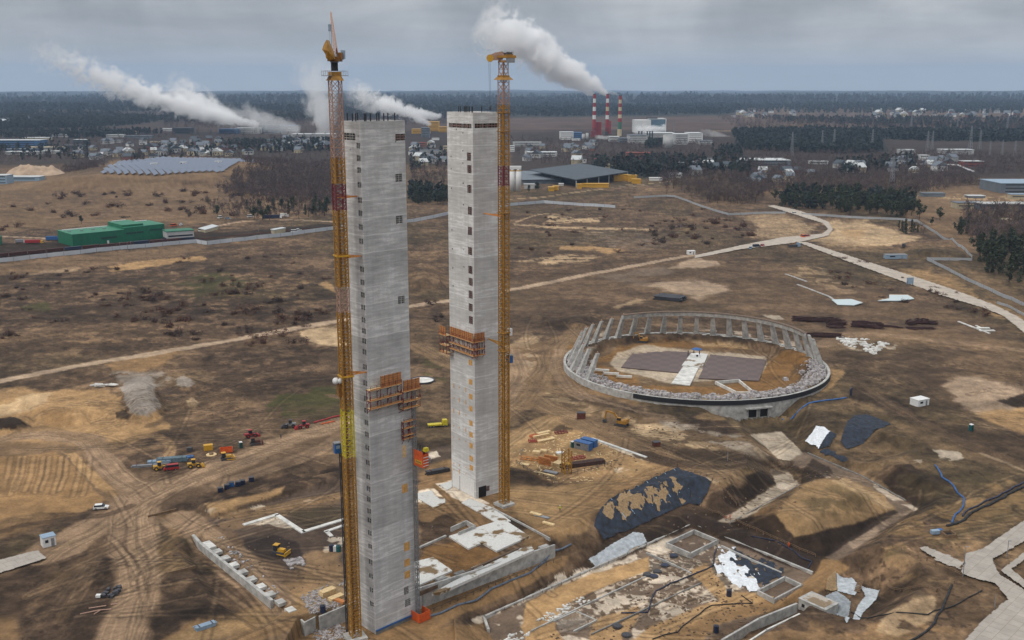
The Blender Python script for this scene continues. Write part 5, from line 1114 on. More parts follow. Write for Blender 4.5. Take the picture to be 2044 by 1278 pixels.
def road(name, px, m, z=.12, step=1.0, jitter=.6):
    P = np.array(GL(*px)); x0, y0 = P.min(0); x1, y1 = P.max(0); xs = np.arange(x0, x1, step); ys = np.arange(y0, y1, step); X, Y = np.meshgrid(xs, ys)
    d = sdp(X.ravel(), Y.ravel(), P).reshape(X.shape) + (fbm(X / 2, Y / 2, 3, 90) - .5) * jitter; ok = d < 0; q = ok[:-1, :-1] & ok[1:, :-1] & ok[:-1, 1:] & ok[1:, 1:]
    Z_ = hgt(X.ravel(), Y.ravel(), False).reshape(X.shape) + z + .45; idx = np.arange(X.size).reshape(X.shape); Q = np.stack([idx[:-1, :-1][q], idx[:-1, 1:][q], idx[1:, 1:][q], idx[1:, :-1][q]], 1)
    u, inv = np.unique(Q, return_inverse=True); o = npmesh(name, np.stack([X.ravel(), Y.ravel(), Z_.ravel()], 1)[u], inv.reshape(Q.shape), m); o['kind'] = 'structure'; return o
road('slab_road', [(2300, 880), (2100, 1003), (2044, 1040), (1960, 1098), (1926, 1108), (1916, 1148), (1950, 1160), (1985, 1168), (2010, 1200), (1960, 1240), (1910, 1300), (2200, 1420), (2300, 1420), (2180, 1260), (2044, 1180), (1995, 1150), (1982, 1120), (2044, 1085), (2110, 1040), (2300, 920)], mRO, step=.33)
road('slab_road', [(1832, 1098), (1850, 1094), (1926, 1125), (1918, 1142), (1880, 1128)], mRO, step=.33, jitter=2)
road('slab_road', [(1995, 1142), (2044, 1105), (2200, 1010), (2200, 1030), (2044, 1122), (2020, 1140), (2044, 1160), (2200, 1230), (2200, 1250), (2044, 1178)], mRO, z=.16, step=.33)
road('slab_road', [(-200, 1150), (0, 1120), (78, 1101), (95, 1118), (0, 1148), (-200, 1200)], mRO, step=.33)
road('site_road', [(1385, 510), (1480, 488), (1560, 472), (1640, 466), (1652, 457), (1640, 446), (1560, 423), (1530, 412), (1545, 410), (1600, 425), (1655, 444), (1664, 458), (1655, 470), (1600, 482), (1480, 497), (1400, 514), (1385, 517)], mat('pale_road', (176, 164, 150), .9, .2, .2), step=1.1)
road('site_road', [(1590, 482), (1610, 482), (1700, 512), (1800, 545), (1900, 578), (1985, 610), (2030, 632), (2120, 690), (2300, 800), (2300, 840), (2090, 705), (2000, 632), (1960, 616), (1880, 592), (1780, 556), (1690, 522)], MATS['pale_road'], step=1.0)
# the round cooling-tower base
CT = thing('cooling_tower_base', 'round concrete cooling tower base with raking columns and rubble inside', 'tower base', (RC[0], RC[1], 0))
def rp(r, ph, z): return (r * math.sin(ph), r * math.cos(ph), z)
def arc(mb, r0, r1, z0, z1, p0, p1, n, sl=0):
    vs = []; fs = []
    for i in range(n + 1):
        p = p0 + (p1 - p0) * i / n; vs += [rp(r0, p, z0), rp(r1, p, z0), rp(r1 - sl, p, z1), rp(r0 - sl, p, z1)]
    for i in range(n):
        a = i * 4
        for k_ in range(4): fs.append((a + k_, a + (k_ + 1) % 4, a + 4 + (k_ + 1) % 4, a + 4 + k_))
    fs += [(0, 3, 2, 1), (n * 4, n * 4 + 1, n * 4 + 2, n * 4 + 3)]; return mb.add(vs, fs)
k = MB(); arc(k, RR - 1.2, RR, -6.5, 2.9, 0, 2 * math.pi, 120); k.build('ring_wall', mCw, CT)
k = MB(); arc(k, RR + .02, RR + .35, 1.0, 2.95, R(111), R(214), 60); k.build('bitumen_band', mBK, CT)
k = MB(); arc(k, RR - 4.5, RR - 1.2, 1.6, 2.3, R(-75), R(100), 80); k.build('ring_plinth', mWC, CT)
HB, RB = 15.8, RR - 8.0
k = MB(); arc(k, RB - .5, RB + .6, HB - 2.2, HB, R(-33), R(84), 60, .4); k.build('ring_beam', mCw, CT)
k = MB(); arc(k, RB - 1.3, RB + .9, HB, HB + .25, R(-33), R(84), 60, 0); k.build('beam_walkway', mat('brown_board', (110, 92, 76), .9, .3, 1), CT)
sp = 360 / 42; colm = None
for i in range(-14, 12):
    ph = R(i * sp + 2.2); rt = RB + .2; zt_ = HB - (0 if i > -5 else .8 + .12 * (-5 - i)); k = MB()
    ux, uy = math.sin(ph), math.cos(ph); tx, ty = uy, -ux; B_ = []
    for r_, z_, w_, dth in ((RR - 3.0, 2.0, 3.6, 3.0), (RR - 3.2, 3.2, 2.9, 2.3), (rt, zt_, 1.5, 1.3)):
        for s1, s2 in ((-1, -1), (1, -1), (1, 1), (-1, 1)):
            B_.append((r_ * ux + tx * w_ / 2 * s1 + ux * dth / 2 * s2, r_ * uy + ty * w_ / 2 * s1 + uy * dth / 2 * s2, z_))
    fs = [(0, 1, 2, 3), (8, 11, 10, 9)] + [(a + q, a + (q + 1) % 4, a + 4 + (q + 1) % 4, a + 4 + q) for a in (0, 4) for q in range(4)]
    k.add(B_, fs); k.build('column', mCw, CT)
    if i <= -4: j_ = MB(); j_.cyl((rt * ux, rt * uy, zt_), (rt * ux - .1, rt * uy - .1, zt_ + .8), .3, .3, 6).build('column_stub', mPK, CT)
gp = R(165.3) ; ga = Vector(G(1487, 838, -6)) - Vector(RC); gb = Vector(G(1538, 836, -6)) - Vector(RC); pa_, pb_ = math.atan2(ga.x, ga.y), math.atan2(gb.x, gb.y)
for j in range(2):
    p0 = pa_ + (pb_ - pa_) * (.06 + .48 * j); p1 = pa_ + (pb_ - pa_) * (.46 + .48 * j)
    k = MB(); arc(k, RR - .3, RR + .05, -4.9, -1.1, p0, p1, 4); o = k.build('gate_opening', mDK, CT)
    k = MB()
    for q0, q1, z0_, z1_ in ((p0 - .006, p0, -5.2, -.9), (p1, p1 + .006, -5.2, -.9), (p0 - .006, p1 + .006, -1.1, -.8)): arc(k, RR + .02, RR + .3, z0_, z1_, min(q0, q1), max(q0, q1), 3)
    k.build('gate_frame', mCw, o)
k = MB(); arc(k, RR + .02, RR + 1.6, -1.0, -.5, min(pa_, pb_) - .01, max(pa_, pb_) + .01, 4); k.build('gate_lintel', mCw, CT)
# rubble on the rim
rng = np.random.default_rng(3); st_v = []; st_f = []; mb = MB()
for i in range(2600):
    ph = R(rng.uniform(88, 288)); r_ = RR - 2 - abs(rng.normal(0, 4.2)); x_, y_ = RC[0] + r_ * math.sin(ph), RC[1] + r_ * math.cos(ph); s_ = rng.uniform(.25, .95) if rng.random() < .9 else rng.uniform(1, 2.2)
    st_v.append((x_, y_, s_, rng.uniform(0, 3.1), rng.uniform(.3, .9), rng.uniform(.4, 1)))
hh = hgt(np.array([q[0] for q in st_v]), np.array([q[1] for q in st_v]))
for (x_, y_, s_, rz_, fl, asp), h_ in zip(st_v, hh): mb.box((x_, y_, h_ + s_ * fl * .3), (s_ * 1.6, s_ * asp * 1.4, s_ * fl), rz_, taper=.7)
m_rb = mat('rubble_concrete', (186, 180, 178), .95, .45, .8, c2=(104, 98, 98)); o = mb.build('rubble', m_rb); tag(o, 'broken pale concrete rubble heaped along the round rim', 'rubble', kind='stuff')
for i, (x, y) in enumerate([(1201, 744), (1220, 751), (1246, 757)]):
    p = Wp(x, y); t = thing('concrete_beam', ['precast white beam on the rim rubble, nearest the left columns', 'precast white beam on the rim rubble, middle of three', 'precast white beam on the rim rubble, lowest of three'][i], 'beam', (p[0], p[1], p[2] + 1.3), R(-12))
    MB().box((0, 0, 0), (7, 1.1, .9)).build('beam_body', mWC, t); MB().box((-3.6, 0, .1), (.4, 1.4, 1.3)).build('end_block', mCw, t)
zi = .6
def pslab(name, label, px, m, z=zi, th=.4): return slab(name, label, px, z, th, m)
mBT = bpy.data.materials.new('brown_tiles'); mBT.use_nodes = True; N, L, M, MIX, RAMP, NOI = nodes(mBT.node_tree)
o = N('ShaderNodeOutputMaterial'); b = N('ShaderNodeBsdfPrincipled'); L(b.outputs[0], o.inputs[0]); tc = N('ShaderNodeTexCoord'); br = N('ShaderNodeTexChecker'); mp_ = N('ShaderNodeMapping'); mp_.inputs['Rotation'].default_value = (0, 0, R(10)); mp_.inputs['Scale'].default_value = (.22, .22, .22)
L(tc.outputs['Object'], mp_.inputs[0]); L(mp_.outputs[0], br.inputs[0]); br.inputs['Color1'].default_value = (*lin((96, 78, 72)), 1); br.inputs['Color2'].default_value = (*lin((84, 68, 64)), 1)
s_ = N('ShaderNodeVectorMath', operation='SCALE'); L(br.outputs[0], s_.inputs[0]); L(M('ADD', .7, M('MULTIPLY', NOI(tc.outputs['Object'], .5, 6), .6)), s_.inputs[3]); L(s_.outputs[0], b.inputs['Base Color'])
br.inputs['Scale'].default_value = 1
pslab('floor_slab', 'dark brown tiled floor field, left half inside the round tower base', [(1240, 733), (1273, 692), (1379, 703), (1357, 744)], mBT, .75)
pslab('floor_slab', 'dark brown tiled floor field, right half inside the round tower base', [(1394, 755), (1418, 708), (1530, 718), (1515, 760)], mBT, .75)
pslab('floor_slab', 'pale central platform between the two brown floor fields', [(1361, 729), (1381, 703), (1413, 707), (1402, 733)], mS1, 1.3, 1)
pslab('floor_slab', 'pale ramp strip leading forward from the central platform', [(1340, 765), (1364, 731), (1395, 733), (1377, 769)], mWC, .8)
wall_run('chute_wall', 'white wedge-shaped concrete chute on the near rim', GL((1428, 768), (1474, 764), (1505, 789), (1470, 789), (1428, 768)), 0, 1.6, .6, mWC)
BP = thing('blue_basin', 'round blue covered heap beside the central platform', 'heap', (*G(1391, 702), .7)); MB().ball((0, 0, .2), 3.0, 12, 6, (1, .8, .35), .1).build('blue_cover', mBL, BP)
CB = thing('pump_block', 'small white pump block on the central platform', 'block', (*G(1387, 718), 1.3))
MB().box((0, 0, .8), (4, 2.5, 1.6)).build('block_body', mWH, CB); MB().box((.8, -1.3, 1.0), (.9, .2, .8)).build('hatch', mDK, CB)
for i in range(3): MB().cyl((-3 + i * 2.8, 2.6, 0), (-3 + i * 2.8, 2.6, 2.6), .25, .25, 8).build('pipe', mDG, CB)

# ---------------------------------------------------------------- vehicles and machines
def wheel(root, x, y, r, w=.35, rim=None):
    o = MB().cyl((x, y - w / 2, r), (x, y + w / 2, r), r, r, 14).build('wheel', mBK, root); MB().cyl((x, y - w / 2 - .02, r), (x, y + w / 2 + .02, r), r * .5, r * .5, 10).build('rim', rim or mGY, o)
def excavator(label, loc, rz, c=None, reach=1.0, back=None, sc=1):
    c = c or mYE; t = thing('excavator', label, 'excavator', loc, rz)
    for s_ in (-1, 1):
        k = MB(); k.extr([(-1.9, .1), (1.9, .1), (2.2, .45), (1.9, .85), (-1.9, .85), (-2.2, .45)], .55, (0, s_ * 1.15, 0)); k.build('track', mDG, t)
    k = MB(); k.box((-.3, 0, 1.5), (3.4, 2.5, 1.0)); k.box((-1.6, 0, 1.9), (1.1, 2.5, 1.1), taper=.85); k.build('body', back or c, t)
    k = MB(); k.box((.7, .75, 2.1), (1.3, .95, 1.5), taper=.86); cb_ = k.build('cab', mGLS, t); MB().box((.7, .75, 2.9), (1.3, 1.0, .12)).build('cab_roof', c, cb_)
    k = MB(); pts = [(1.0, 1.4), (2.4 * reach, 3.8), (4.6 * reach, 4.2)]
    k.bar((pts[0][0], -.3, pts[0][1]), (pts[1][0], -.3, pts[1][1]), .45, .6); k.bar((pts[1][0], -.3, pts[1][1]), (pts[2][0], -.3, pts[2][1]), .4, .5); k.build('boom', c, t)
    k = MB(); k.bar((pts[2][0], -.3, pts[2][1]), (pts[2][0] + .6, -.3, 1.2), .35, .45); k.build('arm', c, t)
    k = MB(); k.extr([(0, .0), (.9, .2), (1.0, 1.0), (.3, 1.3), (-.1, .8)], 1.2, (pts[2][0] + .2, -.3, 0)); k.build('bucket', mDG, t)
    t.scale = (sc,) * 3; return t
def loader(label, loc, rz, c=None, cat='loader', name='wheel_loader', hood=None):
    c = c or mYE; t = thing(name, label, cat, loc, rz)
    for x in (-1.3, 1.4):
        for y in (-1, 1): wheel(t, x, y, .75, .5, c)
    k = MB(); k.box((-1.3, 0, 1.3), (2.0, 1.5, .9)); k.box((.6, 0, 1.1), (2.2, .9, .6)); k.build('body', hood or c, t)
    k = MB(); k.box((-.2, 0, 2.3), (1.3, 1.4, 1.3), taper=.88); q = k.build('cab', mGLS, t); MB().box((-.2, 0, 3.02), (1.4, 1.5, .12)).build('cab_roof', c, q)
    k = MB()
    for y in (-.5, .5): k.bar((.6, y, 1.5), (2.7, y, .7), .2, .3)
    k.build('lift_arm', c, t); k = MB(); k.extr([(2.5, .1), (3.6, .1), (3.4, .5), (2.8, 1.2), (2.5, .9)], 2.6); k.build('bucket', c, t); return t
def dozer(label, loc, rz, c=None, blade=None):
    c = c or mYE; t = thing('bulldozer', label, 'bulldozer', loc, rz)
    for s_ in (-1, 1): MB().extr([(-1.7, .05), (1.6, .05), (2.0, .5), (1.5, 1.0), (-1.5, 1.0), (-2.0, .5)], .6, (0, s_ * 1.1, 0)).build('track', mDG, t)
    MB().box((.6, 0, 1.35), (2.4, 1.3, .9)).build('body', c, t); k = MB(); k.box((-.9, 0, 2.0), (1.4, 1.5, 1.6), taper=.9); q = k.build('cab', mGLS, t); MB().box((-.9, 0, 2.86), (1.6, 1.7, .14)).build('cab_roof', c, q)
    MB().extr([(2.5, .1), (2.8, .1), (2.65, .7), (2.9, 1.3), (2.6, 1.3), (2.4, .7)], 3.2).build('blade', blade or c, t)
    k = MB(); [k.bar((0, y, .6), (2.5, y, .4), .2) for y in (-1.5, 1.5)]; k.build('push_arm', c, t); return t
def car(label, loc, rz, c, name='parked_car', cat='car', van=False):
    t = thing(name, label, cat, loc, rz)
    pr = [(-2.3, .35), (2.25, .35), (2.3, .75), (1.5, .95), (-2.25, 1.0)] if not van else [(-2.6, .35), (2.6, .35), (2.6, .9), (2.0, 1.2), (-2.6, 1.2)]
    MB().extr(pr, 1.8).build('body', c, t)
    pr = [(-2.1, 1.0), (1.2, .97), (.5, 1.55), (-1.9, 1.6)] if not van else [(-2.6, 1.2), (2.0, 1.2), (1.5, 2.0), (-2.55, 2.05)]
    MB().extr(pr, 1.6).build('glasshouse', mGLS, t); pr2 = [(x * .86 - .15, z_ + .02) for x, z_ in pr[2:]]; MB().box(((pr[2][0] + pr[3][0]) / 2, 0, pr[2][1] + .06), (abs(pr[2][0] - pr[3][0]) * .92, 1.55, .07)).build('roof', c, t)
    for x in (-1.45, 1.45):
        for y in (-.8, .8): wheel(t, x, y, .34, .25)
    for y in (-.6, .6): MB().box((2.3 if not van else 2.6, y, .72), (.06, .35, .18)).build('headlight', mWH, t)
    return t
def truck(label, loc, rz, cabc, bodyc, L_=8, h=2.6, name='truck', flat=False):
    t = thing(name, label, 'truck', loc, rz)
    k = MB(); k.box((L_ / 2 - 1, 0, 1.7), (2.0, 2.3, 2.2), taper=.9); k.build('cab', cabc, t); MB().box((L_ / 2 + .0, 0, 2.1), (.06, 1.9, .8)).build('windscreen', mGLS, t)
    MB().box((-1.0, 0, 1.1 + (0 if flat else h / 2)), (L_ - 2.4, 2.3, .5 if flat else h)).build('cargo_body', bodyc, t); MB().box((-.3, 0, .75), (L_ - 1, 1.0, .3)).build('chassis', mDG, t)
    for x in (L_ / 2 - 1.1, -L_ / 2 + 1.2, -L_ / 2 + 2.4):
        for y in (-1, 1): wheel(t, x, y, .48, .3)
    return t
def hut(label, loc, rz, d, body, roof, name='site_hut', door=None, cat='hut'):
    t = thing(name, label, cat, loc, rz); L_, w, h = d
    MB().box((0, 0, h / 2), (L_, w, h)).build('wall', body, t); MB().box((0, 0, h + .08), (L_ + .3, w + .3, .16)).build('roof', roof, t)
    MB().box((L_ * .25, -w / 2 - .02, h * .42), (.9, .06, h * .8)).build('door', door or mGY, t)
    MB().box((-L_ * .2, -w / 2 - .02, h * .6), (L_ * .25, .05, h * .3)).build('window', mGLS, t); return t
def at(px, py, dz=0): x, y, z_ = Wp(px, py); return (x, y, z_ + dz)
def wc(label, px, py, c=None, rz=.5, sc=1):
    t = thing('portable_toilet', label, 'toilet', at(px, py), rz); MB().box((0, 0, 1.1), (1.15, 1.15, 2.2)).build('cabin', c or mTEAL, t); MB().box((0, 0, 2.3), (1.2, 1.2, .22), taper=.8).build('roof', mWH, t)
    MB().box((0, -.6, 1.1), (.8, .05, 1.9)).build('door', mGRD, t); t.scale = (sc,) * 3; return t
excavator('yellow excavator with raised boom digging beside the round tower base', at(1241, 850), R(150), mYA, 1.25, sc=1.2)
excavator('yellow-brown excavator on the sand heap inside the round tower base', at(1283, 684), R(170), mYA, .8, sc=1.2)
loader('yellow wheel loader in front of blue bins, left end of the machine row', at(320, 938), R(20)); loader('yellow loader with low bucket, second machine from the left in the row', at(388, 933), R(18))
dozer('yellow bulldozer with orange skip behind it in the machine row', at(452, 918), R(22)); t = thing('skip', 'orange open skip behind the bulldozer', 'skip', at(452, 903), R(15))
k = MB(); [k.box(p, q) for p, q in (((0, 1.1, 1), (4.4, .12, 1.5)), ((0, -1.1, 1), (4.4, .12, 1.5)), ((2.2, 0, 1), (.12, 2.2, 1.5)), ((-2.2, 0, 1), (.12, 2.2, 1.5)), ((0, 0, .3), (4.4, 2.2, .15)))]; k.build('skip_body', mOR, t)
car('red and white small van at the machine row', at(342, 938), R(200), mRE, van=True); car('white estate car on the dirt track by the sand cut', at(202, 1016), R(12), mWH); 
truck('bright yellow flatbed pickup on the dirt road between the pylons', at(873, 852), R(14), mYB, mYB, 8, .4, flat=True)
loader('small red tractor on the dirt road left of the near crane', at(606, 855), R(200), mRE, 'tractor', 'tractor', mRE); loader('small dark tractor beside the red tractor', at(579, 853), R(190), mDG, 'tractor', 'tractor', mGY)
dozer('small yellow roller on the dark gravel of the walled yard', at(558, 1106), R(-20)); loader('red digger parked behind the portable toilet', at(501, 873), R(30), mRE); dozer('rusty red harrow machine beside the road', at(510, 888), R(20), mRUST)
hut('small white hut at the left edge by the dirt junction', at(97, 1088), R(38), (3.6, 3.0, 3.0), mWH, mLB); hut('white flat hut on the bare field right of the round tower base', at(1835, 808), R(28), (6.5, 4.5, 2.8), mWH, mWH)
hut('long white office container row beyond the pale road', at(1787, 516), R(4), (17, 5, 3.2), mLB, mGY); hut('small white hut beside the straight pale road', at(1379, 508), R(10), (6, 4, 3), mWH, mWH)
CBX = hut('blue container with grey side and blue roof in the storage yard', at(1164, 896), R(-38), (6.6, 2.6, 2.7), mGY, mBL, 'site_container'); MB().box((3.33, 0, 1.35), (.06, 2.6, 2.7)).build('end_wall', mBL, CBX)
hut('blue container directly behind the grey one in the storage yard', tuple(np.array(at(1176, 890))), R(-38), (6, 2.5, 2.6), mBL, mBL, 'site_container')
wc('green portable toilet beside the blue container', 1143, 893); wc('green portable toilet by the machine row', 481, 894); wc('lone green portable toilet on the dark field', 1938, 860, sc=1.15)
for i, (x, y, c) in enumerate([(440, 982, mNB), (453, 976, mNB), (462, 971, mBL), (475, 970, mNB), (484, 967, mNB), (502, 961, mNB)]):
    lb = ['dark blue crate, leftmost of the row on the bank', 'dark blue crate, second of the row on the bank', 'lighter blue crate in the row on the bank', 'dark blue crate left of the paired crates', 'dark blue crate right of the paired crates', 'purple-blue crate at the right end of the row'][i]
    t = thing('storage_crate', lb, 'crate', at(x, y), R(20), 'blue crates on the bank'); MB().box((0, 0, .75), (1.7, 1.5, 1.5)).build('crate_body', c, t); MB().box((0, 0, 1.56), (1.8, 1.6, .12)).build('lid', mDG, t)
for i, (x, y, c) in enumerate([(662, 1100, mNB), (676, 1101, mTEAL), (645, 1228, mNB), (1455, 1190, mNB), (1429, 1262, mNB)]):
    lb = ['dark tank left of the white can in the walled yard', 'teal tank in the walled yard', 'dark tank on the gravel above the retaining wall', 'dark tank standing beside the sandy track in the pit', 'lone dark tank at the bottom edge of the pit'][i]
    t = thing('water_tank', lb, 'tank', at(x, y)); MB().cyl((0, 0, 0), (0, 0, 1.9), .75, .75, 12).build('tank_body', c, t); MB().cyl((0, 0, 1.9), (0, 0, 2.1), .4, .35, 10).build('cap', mDG, t)
for nm, lb, x, y, d, rz, m in [('steel_trough', 'long grey-blue steel trough behind the yellow loader', 345, 921, (11, 2.4, 1.6), 12, mat('grey_blue_steel', (96, 116, 126), .6, .3, 1)), ('steel_trough', 'pale blue steel frame bundle left of the trough', 318, 925, (8, 2, 1.2), 12, mLB), ('steel_trough', 'long thin grey beam bundle at the left end of the machine row', 289, 932, (9, 1.2, .8), 10, mGY), ('formwork_frame', 'bright blue frame stack near the machine row', 372, 915, (5, 2.4, .7), 25, mBL),
       ('generator_box', 'yellow generator box behind the machine row', 416, 898, (3.2, 2.0, 1.9), 20, mYE), ('cable_drum', 'round sandy cable drum lying near the bulldozer', 422, 909, (4.2, 2.4, .5), 5, mPL2), ('generator_box', 'small dark box behind the machine row', 379, 901, (1.8, 1.6, 1.4), 0, mDG),
       ('pipe_bundle', 'silver wrapped bundle lying by the bottom track', 410, 1253, (5.5, 1.7, 1.0), 38, mLB), ('generator_box', 'white bag on the grey tank pad in the yard', 669, 1100, (1, 1, 1.5), 0, mWH),
       ('waste_container', 'rusty red and black container on the dirt road', 1160, 836, (3.4, 2.2, 2.6), 0, mRUST), ('panel_stack', 'dark flat stack of panels on the pale field behind the round base', 1338, 597, (19, 12, 2.2), -28, mat('dark_panel', (52, 54, 60), .6, .35, .4)), ('tank_block', 'rusty box half buried by the muddy road', 1310, 890, (2.6, 2.2, 1.6), 10, mRUST),
       ('timber_pile', 'brown timber pile at the right of the storage yard', 1165, 929, (17, 2.8, 1.5), 20, mat('dark_timber', (74, 52, 44), .9, .35, 1)), ('steel_mesh_pile', 'dark rebar cage bundle west of the far pylon', 874, 944, (9, 2.0, 1.4), 28, mDG), ('equipment_box', 'pale machine block beside the far pylon yard', 851, 922, (2.6, 2.4, 1.6), 20, mGY)]:
    t = thing(nm, lb, nm.replace('_', ' '), at(x, y), R(rz)); L_, w, h = d
    if nm == 'cable_drum': MB().cyl((0, 0, 0), (0, 0, .4), 1.9, 1.9, 16).build('drum_disc', m, t); MB().cyl((0, 0, .4), (0, 0, .9), .8, .8, 10).build('drum_core', mWD, t); continue
    if nm in ('steel_trough', 'timber_pile', 'pipe_bundle', 'steel_mesh_pile', 'formwork_frame', 'panel_stack'):
        n = {'panel_stack': 7}.get(nm, 5); k = MB()
        for i in range(n):
            for j in range(3): k.box((random.uniform(-.04, .04) * L_, (i - (n - 1) / 2) * w / n, h * (j + .5) / 3), (L_ * random.uniform(.86, 1), w / n * .86, h / 3 * .85))
        k.build('stack', m, t)
        for e in (-.3, .3): MB().box((L_ * e, 0, h + .05), (.2, w * 1.02, .12)).build('strap', mDG if m is not mDG else mRUST, t)
    else: MB().box((0, 0, h / 2), (L_, w, h)).build('box_body', m, t); MB().box((0, 0, h + .06), (L_ * 1.03, w * 1.03, .14)).build('lid', mDG if m is mRUST else m, t)
random.seed(11)
TL = ['pale plank stack near the yard fence corner', 'long pale timber bundle behind the orange racks', 'second long timber bundle near the yard road', 'pale plywood stack left of the green box', 'small pale plywood stack above the larger one', 'single pale plywood sheet at the yard corner', 'upright brown plywood form in the yard', 'brown plywood form leaning behind the upright one', 'pale deck stack under the yellow steel tower', 'white sheet pallet in the middle of the yard', 'long pale plank pair at the near yard edge', 'grey curved steel plate at the near yard edge',
      'timber stack on gravel left of the near crane, largest', 'timber stack on gravel left of the near crane, middle', 'timber stack on gravel left of the near crane, smallest', 'white plank pallet below the worker', 'grey plank pallet below the worker', 'pale plank pallet nearest the pit corner']
for i, (x, y, d, rz, m) in enumerate([(1085, 868, (6, 1.6, 1.2), 35, mPL2), (1080, 872, (7, 1.2, .9), 32, mPL2), (1090, 880, (7.5, 1.6, .7), 30, mPL2), (1071, 905, (2.8, 2, .9), -20, mPL2), (1085, 902, (2.4, 1.6, .8), -20, mPL2), (1047, 928, (3.6, 1.9, .4), -20, mPL2), (1087, 928, (5, .5, 2.8), -35, mPL), (1100, 921, (5.4, .5, 2.2), -30, mPL), (1120, 930, (5, 3.4, 1.2), -38, mPL2), (1118, 905, (3, 2, .5), 20, mWH), (1087, 948, (8, .9, .5), -32, mPL2), (1100, 944, (5.2, 1.8, .5), -30, mGY),
        (654, 1187, (4.2, 2, 1.5), 45, mPL2), (671, 1195, (4, 1.8, .8), 45, mPL2), (678, 1202, (3.2, 1.2, .7), -30, mPL), (1070, 1028, (4, 1.3, .6), -35, mPL2), (1082, 1032, (5, 1.3, .3), -30, mGY), (1095, 1047, (4, 1.2, .5), -35, mPL2)]):
    t = thing('timber_stack', TL[i], 'timber', at(x, y), R(rz)); L_, w, h = d; n = 4 if h > .6 else 2
    for j in range(n): MB().box((random.uniform(-.1, .1), random.uniform(-.06, .06), h * (j + .5) / n), (L_, w, h / n * .86)).build('board', m, t)
YT = thing('crane_mast_section', 'yellow lattice mast piece standing in the storage yard', 'mast section', at(1131, 944), R(20)); k = MB(); lattice(k, 2.6, 0, 8.5, 1.9, .28, .14, 1); k.build('lattice', mYA, YT); MB().box((0, 0, 3.4), (2.4, 2.4, .2)).build('platform', mYE, YT)
for i, (x, y, rz, lb) in enumerate([(1068, 872, 30, 'orange rack beside the long timber bundles'), (1063, 882, 10, 'red rack below the orange rack'), (1060, 918, -20, 'orange beam frame lying flat in the yard'), (1152, 916, 25, 'red steel rack behind the yellow mast piece'), (1120, 865, 20, 'red and blue scrap frame at the yard road')]):
    t = thing('steel_rack', lb, 'rack', at(x, y), R(rz)); k = MB(); L_ = [4, 3, 8, 6, 5][i]
    for s_ in (-1, 1): k.bar((-L_ / 2, s_, .3), (L_ / 2, s_, .3), .22); k.bar((-L_ / 2, s_ * .6, .9), (L_ / 2, s_ * .6, .9), .16)
    for j in range(5): k.bar((-L_ / 2 + L_ * j / 4, -1, .3), (-L_ / 2 + L_ * j / 4, 1, .3), .16); k.bar((-L_ / 2 + L_ * j / 4, -1, 0), (-L_ / 2 + L_ * j / 4, -.6, .95), .12); k.bar((-L_ / 2 + L_ * j / 4, 1, 0), (-L_ / 2 + L_ * j / 4, .6, .95), .12)
    k.build('frame', [mOR, mRE, mTI, mRE, mRS][i], t)
# rusty rebar stores in the field beyond the round base
for i, (x, y, d, rz) in enumerate([(1605, 641, (15, 5, 3.2), -8), (1640, 642, (20, 4, 2.6), 8), (1668, 648, (12, 5, 3), -4), (1668, 654, (10, 5, 1.4), 2), (1730, 652, (18, 9, 3), -22), (1716, 646, (9, 4, 2), 0), (1770, 652, (16, 3, .8), -30), (1818, 648, (6, 5, 3), 0), (1833, 646, (5, 4, 3), 0), (1846, 646, (5, 5, 3.2), 0), (1862, 647, (5, 4, 2), 0), (1825, 656, (9, 5, .8), -10), (1845, 656, (11, 4, .8), -10), (1640, 672, (22, 5, 2.4), -10)]):
    lb = ['rusty rebar heap at the left end of the field store', 'long low rebar heap behind the first one', 'rebar heap with humped top in the field store', 'small rebar mound in front of the humped heap', 'largest sloping rebar stack in the field store', 'square dark rebar stack beside the blue sheet', 'thin rebar bundle right of the largest stack', 'first of four round rebar coils on the field', 'second of four round rebar coils on the field', 'third of four round rebar coils on the field', 'last of four round rebar coils on the field', 'flat rebar mat left, in front of the coils', 'flat rebar mat right, in front of the coils', 'spiky rebar pile beside the end of the ring beam'][i]
    t = thing('rebar_pile', lb, 'rebar', at(x, y), R(rz)); L_, w, h = d; k = MB(); rr_ = random.Random(i)
    for j in range(int(16 + L_ * w * .5)):
        a = (rr_.uniform(-.5, .1) * L_, rr_.uniform(-.5, .5) * w); z_ = rr_.uniform(.1, h * (1 - (abs(a[1]) / w) ** 1.0)); k.bar((a[0], a[1], z_), (a[0] + L_ * rr_.uniform(.35, .5), a[1] + rr_.uniform(-.3, .3), z_ + rr_.uniform(-.3, .3)), rr_.uniform(.25, .5))
    k.box((0, 0, h * .35), (L_ * .9, w * .8, h * .7), taper=.6); k.build('bars', mat('dark_rebar', (58, 34, 32), .9, .4, 1), t)
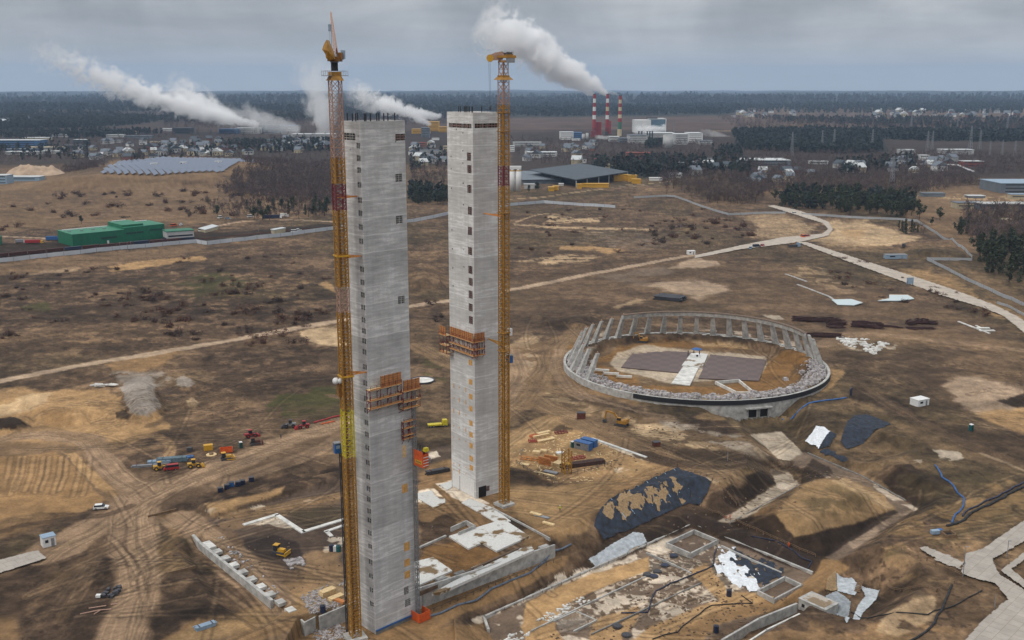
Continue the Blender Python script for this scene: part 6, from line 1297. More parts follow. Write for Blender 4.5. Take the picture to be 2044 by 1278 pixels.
# people
def person(label, px, py, jacket, legs=None, hat=None, rz=0, pose=0, loc=None):
    t = thing('person', label, 'person', loc or at(px, py, -.02), rz)
    me = bpy.data.meshes.new('body'); st_ = .18 + .12 * pose
    J = [((0, 0, .95), .15), ((-.1, 0, .9), .11), ((-.12, st_, .5), .075), ((-.12, st_ * .8 - .1, .08), .05), ((-.12, st_ * .8 + .08, .03), .045), ((.1, 0, .9), .11), ((.12, -st_ * .3, .5), .075), ((.12, -st_ - .05, .08), .05), ((.12, -st_ + .14, .03), .045),
         ((0, 0, 1.2), .155), ((0, .02, 1.42), .15), ((0, .03, 1.55), .055), ((0, .05, 1.66), .095), ((0, .05, 1.76), .07), ((-.2, 0, 1.42), .065), ((-.28, .05, 1.15), .05), ((-.24, .28, 1.0), .04), ((-.23, .36, .98), .03), ((.2, 0, 1.42), .065), ((.29, .02, 1.15), .05), ((.27, .2, .95), .04), ((.26, .27, .9), .03)]
    E = [(0, 1), (1, 2), (2, 3), (3, 4), (0, 5), (5, 6), (6, 7), (7, 8), (0, 9), (9, 10), (10, 11), (11, 12), (12, 13), (10, 14), (14, 15), (15, 16), (16, 17), (10, 18), (18, 19), (19, 20), (20, 21)]
    me.from_pydata([j[0] for j in J], E, []); me.update(); o = bpy.data.objects.new('body', me); COL.objects.link(o); o.parent = t; me.materials.append(legs or mNB)
    m_ = o.modifiers.new('skin', 'SKIN'); me.skin_vertices[0].data[0].use_root = True
    for v_, j in zip(me.skin_vertices[0].data, J): v_.radius = (j[1], j[1])
    o.modifiers.new('sub', 'SUBSURF').levels = 1; o.modifiers['sub'].render_levels = 1
    k = MB(); k.cyl((0, .01, .95), (0, .02, 1.48), .2, .19, 10); k.cyl((-.19, 0, 1.44), (-.29, .05, 1.13), .085, .075, 8); k.cyl((.19, 0, 1.44), (.3, .02, 1.13), .085, .075, 8); k.build('jacket', jacket, t)
    k = MB(); k.ball((0, .05, 1.74), .13, 10, 6, (1, 1.1, .8)); k.box((0, .17, 1.72), (.2, .12, .02)); k.build('hard_hat', hat or mWH, t); return t
mHV = mat('hi_vis_yellow', (190, 200, 60), .6, .15, 3)
person('worker in a yellow-green vest walking on the sand below the storage yard', 1118, 1021, mHV, mDG, mWH, .6, 1).scale = (1.15,) * 3
person('worker in orange clothes on the pit bench, left of the pair', 1449, 1040, mOR, mNB, mOR, 2); person('worker in orange clothes on the pit bench, right of the pair', 1457, 1037, mOR, mOR, mOR, 1, 1)
person('worker in orange standing on the slope above the foundation pit', 1574, 1093, mOR, mOR, mOR, 2.6)
person('person in dark clothes beside the road near the tractors', 561, 876, mDG, mNB, mDG, 1)

def scatter(label, name, px, n, smin, smax, m, cat='debris', flat=.6, lng=1.8, dz=0):
    P = [G(*p) for p in px]; rr = random.Random(n); pts = []; xs = [p[0] for p in P]; ys = [p[1] for p in P]
    X = np.array([rr.uniform(min(xs), max(xs)) for _ in range(n * 3)]); Y = np.array([rr.uniform(min(ys), max(ys)) for _ in range(n * 3)]); ok = (sdp(X, Y, P) < 0) & (fbm(X / 6, Y / 6, 3, 12) > .45); X, Y = X[ok][:n], Y[ok][:n]; Z_ = hgt(X, Y); k = MB()
    for x, y, z_ in zip(X, Y, Z_): q = rr.uniform(smin, smax); k.box((x, y, z_ + q * flat * .3), (q * lng * rr.uniform(.5, 1.3), q, q * flat), rr.uniform(0, 3.1), taper=rr.uniform(.6, 1))
    return tag(k.build(name, m), label, cat, None, 'stuff')
scatter('loose pale stones on the gravel beside the near crane', 'gravel_stones', [(600, 1190), (690, 1155), (715, 1240), (630, 1250)], 700, .15, .5, m_rb); scatter('white concrete crumbs along the foot of the pit slope', 'concrete_crumbs', [(930, 1256), (1000, 1212), (1165, 1130), (1180, 1142), (975, 1245)], 500, .2, .7, mWC)
scatter('scattered planks and offcuts in the storage yard', 'offcuts', [(1030, 880), (1130, 850), (1240, 900), (1190, 960), (1110, 965), (1020, 930)], 320, .15, .4, mPL2, lng=4, flat=.4); scatter('broken grey stone pile in the walled yard', 'stone_pile', [(568, 1120), (600, 1112), (608, 1128), (582, 1136)], 260, .3, .7, m_rb)
scatter('brown clods of earth round the walled yard', 'earth_clods', [(380, 1040), (690, 960), (1050, 1050), (850, 1190), (560, 1200)], 380, .15, .45, mMUD); scatter('earth clods across the middle banks', 'earth_clods', [(1180, 830), (1480, 850), (1700, 960), (1500, 1100), (1200, 960)], 380, .2, .55, mMUD)
scatter('dark clods and stones on the pit floor', 'pit_stones', [(1000, 1250), (1380, 1070), (1600, 1150), (1300, 1290)], 600, .15, .5, mMUD); scatter('white rubble pieces on the field right of the ring beam', 'field_rubble', [(1665, 672), (1740, 678), (1790, 692), (1765, 712), (1690, 692)], 260, .5, 1.4, mWC)
scatter('broken rubble beside the basement wall buttresses', 'wall_rubble', [(410, 1075), (440, 1068), (560, 1180), (545, 1198)], 260, .25, .7, m_rb)
for i, (x, y) in enumerate([(1292, 1150), (1305, 1153), (1312, 1142), (1327, 1128), (1250, 1270), (1345, 1110), (1232, 1252)]):
    t = thing('manhole_ring', ['dark round tank cover in the pit, lower of the row', 'dark round tank cover in the pit, second of the row', 'blue-black round cover in the pit, third of the row', 'blue-black round cover in the pit, upper of the row', 'small teal puddle cover at the front of the pit', 'round cover close to the square shaft', 'left round cover near the teal puddle cover'][i], 'cover', (*G(x, y, -9), hz_(*G(x, y, -9)))); MB().cyl((0, 0, -.3), (0, 0, .5), 1.3, 1.3, 14).build('ring', mDG, t); MB().cyl((0, 0, .5), (0, 0, .6), 1.1, 1.1, 14).build('lid', mNB if i % 2 else mDG, t)

for lb, px, h, th in [('low wall line crossing the pit floor from the front', [(1060, 1262), (1180, 1204), (1300, 1148)], .5, .4), ('second low wall line across the pit floor', [(1180, 1268), (1300, 1212), (1400, 1165)], .4, .35), ('short cross wall at the back of the pit floor', [(1290, 1105), (1330, 1122), (1380, 1146)], .4, .4), ('low kerb frame at the near front corner of the pit', [(1105, 1242), (1150, 1222), (1190, 1240), (1145, 1262)], .4, .4), ('kerb along the sheeting side of the pit floor', [(1440, 1092), (1500, 1120), (1560, 1146)], .6, .5)]:
    wall_run('pit_kerb', lb, [G(*p, -9) for p in px], -9.3, -9 + h, th, mCw if th > .37 else mCd)
for lb, px, z, h, th, m in [('dark timber-edged trench behind the long retaining wall', [(838, 1186), (905, 1156), (1035, 1098)], 0, .7, .7, mMUD), ('low grey kerb between the two white slabs', [(838, 1095), (890, 1072)], 0, .6, .6, mCw), ('thin kerb along the yard below the far pylon', [(985, 1018), (1050, 1052), (1098, 1078)], 0, .6, .4, mCw), ('concrete kerb line by the storage yard road', [(1182, 876), (1290, 914)], 0, .35, 1.2, mWC),
    ('timber edging round the sand plot left of the basement wall', [(295, 1032), (352, 1018)], 0, .5, .4, mWD), ('second timber edging further down the dirt track', [(335, 1146), (390, 1132)], 0, .5, .4, mWD), ('wooden kerb left of the corridor floor', [(1560, 928), (1690, 968), (1772, 1020)], -6, .5, .5, mWD), ('pale kerb right of the corridor floor', [(1612, 905), (1722, 952), (1826, 1010)], -6, .35, .5, mCd), ('kerb along the L-shaped path', [(1597, 970), (1520, 1012), (1456, 1047)], -6, .6, .4, mCd)]:
    wall_run('kerb', lb, [G(*p, z) for p in px], z - .4, z + h, th, m)
# ---------------------------------------------------------------- fences, rails, poles, hoses
mFN = mat('fence_panel', (164, 167, 170), .7, .12, .05)
def fence(label, px, h=3.0, m=None, group=None, step=12):
    root = thing('concrete_fence', label, 'fence', (0, 0, 0), 0, group); k = MB(); kp = MB(); P = [Vector(G(*p)) for p in px]
    for a, b_ in zip(P[:-1], P[1:]):
        n = max(1, int((b_ - a).length / step))
        for i in range(n):
            q0 = a + (b_ - a) * i / n; q1 = a + (b_ - a) * (i + 1) / n; z0 = hz_(*q0) - .3; z1 = hz_(*q1) - .3
            k.bar((*q0, z0 + h / 2 + .15), (*q1, z1 + h / 2 + .15), .15, h); kp.box((q0.x, q0.y, z0 + h / 2 + .25), (.35, .35, h + .4))
    k.build('panel', m or mFN, root); kp.build('post', mGY, root); return root
fence('long pale fence on the left between the railway and the field', [(-300, 580), (-40, 530), (60, 519), (255, 497), (392, 484), (402, 486), (414, 488), (560, 471), (675, 457), (826, 441), (890, 428), (930, 421), (1018, 410), (1085, 404), (1145, 408), (1228, 415)], 3.4, mat('fence_panel_light', (188, 193, 198), .7, .12, .05))
fence('pale fence from the bare wood down to the road crossing', [(1265, 398), (1330, 396), (1345, 397), (1455, 428), (1525, 427), (1568, 428)], 2.3)
fence('grey fence in front of the pine wood, bending to the right', [(1600, 430), (1700, 438), (1790, 441), (1830, 444), (1870, 465), (1905, 492), (1940, 518)], 2.3)
fence('short grey fence beside the dense pines', [(1940, 521), (1850, 519)], 2.3)
fence('long grey fence along the right edge below the pines', [(1850, 519), (1872, 530), (1930, 560), (2000, 592), (2060, 618), (2200, 690)], 2.3)
fence('thin pale fence along the pale road at the far right', [(1990, 607), (2010, 612), (2070, 645)], 1.6)
def rail(label, px, h=1.1, m=None, n_rail=2, dz=0):
    root = thing('guard_rail', label, 'railing'); P = [Vector(at(*p)) for p in px]; kp = MB(); kr = MB()
    for a, b_ in zip(P[:-1], P[1:]):
        n = max(1, int((b_ - a).length / 2.6)); pr = None
        for i in range(n + 1):
            q = a + (b_ - a) * i / n; q.z = hz_(q.x, q.y) + dz; kp.box((q.x, q.y, q.z + h / 2 - .1), (.14, .14, h + .2))
            if pr:
                for j in range(n_rail): kr.bar(pr + Vector((0, 0, h * (1 - j * .45))), q + Vector((0, 0, h * (1 - j * .45))), .1)
            pr = q
    kp.build('post', m or mWD, root); kr.build('rail', m or mWD, root); return root
rail('wooden rail along the top of the blue-black slope liner', [(1216, 1000), (1352, 931), (1422, 960), (1450, 985), (1470, 1010)])
rail('wooden rail along the road edge towards the slab road', [(1782, 1093), (1850, 1120), (1920, 1152)])
rail('dark mesh rail along the near edge of the storage yard', [(1140, 948), (1180, 941), (1220, 929)], 1.5, mDG)
rail('low dark rail at the left yard corner', [(1030, 925), (1060, 944), (1110, 962)], 1.2, mDG)
rail('thin rail on the slope between the pit bench and the foundation', [(1400, 1012), (1470, 1042), (1580, 1092), (1628, 1112)], 1.0, mWD)
rail('thin dark rail beside the long retaining wall toe', [(850, 1228), (960, 1180), (1060, 1140), (1120, 1118)], 1.0, mDG, 1)
rail('low barrier round the lower right bank', [(1755, 1172), (1800, 1182), (1870, 1182), (1905, 1165)], 1.0, mWD)
rail('field fence behind the green hall', [(0, 468), (60, 464), (125, 459), (215, 448), (300, 440), (430, 436)], 1.6, mDG, 1)
def pipe(label, px, r, m, dz=.25, name='hose'):
    P = []
    Q = [Vector(at(*p)) for p in px]
    for a, b_ in zip(Q[:-1], Q[1:]):
        n = max(1, int((b_ - a).length / 3)); 
        for i in range(n): q = a + (b_ - a) * i / n; P.append((q.x + random.uniform(-.35, .35), q.y + random.uniform(-.35, .35), hz_(q.x, q.y) + dz))
    P.append(tuple(Q[-1] + Vector((0, 0, dz)))); k = MB()
    for a, b_ in zip(P[:-1], P[1:]): k.cyl(a, b_, r, r, 7)
    return tag(k.build(name, m, None, True), label, name.replace('_', ' '))
pipe('grey-blue hose along the toe of the long retaining wall', [(843, 1236), (880, 1226), (930, 1206), (1000, 1168), (1060, 1145), (1100, 1110), (1140, 1088)], .32, mat('grey_hose', (92, 104, 120), .5, .2, 2))
pipe('blue hose winding down the right-hand bank', [(1868, 930), (1880, 955), (1905, 972), (1922, 995), (1925, 1010), (1908, 1028), (1900, 1045)], .3, mBL)
pipe('black pipe running from the pump pit to the right edge', [(1890, 1052), (1925, 1040), (1938, 1025), (1985, 1003), (2060, 962), (2120, 930)], .45, mBK, name='pipe'); pipe('thinner blue pipe beside the black one on the right', [(1920, 1032), (1940, 1015), (1990, 992), (2060, 955)], .3, mNB, name='pipe')
pipe('thin black hose across the foundation pit to the sandy track', [(1300, 1278), (1350, 1262), (1420, 1210), (1500, 1205), (1480, 1190)], .16, mBK); pipe('black hose from the shaft across the pit floor', [(1430, 1098), (1425, 1130), (1380, 1150), (1310, 1180), (1290, 1225), (1240, 1225)], .2, mNB)
pipe('dark hose on the slope above the foundation pit', [(1500, 1072), (1550, 1082), (1600, 1115), (1620, 1122), (1610, 1140)], .18, mNB); pipe('long black hose looping round the lower right bank', [(1700, 1222), (1790, 1224), (1850, 1228), (1905, 1210), (1960, 1180)], .16, mBK)
pipe('black hose at the bottom right bank', [(1800, 1290), (1850, 1262), (1880, 1220), (1900, 1170)], .3, mBK); pipe('blue hose on the bank right of the tower base gate', [(1560, 838), (1600, 815), (1650, 800), (1690, 795)], .35, mBL)
pipe('red pipe string beside the road left of the near crane', [(626, 845), (650, 838), (692, 828)], .35, mRE, name='pipe'); pipe('red pipe string beyond the near crane', [(640, 848), (668, 842)], .3, mOR, name='pipe')
for i, (x, y, h, lb) in enumerate([(1922, 1152, 9, 'tall lamp post at the corner of the slab road'), (1452, 920, 6, 'thin lamp post on the bank above the liner'), (1040, 925, 5, 'short pole at the left corner of the storage yard'), (2010, 1112, 5, 'short pole beside the slab road at the right edge'), (1985, 1215, 4, 'small pole on the grass inside the slab road'), (516, 462, 10, 'pole beside the track behind the fence on the left'), (584, 452, 11, 'taller pole by the pines behind the fence on the left'), (1132, 947, 4, 'pole by the mesh rail in the storage yard'), (240, 504, 8, 'leftmost pole beside the wagons'), (255, 503, 8, 'second pole beside the wagons'), (262, 501, 8, 'third pole beside the wagons')]):
    t = thing('lamp_post', lb, 'pole', at(x, y)); MB().cyl((0, 0, 0), (0, 0, h), .12, .08, 8).build('pole', mGY, t)
    if h >= 5: MB().box((.35, 0, h), (.9, .3, .15)).build('lamp_head', mGY, t)
t = thing('pump_pit', 'dark square pump pit with blue box on the right bank', 'pit box', at(1893, 1070), R(10)); k = MB()
for s_ in (-1, 1): k.box((s_ * 1.6, 0, .5), (.3, 3.4, 1.2)); k.box((0, s_ * 1.6, .5), (3.4, .3, 1.2))
k.build('frame', mWD, t); MB().box((0, 0, .2), (3, 3, .3)).build('dark_pit_mouth', mDK, t); MB().box((-3, 2.2, .6), (2.6, 1.4, 1.1)).build('control_box', mLB, t); MB().box((-1, 3, .5), (1.6, 1.2, .9)).build('pump', mBL, t)  # near-black slab inside the frame stands for the shaded pit opening
t = thing('notice_board', 'tall grey board frame on the field beside the pale road', 'board', at(1816, 570), R(10)); MB().box((0, 0, 3.2), (5, .3, 4.4)).build('panel', mLB, t); k = MB(); [k.box((x, 0, 1.5), (.3, .3, 3)) for x in (-2, 2)]; k.build('leg', mDG, t)
t = thing('notice_board', 'dark blue screen standing above the tower base bank', 'board', at(1698, 792), R(60)); MB().box((0, 0, 2.2), (4, .3, 3.4)).build('panel', mNB, t); k = MB(); [k.box((x, 0, .8), (.2, .2, 1.8)) for x in (-1.6, 1.6)]; k.build('leg', mDG, t)
t = thing('gate_panel', 'round white basin edge between the two pylons', 'basin', at(843, 762)); k = MB(); n = 24
for i in range(n): a = 2 * math.pi * i / n; b_ = 2 * math.pi * (i + 1) / n; k.bar((5.5 * math.cos(a), 5.5 * math.sin(a), .5), (5.5 * math.cos(b_), 5.5 * math.sin(b_), .5), .5, 1)
t.name = 'round_basin'; k.build('rim', mDG, t); MB().cyl((0, 0, 0), (0, 0, .7), 5.3, 5.3, 24).build('cover', mWC, t)
t = thing('concrete_pieces', 'pile of white concrete pieces beside the gravel heap', 'concrete pieces', at(208, 772)); k = MB()
for i in range(16): k.box((random.uniform(-5, 5), random.uniform(-2.5, 2.5), random.uniform(.2, 1)), (3.2, .9, .5), random.uniform(-.5, .9))
k.build('piece', mWC, t); t['kind'] = 'stuff'
t = thing('rail_wagon_scrap', 'dark scrap heap with white bags on the brown triangle', 'scrap', at(222, 1185)); k = MB()
for i in range(14): k.box((random.uniform(-2, 2), random.uniform(-3, 3), random.uniform(.2, 1)), (1.4, .8, .7), random.uniform(0, 3))
t.name = 'scrap_heap'; k.build('scrap', mDG, t); k = MB(); k.box((-2.6, -2, .4), (1.2, 1, .7)); k.build('bag', mWH, t)
t = thing('red_pipes', 'reddish pipes lying on the brown triangle', 'pipes', at(205, 1220)); t.name = 'pipe_lengths'; k = MB()
for a, b_ in (((-5, -2), (-1, 0)), ((-1, 0), (2, .6)), ((-.5, .2), (-1.4, -2)), ((1, 3), (2.6, 3.4)), ((-4, 1), (0, 2.4))): k.cyl((*a, .25), (*b_, .25), .16, .16, 7)
k.build('pipe_body', mPK, t)
for i, (x, y) in enumerate([(1900, 648), (1975, 667)]):
    t = thing('concrete_strip', ['long narrow white concrete strip on the far right field', 'cluster of short white strips on the far right field'][i], 'strip', (0, 0, 0)); k = MB()
    S_ = [[((1913, 643), (1975, 667), 1.2)], [((1950, 656), (1975, 656), 2.2), ((1955, 661), (1985, 661), 2.2), ((1948, 651), (1960, 657), 1)]][i]
    for a, b_, w in S_: a = at(*a); b_ = at(*b_); k.bar((a[0], a[1], a[2] + .3), (b_[0], b_[1], b_[2] + .3), w, .5)
    k.build('strip_body', mWC, t)
k = MB(); 
for a, b_ in (((1568, 548), (1610, 563)), ((1592, 569), (1655, 593)), ((1655, 593), (1665, 600))): a = at(*a); b_ = at(*b_); k.bar((a[0], a[1], a[2] + .3), (b_[0], b_[1], b_[2] + .3), 1.3, .5)
tag(k.build('kerb_line', mCw), 'broken pale kerb line leading to the white ponds', 'kerb'); 
for i, px in enumerate([[(1660, 598), (1700, 597), (1722, 604), (1705, 609), (1672, 608)], [(1752, 600), (1775, 596), (1775, 589), (1812, 589), (1825, 596), (1800, 600)]]):
    tag(slab('pond', None, px, .9, .4, mat('pale_pond', (196, 210, 212), .3, .06, .1), None), ['pale white pond on the field, left and rounder', 'pale white pond on the field, right and L-shaped'][i], 'pond')
# railway: wagons behind the fence
WG = thing('freight_wagon', 'dark brown open freight wagon on the siding behind the pale fence', 'wagon', (0, 0, 0), 0, 'freight wagons on the siding'); MB().box((0, 0, 2.1), (12.6, 2.8, 2.4)).build('wagon_body', mat('wagon_brown', (74, 42, 36), .9, .35, .6), WG)
MB().box((0, 0, .85), (12.2, 2, .4)).build('frame', mDG, WG); k = MB(); [k.cyl((x, -1, .5), (x, 1, .5), .5, .5, 8) for x in (-4.6, -3, 3, 4.6)]; k.build('bogie', mBK, WG)
ra, rb = Vector(G(-60, 522)), Vector(G(392, 479)); rd = (rb - ra).normalized(); nW = int((rb - ra).length / 14); first = True
for i in range(nW):
    q = ra + rd * (7 + 14 * i); 
    if i in (5, 9): continue
    loc = (q.x, q.y, hz_(*q) + .3); rz = math.atan2(rd.y, rd.x)
    if first: WG.location = loc; WG.rotation_euler.z = rz; first = False
    else: dup(WG, loc, rz)
for i in (5, 9):
    q = ra + rd * (7 + 14 * i); t = thing('freight_wagon', ['blue freight wagon toward the left end of the siding', 'blue freight wagon in front of the green hall'][i > 5], 'wagon', (q.x, q.y, hz_(*q) + .3), math.atan2(rd.y, rd.x), 'freight wagons on the siding')
    MB().box((0, 0, 2.1), (12.6, 2.8, 2.4)).build('wagon_body', mNB, t); MB().box((0, 0, .85), (12.2, 2, .4)).build('frame', mDG, t)
k = MB()
for off in (-1.5, -.05, 4, 5.4):
    nrm = Vector((-rd.y, rd.x)) * off; a, b_ = ra - rd * 200 + nrm, rb + rd * 160 + nrm; k.bar((*a, hz_(*a) + .35), (*b_, hz_(*b_) + .35), .15)
o = k.build('railway_track', mRUST); o['kind'] = 'structure'
# ---------------------------------------------------------------- buildings
def foot(px, z=0): return [Vector(G(a, b, z)) for a, b in px]
def hall(label, px, h, wall, roof, name='hall', cat='building', ov=.6, wins=0, group=None, dark=None, roofh=0, z=None, band=None):
    """footprint from three base corners in the photo: left, front, right"""
    c = [Vector(Wp(*p)[:2]) for p in px]; c.append(c[0] + c[2] - c[1]); cen = sum(c, Vector((0, 0))) / 4
    z0 = z if z is not None else min(hz_(*q) for q in c[:3]) - .3; P = [tuple(q - cen) for q in c]; t = thing(name, label, cat, (cen.x, cen.y, z0), 0, group)
    MB().prism(P, -2, h).build('wall', wall, t); e = [tuple(Vector(q) * (1 + ov / max(8, Vector(q).length))) for q in P]
    if roofh: 
        m0 = (Vector(e[0]) + Vector(e[1])) / 2; m1 = (Vector(e[2]) + Vector(e[3])) / 2; k = MB(); k.add([(*e[0], h), (*e[1], h), (*e[2], h), (*e[3], h), (*m0, h + roofh), (*m1, h + roofh)], [(1, 2, 5, 4), (3, 0, 4, 5), (0, 1, 4), (2, 3, 5), (3, 2, 1, 0)]); k.build('roof', roof, t)
    else: MB().prism(e, h, h + .6).build('roof', roof, t)
    for (i, j) in ((0, 1), (1, 2)):
        a, b_ = Vector(P[i]), Vector(P[j]); d = b_ - a; L_ = d.length; nr = Vector((d.y, -d.x)).normalized(); nr = nr if nr.dot((a + b_)) > 0 else -nr; n = int(L_ / 9) if wins else 0
        if wins and n > 1:
            k = MB()
            for r_ in range(wins):
                q = (a + b_) / 2 + nr * .04; k.box((q.x, q.y, h * (r_ + .55) / wins), (L_ * .9, .1, min(1.3, h / wins * .35)), math.atan2(d.y, d.x))
            k.build('window', dark or mGLS, t)
        if band: q = (a + b_) / 2 + nr * .05; MB().box((q.x, q.y, h * band[1]), (L_, .08, h * band[2]), math.atan2(d.y, d.x)).build('wall_band', band[0], t)
    return t
def bx(label, x0, x1, yb, yt, dep, wall, roof, rot=0, name='warehouse', **k):
    X, Y, z0 = Wp((x0 + x1) / 2, yb); D = math.hypot(X, Y); w = (x1 - x0) / F * D; h = max(2, zat(X, Y, yt) - z0)
    t = thing(name, label, k.get('cat', 'building'), (X, Y + dep / 2, z0 - .5), rot, k.get('group')); MB().box((0, 0, h / 2 - 1), (w, dep, h + 2)).build('wall', wall, t); MB().box((0, 0, h + .3), (w + 1, dep + 1, .6)).build('roof', roof, t)
    if k.get('win', 1) and h > 5:
        q = MB(); n = max(1, int(h / 4)); 
        for j in range(n): q.box((0, -dep / 2 - .03, h * (j + .6) / n), (w * .86, .08, 1.1))
        q.build('window', mGLS, t)
    return t
mPA = mat('pale_wall', (176, 176, 174), .85, .12, .1); mCR = mat('cream_wall', (178, 166, 140), .85, .15, .1); mRF = mat('grey_roof', (104, 112, 120), .8, .2, .08); mRFD = mat('dark_roof', (70, 78, 86), .8, .2, .08); mRW = mat('white_roof', (190, 194, 194), .8, .1, .05); mRR2 = mat('red_roof', (132, 66, 54), .85, .2, .1); mBRK = mat('brick_wall', (124, 84, 74), .9, .2, .1); mBW = mat('blue_wall', (60, 96, 136), .7, .15, .1)
# green works
GH_ = foot([(124, 486), (146, 493), (330, 474)]); gc = [GH_[0], GH_[1], GH_[2], GH_[0] + GH_[2] - GH_[1]]; t = thing('green_hall', 'bright green industrial hall with stepped roof behind the siding', 'building', (gc[1].x, gc[1].y, hz_(*gc[1]) - .4))
ex = gc[2] - gc[1]; ey = (gc[0] - gc[1]) * 1.35; SK = []
for (a, b_, y0, y1, h, nm) in ((0, .55, 0, 1, 10.6, 'low_wing'), (.55, .78, .12, 1.02, 14, 'tall_wing'), (.55, .80, -.003, .14, 12.2, 'front_bay'), (.80, 1.0, 0, .95, 12.4, 'right_wing')):
    P = [tuple(ex * u + ey * v) for u, v in ((a, y0), (b_, y0), (b_, y1), (a, y1))]; w = MB().prism(P, -1, h).build(nm, mGRN, t); c_ = sum((Vector(q) for q in P), Vector((0, 0))) / 4
    MB().prism([tuple(c_ + (Vector(q) - c_) * 1.01) for q in P], h, h + .4).build('roof', mat('green_roof', (24, 116, 84), .5, .15, .2), w)
def on(u, v, z_, L_, w_, th, m, nm): q = ex * u + ey * v; MB().box((q.x, q.y, z_), (L_, w_, th), math.atan2(ex.y, ex.x)).build(nm, m, t)
on(.27, .86, 11.3, ex.length * .48, 1.4, .6, mWH, 'roof_light'); on(.66, .95, 14.8, ex.length * .15, 1.2, .6, mWH, 'roof_light'); on(.88, .85, 13.2, ex.length * .15, 1.2, .6, mWH, 'roof_light')
for u in (.05, .18, .3, .42): on(u, .5, 11.3, 2.4, 1.6, .7, mGY, 'roof_vent')
on(.38, -.012, 5.5, 14, .2, 1.3, mGRD, 'window'); on(.62, -.012, 7.5, 9, .2, 1.3, mGRD, 'window'); on(.72, -.012, 7.5, 6, .2, 1.3, mGRD, 'window'); on(.9, -.012, 8.5, 12, .2, 1.1, mGRD, 'window'); on(.365, -.012, 1.5, 1.6, .2, 3, mWH, 'door')
t_ = hall('grey hall with green roof edge at the right end of the green works', [(326, 478), (334, 482), (388, 478)], 8.5, mPA, mGRN, wins=1, band=(mNB, .18, .3)); hall('small green building at the far left edge', [(-60, 495), (0, 490), (5, 487)], 7, mGRN, mGRN)
truck('red tanker truck in the yard left of the green hall', at(68, 487), R(8), mYE, mRE, 15, 2.4); truck('white truck behind the red tanker', at(42, 486), R(8), mWH, mGY, 9, 2.4); truck('long blue lorry by the pines beyond the fence', at(543, 437), R(8), mWH, mNB, 20, 3.0); truck('white lorry behind the blue lorry', at(568, 434), R(8), mWH, mWH, 9, 3.0); truck('blue tank truck beside the green hall corner', at(106, 481), R(5), mBL, mBL, 12, 3)
hall('small white house with dark base behind the fence', [(541, 466), (548, 468), (570, 464)], 4, mCR, mRW, 'house', wins=1); hall('low pale shed on the concrete yard right of the green works', [(398, 462), (410, 465), (436, 458)], 3, mCR, mRW, 'shed')
for i, (x, y, c) in enumerate([(588, 464, mWH), (596, 461, mWH), (401, 462, mWH), (417, 459, mNB), (440, 436, mWH), (455, 438, mLB), (347, 452, mOR), (362, 450, mWH), (500, 434, mWH), (1498, 497, mLB), (1510, 494, mNB), (1522, 492, mRE), (1602, 474, mOR), (1612, 473, mRE), (1560, 425, mDG), (1586, 427, mWH), (1804, 493, mDG)]):
    lb = ['white car right of the small white house', 'second white car right of the small white house', 'white van on the concrete yard', 'dark blue car on the concrete yard', 'white van left of the pines by the track', 'pale blue van left of the pines by the track', 'orange machine behind the green works', 'white container behind the green works', 'white van in front of the blue lorry', 'pale car at the junction of the pale roads', 'dark car at the junction of the pale roads', 'red car at the junction of the pale roads', 'orange vehicle on the bend of the pale road', 'red vehicle on the bend of the pale road', 'dark car crossing at the fence gap', 'white van at the fence gap', 'small dark machine on the sandy field'][i]
    car(lb, at(x, y), R(10 + 37 * i % 90), c, van=(i % 2 == 0), cat='van' if i % 2 == 0 else 'car', name='parked_van' if i % 2 == 0 else 'parked_car').scale = (1.3,) * 3
t = thing('drilling_rig', 'dark drilling rig beside the pale road junction', 'rig', at(1582, 494), R(10)); MB().box((0, 0, 1.5), (8, 2.5, 1.6)).build('body', mDG, t); MB().bar((-3, 0, 2), (3.5, 0, 4.5), .6).build('mast', mYD, t); MB().box((5, 0, 2.2), (3, 2.5, 3)).build('cab', mLB, t)
